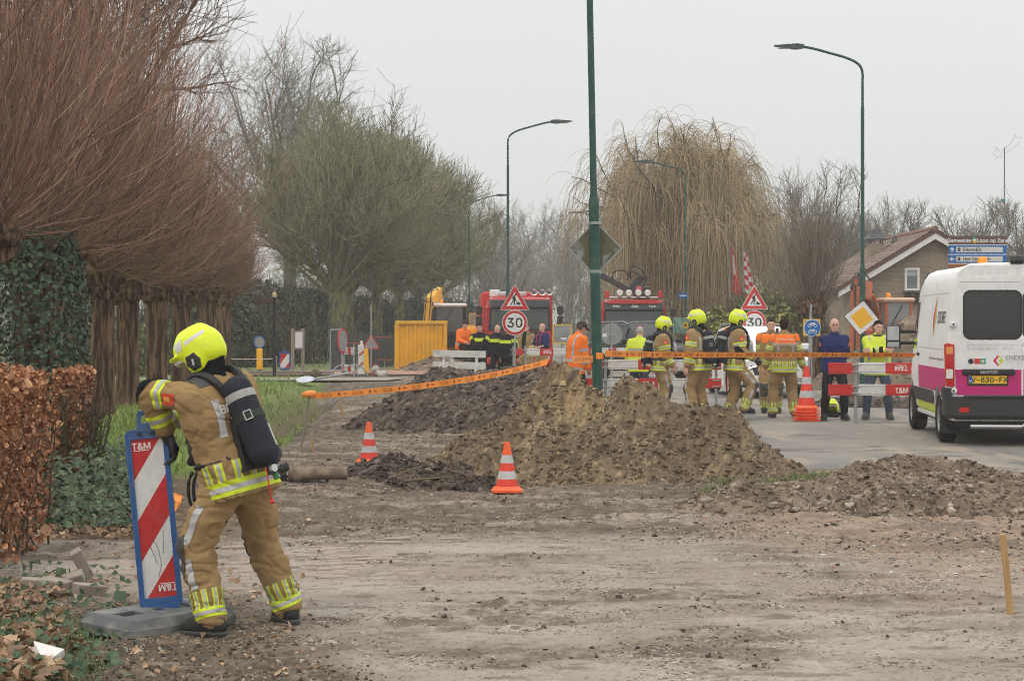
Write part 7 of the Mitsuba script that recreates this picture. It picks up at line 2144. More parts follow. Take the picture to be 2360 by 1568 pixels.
part(k, 'flower_heart', disc(.05, .004, 16).apply_translation([.12, -.016, Z_(749, 66)]), mat((.20, .10, .04), .5))
for q in (-1, 1):
 part(k, 'post', cyl((q * .28, .03, 0), (q * .28, .03, 1.9), .03, 8), 'wood_grey')
# ---- red and white barriers -----------------------------------------------------------------------------
def barrier(label, segs, D, zrows, posts, ph=1.05, txt=(), group=None, legs=None, depth=.03, off=0.0, hgt=.19):
 """segs: (u0, u1, 'r' or 'w') per plank row; posts at u"""
 k = thing('barrier', label, 'barrier', group or 'red and white works barriers')
 for row, z in enumerate(zrows):
  for u0, u1, c in segs:
   x0, x1 = X_(u0, D), X_(u1, D)
   b = part(k, 'plank', box((x1 - x0 - .004, depth, hgt), ((x0 + x1) / 2, D, z), .006), 'plank_red' if c == 'r' else 'plank_white')
   for q in (-1, 1):
    part(b, 'groove', box((x1 - x0 - .03, .006, .010), ((x0 + x1) / 2, D - depth / 2 - .001, z + q * .062)), mat((.30, .29, .28), .6) if c == 'w' else mat((.35, .02, .02), .6))
  for u, s, flip in txt:
   t_ = text('T&M', .075, True, True, .004, 0, flip if row == 0 else not flip)
   part(k, 'lettering', t_.apply_translation([X_(u, D), D - depth / 2 - .001, z]), WHITEP)
   part(k, 'lettering_line', box((.17, .004, .008), (X_(u, D), D - depth / 2 - .002, z + (.062 if (flip if row == 0 else not flip) else -.062) * .9)), WHITEP)
 for u in posts:
  x = X_(u, D)
  p_ = part(k, 'post', cyl((x, D + .03 + off, 0), (x, D + .03 + off, ph), .028, 12), GALV, 40)
  for z in zrows:
   for q in (-.06, .06):
    part(p_, 'clamp', box((.16, .07, .022), (x, D - .0, z + q), .004), GALV)
  if legs:
   for q in (-1, 1):
    part(k, 'foot', tube(spline([(x, D + .03, .45), (x + legs * q * .25, D + q * .12, .34), (x + legs * q * .42, D + q * .2, .02)], 8), .02, 8), GALV, True)
 return k
barrier('red and white barrier in front of the man with folded arms, left of the van', [(1908, 1966, 'r'), (1977, 2040, 'w'), (2040, 2108, 'r')], 32.5, (.93, .565), (1972,), 1.02, ((2076, 1, True),))
barrier('red and white barrier behind the firefighters, right of the nearest lamp post', [(1346, 1390, 'r'), (1400, 1470, 'w'), (1470, 1516, 'r'), (1516, 1600, 'w'), (1600, 1662, 'r')], 36.8, (.90, .54), (1395, 1650), 1.0, ((1494, 1, True),))
barrier('farther red and white barrier in front of the crane truck', [(1330, 1346, 'w'), (1346, 1362, 'r'), (1362, 1402, 'w'), (1402, 1420, 'r'), (1420, 1470, 'w')], 57, (.86,), (1408,), 1.0)
barrier('red and white barrier behind the dark earth heap, in front of the bald firefighter', [(1187, 1206, 'r'), (1213, 1244, 'w'), (1244, 1275, 'r'), (1275, 1330, 'w')], 49.5, (.94, .50), (1183, 1210), 1.1, ((1262, 1, True),))
barrier('small red and white barrier on bent hoop legs beside the dark fence', [(785, 793, 'r'), (793, 801, 'w'), (801, 808, 'r'), (808, 817, 'w')], 57.5, (.85, .32), (792, 815), 1.05, legs=1.0, hgt=.22)
D_ = 48
k = thing('barrier', 'white wooden plank barrier on crossed legs behind the dark earth heap', 'barrier')
for z in (.92, .63):
 part(k, 'plank', tr(ruffle(trimesh.Trimesh(*trimesh.remesh.subdivide_to_size(*(lambda b: (b.vertices, b.faces))(box((X_(1119, D_) - X_(997, D_), .04, .17))), .12), process=False), .006, 7, 1), (X_(997, D_) + X_(1119, D_)) / 2, D_, z, roll=1.0), 'plank_white')
for u in (1022, 1098):
 for q in (-1, 1):
  part(k, 'leg', tube([(X_(u, D_) + q * .10, D_ + q * .2, -.05), (X_(u, D_) - q * .03, D_ - q * .04 + .05, .98)], .035, 6), 'plank_white')
part(k, 'post', box((.09, .05, .75), (X_(1040, D_), D_ + .05, .55)), 'plank_white')
part(k, 'post', box((.08, .05, .60), (X_(1112, D_), D_ + .05, .42)), 'plank_white')
# ---- traffic cones -------------------------------------------------------------------------------------
def cone(label, x, y, z, H, base=.30, group=None, tilt=0.0, sides=28, orange=True):
 k = thing('traffic_cone', label, 'traffic cone', group, mtx=mov(x, y, z) @ trimesh.transformations.rotation_matrix(math.radians(tilt), [0, 1, 0]))
 r0, r1 = base * .40, base * .09
 rad = lambda t: r0 + (r1 - r0) * t
 b = base / 2
 oct_ = sg.box(-b, -b, b, b).buffer(.0).intersection(sg.Polygon([(b * 1.32 * math.cos(math.pi / 4 * i + math.pi / 8), b * 1.32 * math.sin(math.pi / 4 * i + math.pi / 8)) for i in range(8)]))
 f = part(k, 'foot', cat(prism(oct_, .022, .0), lathe([(r0 + .045, .022), (r0 + .02, .04), (r0, .06)], sides)), 'cone_orange', 30)
 zz = [.05, .26, .42, .58, .74, 1.0]
 for i in range(5):
  t0, t1 = zz[i], zz[i + 1]
  pr = [(rad(t0), t0 * H), (rad(t1), t1 * H)]
  o = .0015 if i % 2 else 0
  part(k, 'stripe' if i < 4 else 'tip', lathe([(a + o, c) for a, c in pr] + ([(r1 * .7, H), (r1 * .7, H - .03)] if i == 4 else []), sides), ('cone_red', 'cone_white', 'cone_red', 'cone_white', 'cone_orange' if H < .6 else 'cone_red')[i], 30)
 return k
q = gp(1168, 1134)
cone('orange traffic cone with grey bands standing on the mud in front of the brown heap', q[0], q[1], gz(q[0], q[1]), .50)
q = gp(850, 1066)
cone('farther traffic cone with grey bands, partly behind the small dug-out heap', q[0], q[1] , gz(q[0], q[1]) - .0, .50)
q = gp(1858, 968)
for i, nm in enumerate(('bottom', 'second', 'third', 'fourth')):
 k = thing('traffic_cone', f'{nm} cone in the stack beside the officer, only its flat foot shows' if i == 0 else f'{nm} cone from the bottom of the stack beside the officer', 'traffic cone', 'stacked traffic cones', loc=(q[0], q[1], i * .052))
 part(k, 'foot', cat(prism(sg.box(-.20, -.20, .20, .20).buffer(.02), .018), lathe([(.19, .018), (.175, .035), (.165, .05)], 28)), 'cone_orange', 30)
 part(k, 'shell', lathe([(.168 - .0, .05), (.158, .066)], 28), 'cone_red')
k = cone('tall top cone with wide white bands on the stack beside the officer', q[0], q[1], .208, .74, .40, 'stacked traffic cones')
# ---- the beacon the firefighter holds --------------------------------------------------------------------
def beacon(label, mtx, w=.235, h=1.03, both=True):
 """panel in the xz plane, faces -y; origin at the foot of the frame"""
 k = thing('traffic_beacon', label, 'traffic beacon', mtx=mtx)
 out = sg.Polygon([(-w / 2, .05), (-w / 2 + .03, .015), (w / 2 - .03, .015), (w / 2, .05), (w / 2, h - .02), (w / 2 - .03, h), (-w / 2 + .03, h), (-w / 2, h - .02)])
 pan = sg.box(-w / 2 + .030, .085, w / 2 - .030, h - .055)
 part(k, 'frame', slab(out.difference(pan), .05, -.025), 'beacon_blue')
 part(k, 'frame_rim', slab(out.difference(out.buffer(-.012)), .06, -.030), 'beacon_blue')
 part(k, 'panel', slab(pan, .02, -.010), 'sign_white')
 st = []
 hs, x0_ = .227 * w / .235, -w / 2 + .03
 for i in range(-3, 5):
  c = h - .055 - hs * (2 * i + 1)
  st.append(sg.Polygon([(x, c + 1.42 * (x - x0_) + d_) for x, d_ in ((-w, 0), (w, 0), (w, hs), (-w, hs))]))
 red = shapely.union_all(st).intersection(pan)
 for g in getattr(red, 'geoms', [red]):
  part(k, 'red_stripe', slab(g, .003, -.013), 'sign_red')
 part(k, 'handle', slab(sg.Polygon([(-.05, h), (.05, h), (.04, h + .10), (-.04, h + .10)]).difference(sg.box(-.022, h + .03, .022, h + .075)), .035, -.017), 'beacon_blue')
 for q in (-1, 1):
  part(k, 'slot', box((.028, .012, .014), (q * .035, -.030, h - .028)), BLACK)
 part(k, 'foot_spigot', cat(slab(sg.Polygon([(-.07, .016), (.07, .016), (.045, -.02), (-.045, -.02)]), .045, -.022), box((.06, .045, .09), (0, 0, -.05), .005), cyl((0, -.04, .0), (0, .03, .0), .03, 14)), 'beacon_blue')
 return k
bt, bb = at(338, 986, 10.86), at(374, 1408, 10.84)
dx, dz = bt[0] - bb[0], bt[2] - bb[2]
Mb = mov(bb[0], bb[1], bb[2]) @ rotz(math.radians(8)) @ trimesh.transformations.rotation_matrix(math.atan2(dx, dz), [0, 1, 0])
bk = beacon('red and white striped beacon in a blue frame, held by the yellow helmet firefighter', Mb, .238, math.hypot(dx, dz))
hB = math.hypot(dx, dz)
part(bk, 'lettering', text('T&M', .036, True, True, .003).apply_translation([-.034, -.0135, hB - .095]), WHITEP)
part(bk, 'lettering_line', box((.085, .003, .004), (-.034, -.0145, hB - .120)), WHITEP)
part(bk, 'lettering', text('T&M', .036, True, True, .003, 0, True).apply_translation([.045, -.0135, .135]), WHITEP)
part(bk, 'lettering_line', box((.085, .003, .004), (.045, -.0145, .160)), WHITEP)
for pts in ([(-.02, .42), (.01, .36), (.02, .27), (.0, .20)], [(.045, .46), (.04, .38), (.035, .33)], [(-.035, .38), (-.01, .30), (.0, .27)]):
 part(bk, 'scratch', tube(np.array([(a, -.011, b) for a, b in pts]), .0022, 4), mat((.25, .23, .21), .7))
pl = sg.Polygon([(-.20, -.40), (.20, -.40), (.23, -.33), (.23, .33), (.20, .40), (-.20, .40), (-.23, .33), (-.23, -.33)])
top_ = pl.buffer(-.04)
bpm = unmani(mani(hull([(x, y, z) for (x, y), z in [(c, 0.0) for c in pl.exterior.coords[:-1]] + [(c, .045) for c in pl.exterior.coords[:-1]] + [(c, .095) for c in top_.exterior.coords[:-1]]])) - mani(box((.10, .15, .3), (0, -.22, .1))) - mani(box((.07, .07, .3), (0, 0, .1))))
q = at(362, 1447, 10.72)
k = thing('beacon_foot', 'flat grey rubber foot plate with a square hole under the striped beacon', 'base plate', mtx=mov(q[0], q[1] + .05, gz(q[0], q[1]) + .01) @ rotz(math.radians(-38)) @ trimesh.transformations.rotation_matrix(math.radians(2.5), [0, 1, 0]))
pmat('recycled_plastic', lambda p, n, uv: mikit.mix((.115, .125, .130), (.23, .225, .21), mikit.smoothstep(.42, .72, _F(p.x * 8, p.y * 8, p.z * 8, 4))), .7, lambda p, n, uv: _F(p.x * 60, p.y * 60, p.z * 60, 2), .004)
part(k, 'plate', bpm, 'recycled_plastic', 20)
part(k, 'carrying_rib', box((.30, .04, .02), (0, .20, .100), .008), 'recycled_plastic')
D_ = 65.0
k = beacon('small red and white beacon in a blue frame beside the black signpost', mov(X_(656, D_), D_, .08, 12), .36, .62)
part(k, 'foot_plate', box((.5, .5, .10), (0, 0, -.06), .03), DARKGREY)
k = thing('bollard', 'yellow square bollard with a round blue sign on top', 'bollard', loc=(X_(598, 65.5), 65.5, 0))
part(k, 'body', box((.19, .19, .72), (0, 0, .46), .02), mat((.90, .48, .015), .45))
part(k, 'foot', box((.12, .12, .12), (0, 0, .05)), BLACK)
part(k, 'sign_panel', tr(disc(.21, .03, 28, .004), 0, 0, 1.03, yaw=38), 'grey_metal')
part(k, 'sign_rim', tr(slab(sg.Point(0, 0).buffer(.215).difference(sg.Point(0, 0).buffer(.18)), .04, -.004), 0, 0, 1.03, yaw=38), mat((.03, .14, .36), .45))
k = thing('signpost', 'black signpost with a dark arm board and a pale lamp cap', 'signpost', loc=(X_(632, 60.5), 60.5, 0))
part(k, 'pole', lathe([(.055, -.1), (.05, 2.45), (.03, 2.50), (0, 2.51)], 14), BLACK, 30)
part(k, 'arm_board', box((.62, .05, .17), (-.34, 0, 2.38), .01), mat((.10, .055, .045), .6))
part(k, 'cap', lathe([(.055, 2.50), (.07, 2.53), (.065, 2.63), (.02, 2.66), (0, 2.66)], 14), mat((.72, .60, .36), .4), 40)
k = thing('notice_board', 'narrow notice board on weathered wooden posts before the dark shrubs', 'notice board', loc=(X_(686, 64), 64, 0), yaw=52)
for q in (-.24, .24):
 part(k, 'post', box((.09, .09, 1.6), (q, 0, .70), .01), 'wood_grey')
part(k, 'board', box((.40, .03, .62), (0, -.03, 1.12), .006), 'wood_grey')
part(k, 'poster', box((.34, .006, .52), (0, -.05, 1.12)), WHITEP)
k = thing('timber_beam', 'long low timber beam lying on the verge under the yellow bollard', 'beam', loc=(X_(640, 61.3), 61.3, .10))
part(k, 'beam', box((2.3, .22, .14), (-.2, 0, 0), .02), 'wood_grey')
part(k, 'beam', box((1.5, .22, .13), (1.0, .35, -.01), .02), 'wood_grey')
k = thing('rope_fence', 'pale rope strung between short posts behind the yellow helmet', 'fence')
part(k, 'rope', tube(spline([(X_(480, 63), 63, .55), (X_(560, 63), 63, .50), (X_(636, 63), 63, .52)], 14), .016, 6), mat((.62, .58, .52), .8), True)
for u in (480, 636):
 part(k, 'post', cyl((X_(u, 63), 63, -.1), (X_(u, 63), 63, .62), .035, 8), 'wood_grey')
k = thing('dark_fence', 'dark upright board fence with thin red rails left of the yellow container', 'fence')
r_ = np.random.default_rng(700)
for i, t in enumerate(np.linspace(0, 1, 20)):
 u, D = 768 + 136 * t, 66 + 9 * t
 z1 = Z_(768 + 4 * r_.normal() + 4 * t, D)
 part(k, 'board', tr(box((.10 if i % 3 else .16, .07, z1 + .15)), X_(u, D), D + .02, z1 / 2 - .05, roll=2.2 * r_.normal()), mat((.055, .058, .062), .6))
for (u0, u1, v) in ((800, 842, 790), (862, 905, 776), (868, 905, 828), (838, 872, 838), (790, 812, 800)):
 D = 66 + 9 * (u0 - 768) / 136
 part(k, 'rail', cyl((X_(u0, D), D - .1, Z_(v, D)), (X_(u1, D), D - .0, Z_(v + 2, D)), .022, 6), mat((.42, .05, .05), .5))
k = thing('fence_panel', 'tall pale blue framed mesh gate panel at the left end of the dark fence', 'fence panel', loc=(X_(775, 64.5), 64.5, 0))
for a, b in (((-.20, .1), (-.20, 1.45)), ((.22, .1), (.22, 1.45)), ((-.20, 1.45), (.22, 1.47)), ((-.20, .1), (.22, .1))):
 part(k, 'frame_tube', cyl((a[0], 0, a[1]), (b[0], 0, b[1]), .022, 8), mat((.25, .36, .42), .45, .3))
for i in range(5):
 part(k, 'bar', cyl((-.14 + .07 * i, 0, .1), (-.14 + .07 * i, 0, 1.45), .012, 5), DARKGREY)
k = thing('round_sign', 'red rimmed round sign turned edge-on above the small hoop barrier', 'road sign', mtx=mov(X_(790, 57.3), 57.3, Z_(785, 57.3), 72))
part(k, 'panel', disc(.36, .02, 36, .004), 'grey_metal')
part(k, 'rim', slab(sg.Point(0, 0).buffer(.365).difference(sg.Point(0, 0).buffer(.32)), .035, -.006), 'sign_red')
part(k, 'post', cyl((0, .03, -.3), (0, .03, -1.2), .024, 8), GALV)
k = thing('white_beacon', 'white plastic marker column with faded red stripes beside the hoop barrier', 'traffic beacon', loc=(X_(833, 61), 61, 0))
part(k, 'column', tr(box((.19, .12, .95), (0, 0, .52), .02), roll=-1.5), 'plank_white')
part(k, 'neck', cyl((0, 0, .98), (.0, 0, 1.13), .045, 10), 'plank_white')
for z in (.25, .60):
 part(k, 'stripe', tr(slab([(-.08, 0), (.08, .13), (.08, .24), (-.08, .11)], .004, -.064), 0, 0, z), mat((.50, .14, .12), .6))
part(k, 'foot', box((.4, .4, .09), (0, 0, .02), .02), DARKGREY)
k = thing('yellow_marker', 'leaning yellow marker board just behind the white marker column', 'marker', loc=(X_(844, 62), 62, 0))
part(k, 'board', tr(box((.20, .03, .78), (0, 0, .47), .01), roll=-3), mat((.85, .47, .02), .45))
part(k, 'foot', box((.35, .35, .08), (0, 0, .03), .02), DARKGREY)
k = thing('triangle_sign', 'grey back of a triangular sign on a thin post behind the white marker column', 'road sign', loc=(X_(855, 66), 66, 0))
t0 = sg.Polygon([(-.26, Z_(802, 66)), (.26, Z_(802, 66)), (0, Z_(802, 66) + .45)])
part(k, 'panel', slab(t0.buffer(.02), .015), 'grey_metal')
part(k, 'rim', slab(t0.buffer(.03).difference(t0.buffer(-.005)), .03, -.008), 'sign_red')
part(k, 'post', cyl((0, -.02, -.1), (0, -.02, 2.3), .024, 8), GALV)
k = thing('fallen_sign', 'white round sign lying on the grass with its bent pole', 'road sign')
q = gp(703, 881)
part(k, 'panel', tr(disc(.26, .02, 32, .004), q[0], q[1], .10, pitch=-72, yaw=-12), mat((.62, .66, .74), .4))
part(k, 'pole', tube(spline([(q[0] + .2, q[1], .10), (q[0] + .65, q[1] + .5, .16), (q[0] + 1.25, q[1] + 1.2, .26)], 12), .03, 8), GALV, True)
r_ = np.random.default_rng(710)
for i, (u, v, s, lab) in enumerate(((866, 862, .20, 'grey broken kerb stone in the rubble by the marker column'), (880, 866, .15, 'pale lump of concrete in the rubble by the marker column'), (855, 866, .12, 'reddish broken stone in the rubble by the marker column'), (730, 866, .22, 'mossy log end on the verge beside the notice board'), (715, 872, .16, 'small brown root lump on the verge beside the notice board'))):
 q = gp(u, v)
 m, nb = clods([(q[0], q[1], s * .4)], s, 711 + i, .7, 1)
 solo('stone' if i < 3 else 'log', relax(m, 2), mat(((.30, .29, .27), (.45, .42, .40), (.38, .17, .12), (.17, .13, .09), (.13, .10, .07))[i], .9), lab, 'stone' if i < 3 else 'log', smooth=True)
D_ = 67.0
w, h = X_(1030, D_) - X_(912, D_), Z_(740, D_) + .12
k = thing('container', 'yellow corrugated steel container behind the gravel heap', 'container', loc=(X_(971, D_), D_, -.10), yaw=2)
worn('container_yellow', (.84, .46, .025), .5, (.30, .19, .08), .5, 2.5)
n_ = 11
xs = np.linspace(-w / 2 + .08, w / 2 - .08, n_ * 4 + 1)
prof = np.array([(x, [0, 0, .055, .055][i % 4]) for i, x in enumerate(xs)])
pv = np.array([(x, d, z) for z in (.14, h - .14) for x, d in prof])
m_ = len(prof)
part(k, 'front_wall', (pv, np.array([(i, i + 1, m_ + i + 1, m_ + i) for i in range(m_ - 1)])), 'container_yellow')
part(k, 'shell', box((w - .1, 2.2, h - .1), (0, 1.18, h / 2)), 'container_yellow')
for a, b, c in ((w, .12, .06), (w, .12, h - .06)):
 part(k, 'rail', box((a, .12, b), (0, .02, c), .01), 'container_yellow')
for q in (-1, 1):
 part(k, 'corner_post', box((.11, .12, h), (q * (w / 2 - .05), .021, h / 2), .01), 'container_yellow')
 for z in (.06, h - .06):
  part(k, 'corner_casting', box((.125, .135, .125), (q * (w / 2 - .05), .018, z), .01), 'container_yellow')
sidew = X_(912, D_) - X_(900, D_)
part(k, 'door', box((.05, 2.1, h - .2), (-w / 2 - .02, 1.1, h / 2), .01), 'container_yellow')
part(k, 'door_sign', box((.006, .5, .45), (-w / 2 - .05, .9, h * .5)), mat((.45, .42, .34), .6))
# ---- house ----------------------------------------------------------------------------------------------
D_ = 62.0
hx = X_(2150, D_)
k = thing('house', 'brown brick house with a tiled gable roof and white barge boards on the right', 'house', loc=(hx, D_, 0), yaw=0)
def brick_tex(p, n, uv):
 row = dr.floor(p.z / .065)
 fx = (p.x + p.y) / .22 + .5 * (row - 2 * dr.floor(row / 2))
 a = p.z / .065 - row
 b = fx - dr.floor(fx)
 j = dr.minimum(dr.minimum(a, 1 - a) * .065, dr.minimum(b, 1 - b) * .22)
 c = mikit.mix((.265, .215, .16), (.345, .29, .225), mikit.cell_rand(dr.floor(fx), row))
 c = mikit.mix((.20, .18, .155), c, mikit.smoothstep(.003, .008, j))
 return c * (.85 + .3 * _F(p.x * 1.5, p.y * 1.5, p.z * 1.5, 3))
pmat('house_brick', brick_tex, .9)
zap = Z_(530, D_)
xl, zl = X_(1938, D_) - hx, Z_(658, D_)
xr = 3.6
sl = (zap - .12 - zl) / (0 - xl)
zr = zap - .12 - sl * xr
gable = sg.Polygon([(xl + .25, -.2), (xr - .25, -.2), (xr - .25, zr + .1), (0, zap - .22), (xl + .25, zl + .02 + .25 * sl * 0)])
win = sg.box(X_(2085, D_) - hx, Z_(668, D_), X_(2117, D_) - hx, Z_(618, D_))
win2 = sg.box(X_(2176, D_) - hx, Z_(668, D_), X_(2210, D_) - hx, Z_(628, D_))
part(k, 'front_wall', slab(gable.difference(win).difference(win2), .28), 'house_brick')
for w_ in (win, win2):
 x0, z0, x1, z1 = w_.bounds
 f_ = part(k, 'window', cat(box((x1 - x0 + .04, .12, .07), ((x0 + x1) / 2, .02, z0 + .02)), box((x1 - x0 + .04, .12, .07), ((x0 + x1) / 2, .02, z1 - .02)), box((.07, .12, z1 - z0 - .1), (x0 + .02, .02, (z0 + z1) / 2)), box((.07, .12, z1 - z0 - .1), (x1 - .02, .02, (z0 + z1) / 2))), WHITEP)
 part(f_, 'pane', box((x1 - x0, .012, z1 - z0), ((x0 + x1) / 2, .05, (z0 + z1) / 2)), mat((.16, .18, .19), .08, spec=.6))
 part(f_, 'blind', box((x1 - x0 - .1, .01, (z1 - z0) * .32), ((x0 + x1) / 2, .035, z1 - (z1 - z0) * .18)), mat((.45, .48, .50), .6))
 part(f_, 'sill', box((x1 - x0 + .14, .16, .06), ((x0 + x1) / 2, -.03, z0 - .04)), mat((.16, .14, .12), .7))
x0, z0, x1, z1 = win.bounds
r_ = np.random.default_rng(720)
lm, per = leaves(np.stack([x0 + (x1 - x0) * r_.random(260), -.12 + .05 * r_.normal(size=260), z0 - .24 + .08 * r_.normal(size=260)], 1), np.tile([0, -1.0, .3], (260, 1)), .09, 721)
part(k, 'flower_box', box((x1 - x0 + .05, .18, .16), ((x0 + x1) / 2, -.11, z0 - .26), .02), mat((.05, .042, .036), .8))
k_pl = thing('window_plants', 'dark trailing plants in the box under the house window', 'plant', loc=(hx, D_, 0))
put(k_pl, lm, 'vcol_leaf', color=leafcol((.05, .045, .03), (.10, .08, .05), 260, per, r_))
dep = 9.0
for q, (xe, ze) in ((-1, (xl - .15, zl - .15 * sl)), (1, (xr + .15, zr - .15 * sl))):
 n_c = 15
 rf = part(k, 'roof', hull([(0, -.30, zap - .08), (0, dep, zap - .08), (xe, -.30, ze - .08), (xe, dep, ze - .08), (0, -.30, zap - .02), (0, dep, zap - .02), (xe, -.30, ze - .02), (xe, dep, ze - .02)]), mat((.10, .062, .05), .8))
 for i in range(n_c):
  t0, t1 = i / n_c, (i + 1) / n_c + .01
  a0 = np.array([xe * t0, zap + (ze - zap) * t0]) + [0, .015]
  a1 = np.array([xe * t1, zap + (ze - zap) * t1]) + [0, .055]
  ny = 40
  yy = np.linspace(-.32, dep, ny * 4 + 1)
  wv = .018 * np.cos(np.arange(len(yy)) * np.pi / 2)
  V = np.vstack([np.stack([np.full(len(yy), a0[0]), yy, a0[1] + wv], 1), np.stack([np.full(len(yy), a1[0]), yy, a1[1] + wv], 1), np.stack([np.full(len(yy), a1[0]), yy, a1[1] + wv - .05], 1)])
  L_ = len(yy)
  F = np.array([(i_, i_ + 1, L_ + i_ + 1, L_ + i_) for i_ in range(L_ - 1)] + [(L_ + i_, L_ + i_ + 1, 2 * L_ + i_ + 1, 2 * L_ + i_) for i_ in range(L_ - 1)])
  part(rf, 'tile_course', (V, F), mat(((.205, .15, .132), (.18, .132, .115), (.225, .168, .146))[i % 3], .8))
 pk = part(k, 'barge_board', hull([(a * xe, y, zap + (ze - zap) * a + dz) for a in (0, 1) for y in (-.33, -.30) for dz in (-.30, -.10)]), 'sign_white')
 part(k, 'gable_edge', hull([(a * xe, y, zap + (ze - zap) * a + dz) for a in (0, 1) for y in (-.36, -.26) for dz in (-.10, .03)]), mat((.12, .06, .05), .8))
 part(k, 'side_wall', box((.25, dep, ze + .2), (xe - q * .35, dep / 2, ze / 2 - .1)), 'house_brick')
part(k, 'ridge', cyl((0, -.34, zap + .03), (0, dep, zap + .03), .10, 8), mat((.20, .11, .09), .8), 30)
cx0, cx1, cyy = X_(2000, 66) - hx, X_(2034, 66) - hx, 4.0
ch = part(k, 'chimney', box((cx1 - cx0, .6, 2.6), ((cx0 + cx1) / 2, cyy, Z_(562, 66) - 1.3)), 'house_brick')
zc = Z_(562, 66)
part(ch, 'cap', loft([[(a * s + (cx0 + cx1) / 2, b * s + cyy, z) for a, b in ((-1, -1), (1, -1), (1, 1), (-1, 1))] for s, z in ((.40, zc + .17), (.30, zc + .22), (.20, zc + .34), (.16, zc + .46), (.15, zc + .48))]), mat((.07, .075, .085), .5))
for a in (-.2, .2):
 for b in (-.2, .2):
  part(ch, 'strut', cyl(((cx0 + cx1) / 2 + a, cyy + b, zc), ((cx0 + cx1) / 2 + a, cyy + b, zc + .2), .02, 6), DARKGREY)
fx = X_(2062, 66) - hx
part(k, 'flue', lathe([(.10, Z_(575, 66)), (.10, Z_(560, 66)), (.13, Z_(559, 66)), (.13, Z_(557, 66)), (.07, Z_(548, 66)), (.09, Z_(546, 66)), (.02, Z_(540, 66))], 12).apply_translation([fx, 4.0, 0]), mat((.09, .085, .08), .6), 30)
# ---- direction sign, ornament mast, flags ------------------------------------------------------------------
D_ = 45.0
sx0, sx1 = X_(2185, D_), X_(2319, D_)
wS = sx1 - sx0
k = thing('direction_sign', 'brown and blue direction sign with white name bars above the van', 'direction sign', loc=((sx0 + sx1) / 2, D_, 0))
rows = [(543, 563, (.115, .075, .062)), (565, 585, (.015, .13, .42)), (587, 606, (.015, .13, .42)), (608, 626, (.28, .09, .03))]
for v0, v1, c_ in rows:
 part(k, 'panel', box((wS, .03, Z_(v0, D_) - Z_(v1, D_)), (0, 0, (Z_(v0, D_) + Z_(v1, D_)) / 2), .004), mat(c_, .4))
 part(k, 'edge', box((wS + .02, .024, .016), (0, -.0, Z_(v1 + 1, D_))), WHITEP)
for q in (-1, 1):
 part(k, 'post', cyl((q * wS * .46, .05, 0), (q * wS * .46, .05, Z_(540, D_)), .038, 10), GALV, 40)
zz = Z_(554, D_)
part(k, 'lettering', text('Gemeente', .085, True, True, .004).apply_translation([-wS * .32, -.016, zz]), WHITEP)
part(k, 'lettering', text('Loon op Zand', .085, True, True, .004).apply_translation([wS * .26, -.016, zz]), WHITEP)
part(k, 'crest', box((.085, .004, .05), (-wS * .055, -.018, zz - .03)), mat((.75, .42, .04), .5))
part(k, 'crest', box((.085, .004, .035), (-wS * .055, -.018, zz + .015)), WHITEP)
part(k, 'crest', slab([(-.043, 0), (.043, 0), (.043, .03), (0, .055), (-.043, .03)], .004, -.018).apply_translation([-wS * .055, 0, zz + .035]), mat((.03, .30, .26), .5))
for v, s_, up in ((575, 'Eikendijk', True), (596.5, 'Het Genieten', False)):
 zz = Z_(v, D_)
 part(k, 'name_bar', box((wS * .80, .004, .125), (wS * .03, -.018, zz)), mat((.62, .62, .60), .5))
 part(k, 'lettering', text(s_, .078, False, True, .004).apply_translation([-wS * .26, -.0205, zz - .04]), BLACK)
 a_ = sg.Polygon([(-.012, -.06), (.012, -.06), (.012, .02), (.045, -.012), (.045, .015), (0, .06), (-.045, .015), (-.045, -.012), (-.012, .02)])
 if not up:
  a_ = shapely.affinity.rotate(a_, 90, origin=(0, 0)) if hasattr(shapely, 'affinity') else sg.Polygon([(-y, x) for x, y in a_.exterior.coords])
 part(k, 'arrow', slab(a_, .004, -.019).apply_translation([-wS * .44, 0, zz]), WHITEP)
 part(k, 'symbol', cat(box((.06, .004, .045), (-wS * .32, -.022, zz - .02)), slab([(-.045, 0), (.045, 0), (0, .05)], .004, -.022).apply_translation([-wS * .32, 0, zz + .005])), BLACK)
D_ = 80.0
k = thing('ornament_mast', 'thin mast with wire star and wire fir tree Christmas ornaments at the right', 'mast', loc=(X_(2314, D_), D_, 0))
part(k, 'mast', cyl((0, 0, 0), (0, 0, Z_(340, D_)), .035, 8, .022), mat((.22, .24, .25), .5, .4), 40)
WIRE = mat((.42, .43, .44), .5)
st = []
for i in range(11):
 a = math.pi / 2 + .25 + i * math.pi / 5
 r2 = .28 if i % 2 == 0 else .12
 st.append((-.28 + r2 * math.cos(a), 0, Z_(354, D_) + r2 * math.sin(a)))
part(k, 'wire_star', tube(st, .010, 5), WIRE)
part(k, 'wire_tail', tube([(-.05, 0, Z_(345, D_)), (.28, 0, Z_(330, D_)), (.46, 0, Z_(310, D_)), (.52, 0, Z_(318, D_)), (.72, 0, Z_(316, D_)), (.55, 0, Z_(334, D_)), (.05, 0, Z_(352, D_))], .010, 5), WIRE)
tz = [(0, 425), (-.14, 440), (-.05, 440), (-.30, 458), (-.10, 457), (-.48, 472), (0, 462), (.48, 472), (.10, 457), (.30, 458), (.05, 440), (.14, 440), (0, 425)]
part(k, 'wire_tree', tube([(a, 0, Z_(b, D_)) for a, b in tz], .008, 5), WIRE)
part(k, 'junction_box', box((.16, .12, .12), (-.06, -.03, Z_(462, D_)), .01), mat((.05, .26, .28), .5))
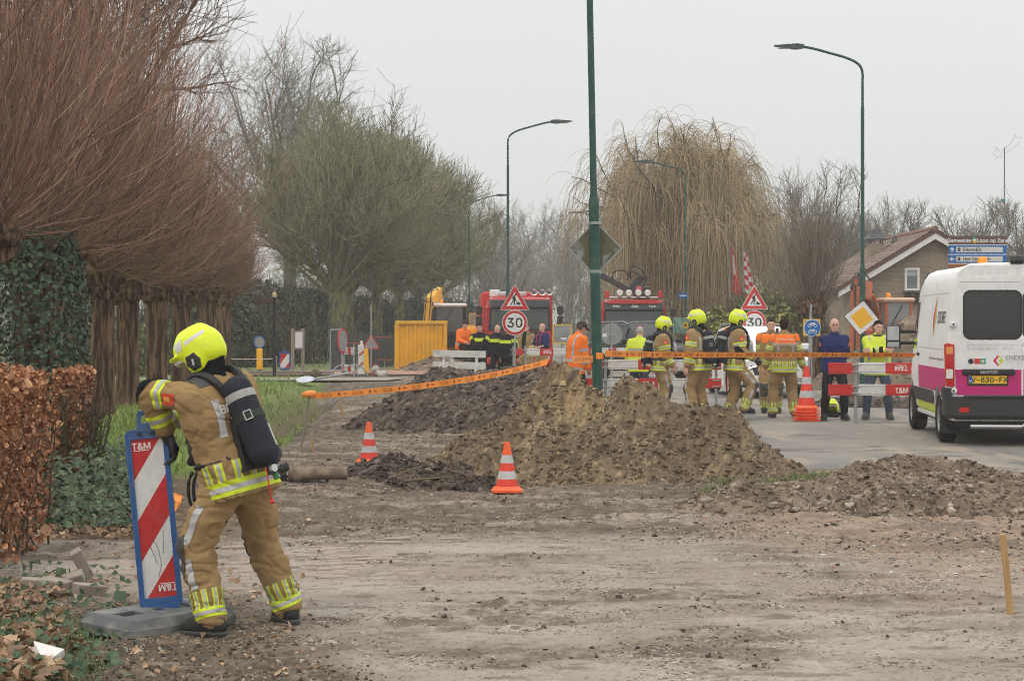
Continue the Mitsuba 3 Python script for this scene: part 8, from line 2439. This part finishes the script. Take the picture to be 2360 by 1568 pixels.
for i, (u, v0, v1, lab, chk) in enumerate(((1681, 562, 702, 'plain red and white banner flag on the left thin mast', False), (1711, 577, 702, 'red and white chequered banner flag on the right thin mast', True))):
 D = 78
 k = thing('flag', lab, 'flag', loc=(X_(u, D), D, 0))
 part(k, 'mast', cyl((0, 0, 0), (0, 0, Z_(v0, D)), .03, 8), GALV, 40)
 n_ = 10
 zt, zb = Z_(v0 + 3, D), Z_(v0 + 108, D)
 rows_ = []
 for a in range(n_ + 1):
  t = a / n_
  wd = .10 + .30 * t if not chk else .12 + .38 * t
  rows_.append([(.04 + wd * b / 4 + .05 * t, .05 * math.sin(b * 1.5 + a * .8), zt + (zb - zt) * t - .06 * b * t) for b in range(5)])
 V = np.array(rows_).reshape(-1, 3)
 Fr, Fw = [], []
 for a in range(n_):
  for b in range(4):
   q = (a * 5 + b, a * 5 + b + 1, (a + 1) * 5 + b + 1, (a + 1) * 5 + b)
   ((Fw if ((a // 1 + b // 2) % 2 == 0) else Fr) if chk else (Fw if (b in (1, 2) and 2 <= a <= 5) else Fr)).append(q)
 part(k, 'red_cloth', (V, np.array(Fr)), mat((.55, .03, .05), .7))
 part(k, 'white_cloth', (V, np.array(Fw)), mat((.68, .66, .65), .7))
# ---- orange warning tape ------------------------------------------------------------------------------------
TAPE = pmat('tape_orange', lambda p, n, uv: mikit.mix((.95, .27, .035), (.92, .36, .07), _F(p.x * 8, p.y * 8, p.z * 8, 3)), .35)
s0 = gp(690, 1042)
stk_top = at(713, 908, s0[1] - .1)
k = thing('stake', 'leaning wooden stick that holds the left end of the orange tape', 'stake')
part(k, 'stick', tube([s0 - [0, 0, .08], (s0 + stk_top) / 2 + [.01, 0, 0], stk_top], .016, 8), 'wood_grey', 40)
tape = thing('warning_tape', 'orange STOP warning tape strung from the stick past the lamp post to the van', 'warning tape')
W_ = .075
def ribbon(pts, n, sag=0.0, seed=0, twist=.12, w0=1.0):
 P = spline(pts, n)
 t = np.linspace(0, 1, n)
 P[:, 2] -= sag * 4 * t * (1 - t)
 r = np.random.default_rng(seed)
 tw = twist * np.cumsum(r.normal(size=n)) / math.sqrt(n) * 3
 d = np.gradient(P, axis=0)
 d /= np.linalg.norm(d, axis=1, keepdims=True)
 upv = np.array([0, 0, 1.0]) - d * d[:, 2:3]
 upv /= np.linalg.norm(upv, axis=1, keepdims=True)
 sd = np.cross(d, upv)
 N = upv * np.cos(tw)[:, None] + sd * np.sin(tw)[:, None]
 return P, N, d
def tape_mesh(P, N, w):
 V = np.stack([P + N * w / 2, P + N * w / 6 + 0, P - N * w / 6, P - N * w / 2], 1)
 V[:, 1:3] += np.cross(N, np.gradient(P, axis=0))[:, None] * 0
 n = len(P)
 f = []
 for i in range(n - 1):
  for j in range(3):
   a = i * 4 + j
   f.append((a, a + 4, a + 5, a + 1))
 return V.reshape(-1, 3), np.array(f)
def tape_text(P, N, d, s, flipz, hgt, what, y=.004):
 """lettering bent along the ribbon from arc length s"""
 L = np.r_[0, np.cumsum(np.linalg.norm(np.diff(P, axis=0), axis=1))]
 if what == 'STOP':
  tm = text('STOP', hgt, False, False, .001)
 elif what == 'flame':
  tm = slab([(-.012, -.5 * hgt), (.012, -.5 * hgt), (.018, 0), (0, .6 * hgt), (-.018, 0)], .001)
 else:
  tm = slab([(-.03, -.2 * hgt), (.03, -.2 * hgt), (.015, .25 * hgt), (-.02, .1 * hgt)], .001)
 v = np.array(tm.vertices)
 off = hgt * .5 if what == 'STOP' else 0
 ss = s + v[:, 0]
 C = np.stack([np.interp(ss, L, P[:, j]) for j in range(3)], 1)
 NN = np.stack([np.interp(ss, L, N[:, j]) for j in range(3)], 1)
 dd = np.stack([np.interp(ss, L, d[:, j]) for j in range(3)], 1)
 fr = np.cross(dd, NN)
 fr *= np.sign(-fr[:, 1:2])
 zz = (v[:, 2] - off) * (-1 if flipz else 1)
 return trimesh.Trimesh(C + NN * zz[:, None] + fr * y, tm.faces, process=False)
INK = mat((.24, .085, .03), .5)
pole_l = at(1366, 826, 23.9)
pole_r = at(1394, 814, 23.93)
heap_p = at(1262, 838, 22.3) + np.array([0, -.05, .03])
for nm, pts, flip, n, sag, tw in (('left_run', [stk_top + [.05, 0, -.02], at(980, 885, 24.2), heap_p], True, 40, .015, .10), ('left_run', [heap_p + [.30, .3, .02], pole_l], True, 12, .0, .04),
         ('right_run', [pole_r, at(1500, 816, 24.5), at(1800, 817, 26.8), at(2108, 818, 28.8)], False, 60, .0, .08)):
 P, N, d = ribbon(pts, n, sag, 3 + n, tw)
 k = part(tape, nm if nm == 'left_run' else nm, tape_mesh(P, N, W_ * (1.15 if n == 12 else 1)), TAPE, True)
 Ls = np.linalg.norm(np.diff(P, axis=0), axis=1).sum()
 s = .12
 i = 0
 while s < Ls - .22:
  part(k, 'lettering', tape_text(P, N, d, s, flip, .045, 'STOP'), INK)
  if s + .42 < Ls:
   part(k, 'symbol', tape_text(P, N, d, s + .27, flip, .045, 'flame'), INK)
  if s + .5 < Ls:
   part(k, 'symbol', tape_text(P, N, d, s + .36, flip, .045, 'arrow'), INK)
  s += .475
part(tape, 'wrap', lathe([(.068, -.04), (.069, -.02), (.0688, .02), (.068, .04)], 20).apply_translation([X_(1377.5, 24.0), 24.0, Z_(819, 24)]), TAPE, True)
part(tape, 'bundle', ruffle(Blob(.008).ell(stk_top + [-.02, 0, .0], (.085, .05, .042)).ell(stk_top + [.04, 0, .01], (.05, .04, .04)).mesh(), .018, 16, 5, 2), TAPE, True)
# ---- stakes, pipe, bricks, litter in the foreground ------------------------------------------------------------
def stake(label, u, vb, ut, vt, w=.028):
 b = gp(u, vb)
 b[2] = gz(b[0], b[1])
 t = at(ut, vt, b[1])
 d = t - b
 L = np.linalg.norm(d)
 m = box((w, w, L + .1), (0, 0, L / 2 - .05), .002)
 M = np.eye(4)
 M[:3, :3] = lookrot(d)[:, [0, 2, 1]] * [1, -1, 1]
 M[:3, 3] = b
 solo('stake', m.apply_transform(M), 'wood_raw', label, 'stake')
stake('short new wooden stake at the right edge of the yard', 2328, 1413, 2310, 1229, .034)
stake('short wooden stake leaning beside the tape, behind the left cone', 793, 959, 782, 926, .04)
stake('small upright wooden stake in the mud near the tape stick', 721, 1041, 719, 1010, .03)
q = gp(726, 1108)
kp = thing('clay_pipe', 'muddy clay drain pipe lying beside the dug-out pit', 'pipe', loc=(q[0], q[1], 0), yaw=7)
pmat('muddy_clay', lambda p, n, uv: mikit.mix((.17, .125, .09), (.30, .235, .175), mikit.smoothstep(.4, .7, _F(p.x * 9, p.y * 9, p.z * 9, 4))), .85)
hp = lathe([(.052, -.33), (.070, -.33), (.072, .30), (.058, .30), (.056, -.30), (.052, -.32)], 28).apply_transform(np.array([[0, 0, 1, .04], [1, 0, 0, 0], [0, 1, 0, .085], [0, 0, 0, 1.0]]))
part(kp, 'barrel', ruffle(hp, .002, 15, 2), 'muddy_clay', 30)
part(kp, 'collar', lathe([(.072, 0), (.088, .01), (.088, .08), (.072, .09)], 28).apply_transform(np.array([[0, 0, 1, -.24], [1, 0, 0, 0], [0, 1, 0, .085], [0, 0, 0, 1.0]])), 'muddy_clay', 30)
part(kp, 'soil_plug', relax(clods([(-.37, 0, .08)], .085, 731, .8, 2)[0], 2), mat((.06, .048, .038), .9), True)
for i, pts in enumerate(([(905, 1100), (935, 1085), (965, 1075)], [(930, 1108), (985, 1102), (1050, 1098)], [(1035, 1045), (1045, 1080), (1050, 1105)], [(1040, 1085), (1075, 1095), (1100, 1110)])):
 P = np.array([at(u, v, 20.3 + .1 * j) for j, (u, v) in enumerate(pts)])
 solo('root', tube(spline(P, 10), np.linspace(.016, .007, 10), 6), mat((.17, .125, .085), .9), ('thin bare root sticking up at the left of the pit', 'long bare root lying along the front edge of the pit', 'bare root hanging down at the right side of the pit', 'bare root end at the right corner of the pit')[i], 'root', smooth=True)
pmat('paver', lambda p, n, uv: mikit.mix((.22, .18, .15), (.33, .29, .25), _F(p.x * 30, p.y * 30, p.z * 30, 3)), .9)
pmat('paver_red', lambda p, n, uv: mikit.mix((.24, .195, .165), (.32, .27, .23), _F(p.x * 24, p.y * 24, p.z * 24, 3)), .9)
for i, (u, v, yaw, pit, rol, lab) in enumerate(((188, 1322, 20, 8, 62, 'loose paving brick standing on edge on top of the small pile'), (128, 1352, -30, 4, 6, 'loose paving brick lying at the left of the small pile'), (158, 1340, 14, 16, -18, 'tilted loose paving brick in the middle of the small pile'), (205, 1352, 42, 6, 8, 'loose flat paving brick at the right of the small pile'), (85, 1352, 10, 2, 4, 'single loose brick under the nearest beech hedge'))):
 q = gp(u, v + 18)
 solo('paving_brick', tr(box((.20, .10, .075), ch=.006), 0, 0, 0, yaw, pit, rol), 'paver', lab, 'brick', 'loose bricks at the hedge', loc=(q[0], q[1], gz(q[0], q[1]) + (.12 if i == 0 else .035)))
q = gp(112, 1548)
b_ = hull([(x, y, z) for x, y, z in ((-.05, 0, .0), (.02, 0, -.02), (-.065, .01, .09), (.055, .02, .05), (.06, -.02, .065), (-.06, -.03, .095), (0, -.06, .0))])
solo('plastic_scrap', tr(b_, s=1.25, pitch=-20, z=.02), mat((.82, .82, .80), .4), 'crumpled white plastic scrap in the grass at the lower left', 'litter', loc=(q[0], q[1], gz(q[0], q[1]) + .03))
q = gp(410, 1176)
m_ = ruffle(trimesh.Trimesh(*trimesh.remesh.subdivide_to_size(*(lambda b: (b.vertices, b.faces))(box((.13, .005, .16))), .02), process=False), .03, 14, 4)
k = thing('tape_scrap', 'scrap of orange warning tape behind the striped beacon', 'litter', loc=(q[0] - .05, q[1], gz(q[0], q[1]) + .09))
part(k, 'ribbon', tr(m_, pitch=-25, roll=20), TAPE, True)
part(k, 'lettering', tr(text('O', .06, True, True, .003), 0, -.035, 0), INK)
q = gp(1918, 958)
k = thing('fire_helmet', 'yellow fire helmet lying on the road in front of the man in blue', 'helmet', loc=(q[0], q[1], 0), yaw=170)
class _Stub: pass
rs = _Stub()
rs.k, rs.hc, rs.Rh = 1.0, np.array([0, 0, .145]), rot([1, 0, 0], 22)
helmet(k, rs, .009)
part(k, 'neck_flap', ruffle(Blob(.01).ell((0, .04, .04), (.15, .16, .05)).ell((0, .16, .02), (.12, .10, .03)).ell((.0, .0, .03), (.24, .07, .024)).mesh(cut=[((0, 0, .002), (0, 0, -1.0))]), .012, 12, 3), BLACKCLOTH, True)
k = thing('orange_flag', 'small orange flag cloth on a stick behind the walking firefighter', 'flag', loc=(X_(1665, 39.5), 39.5, 0))
part(k, 'stick', cyl((.10, 0, .3), (.13, 0, Z_(752, 39.5) + .0), .012, 6), mat((.70, .12, .05), .5))
part(k, 'cloth', ruffle(hull([(a, b, c) for b in (-.02, .02) for a, c in ((-.12, 1.22), (.06, 1.30), (.12, 1.62), (.03, 1.58), (-.10, 1.36))]), .01, 12, 2), 'orange_cloth')
heap('soil_heap', 'grey earth heap with grass beside the orange excavator', [ridge((2020, 795, 49), (2060, 752, 49.5), (2090, 722, 50), (2130, 735, 50.5), (2200, 760, 50))], (7.6, 13.5, 46.5, 53.0), .07, .09, soil_rubble, 640, 1200, .03, .75)
heap('soil_heap', 'low dark ridge of earth along the verge behind the man with folded arms', [ridge((1900, 922, 39.5), (1990, 915, 39.2), (2090, 918, 38.8), (2200, 920, 38.5))], (5.6, 10.5, 37.6, 41.0), .055, .08, soil_dark, 650, 900, .022, .5)
scene['air'] = {'type': 'homogeneous', 'albedo': {'type': 'rgb', 'value': [.955, .96, .965]}, 'sigma_t': .0011}
scene['haze'] = {'type': 'cube', 'to_world': T().translate([0, 1000, 11.5]).scale([3600, 3600, 13]), 'bsdf': {'type': 'null'}, 'interior': {'type': 'ref', 'id': 'air'}}
labels['haze'] = {'kind': 'stuff'}
scene['camera']['medium'] = {'type': 'ref', 'id': 'air'}
# ---- laid paving bricks showing through the dirt ----------------------------------------------------------
r_ = np.random.default_rng(760)
bm = mikit.ply(box((.206, .103, .06), ch=.006), 'paver_red')
bm2 = mikit.ply(box((.206, .103, .06), ch=.006), 'paver')
n_b = 0
ang = math.radians(9)
for i in range(-14, 15):
 for j in range(-22, 23):
  if n_b >= 300:
   break
  lx, ly = i * .212 + (.106 if j % 2 else 0), j * .1085
  x, y = -1.30 + lx * math.cos(ang) - ly * math.sin(ang), 13.6 + lx * math.sin(ang) + ly * math.cos(ang)
  w_ = 1.25 * math.exp(-((x + 1.35) / .75) ** 2 - ((y - 13.9) / 1.15) ** 2)
  if r_.random() > w_ * 1.1 or y > 15.4:
   continue
  z = gz(x, y) - .030 + .004 * r_.normal()
  key = f'ground__paving_brick_{n_b:03d}' if n_b else 'ground__paving_brick'
  M = mov(x, y, z) @ rotz(ang + .02 * r_.normal()) @ trimesh.transformations.rotation_matrix(.03 * r_.normal(), [0, 1, 0]) @ trimesh.transformations.rotation_matrix(.02 * r_.normal(), [1, 0, 0])
  scene[key] = {**(bm if r_.random() < .5 else bm2), 'to_world': T(M.tolist())}
  n_b += 1
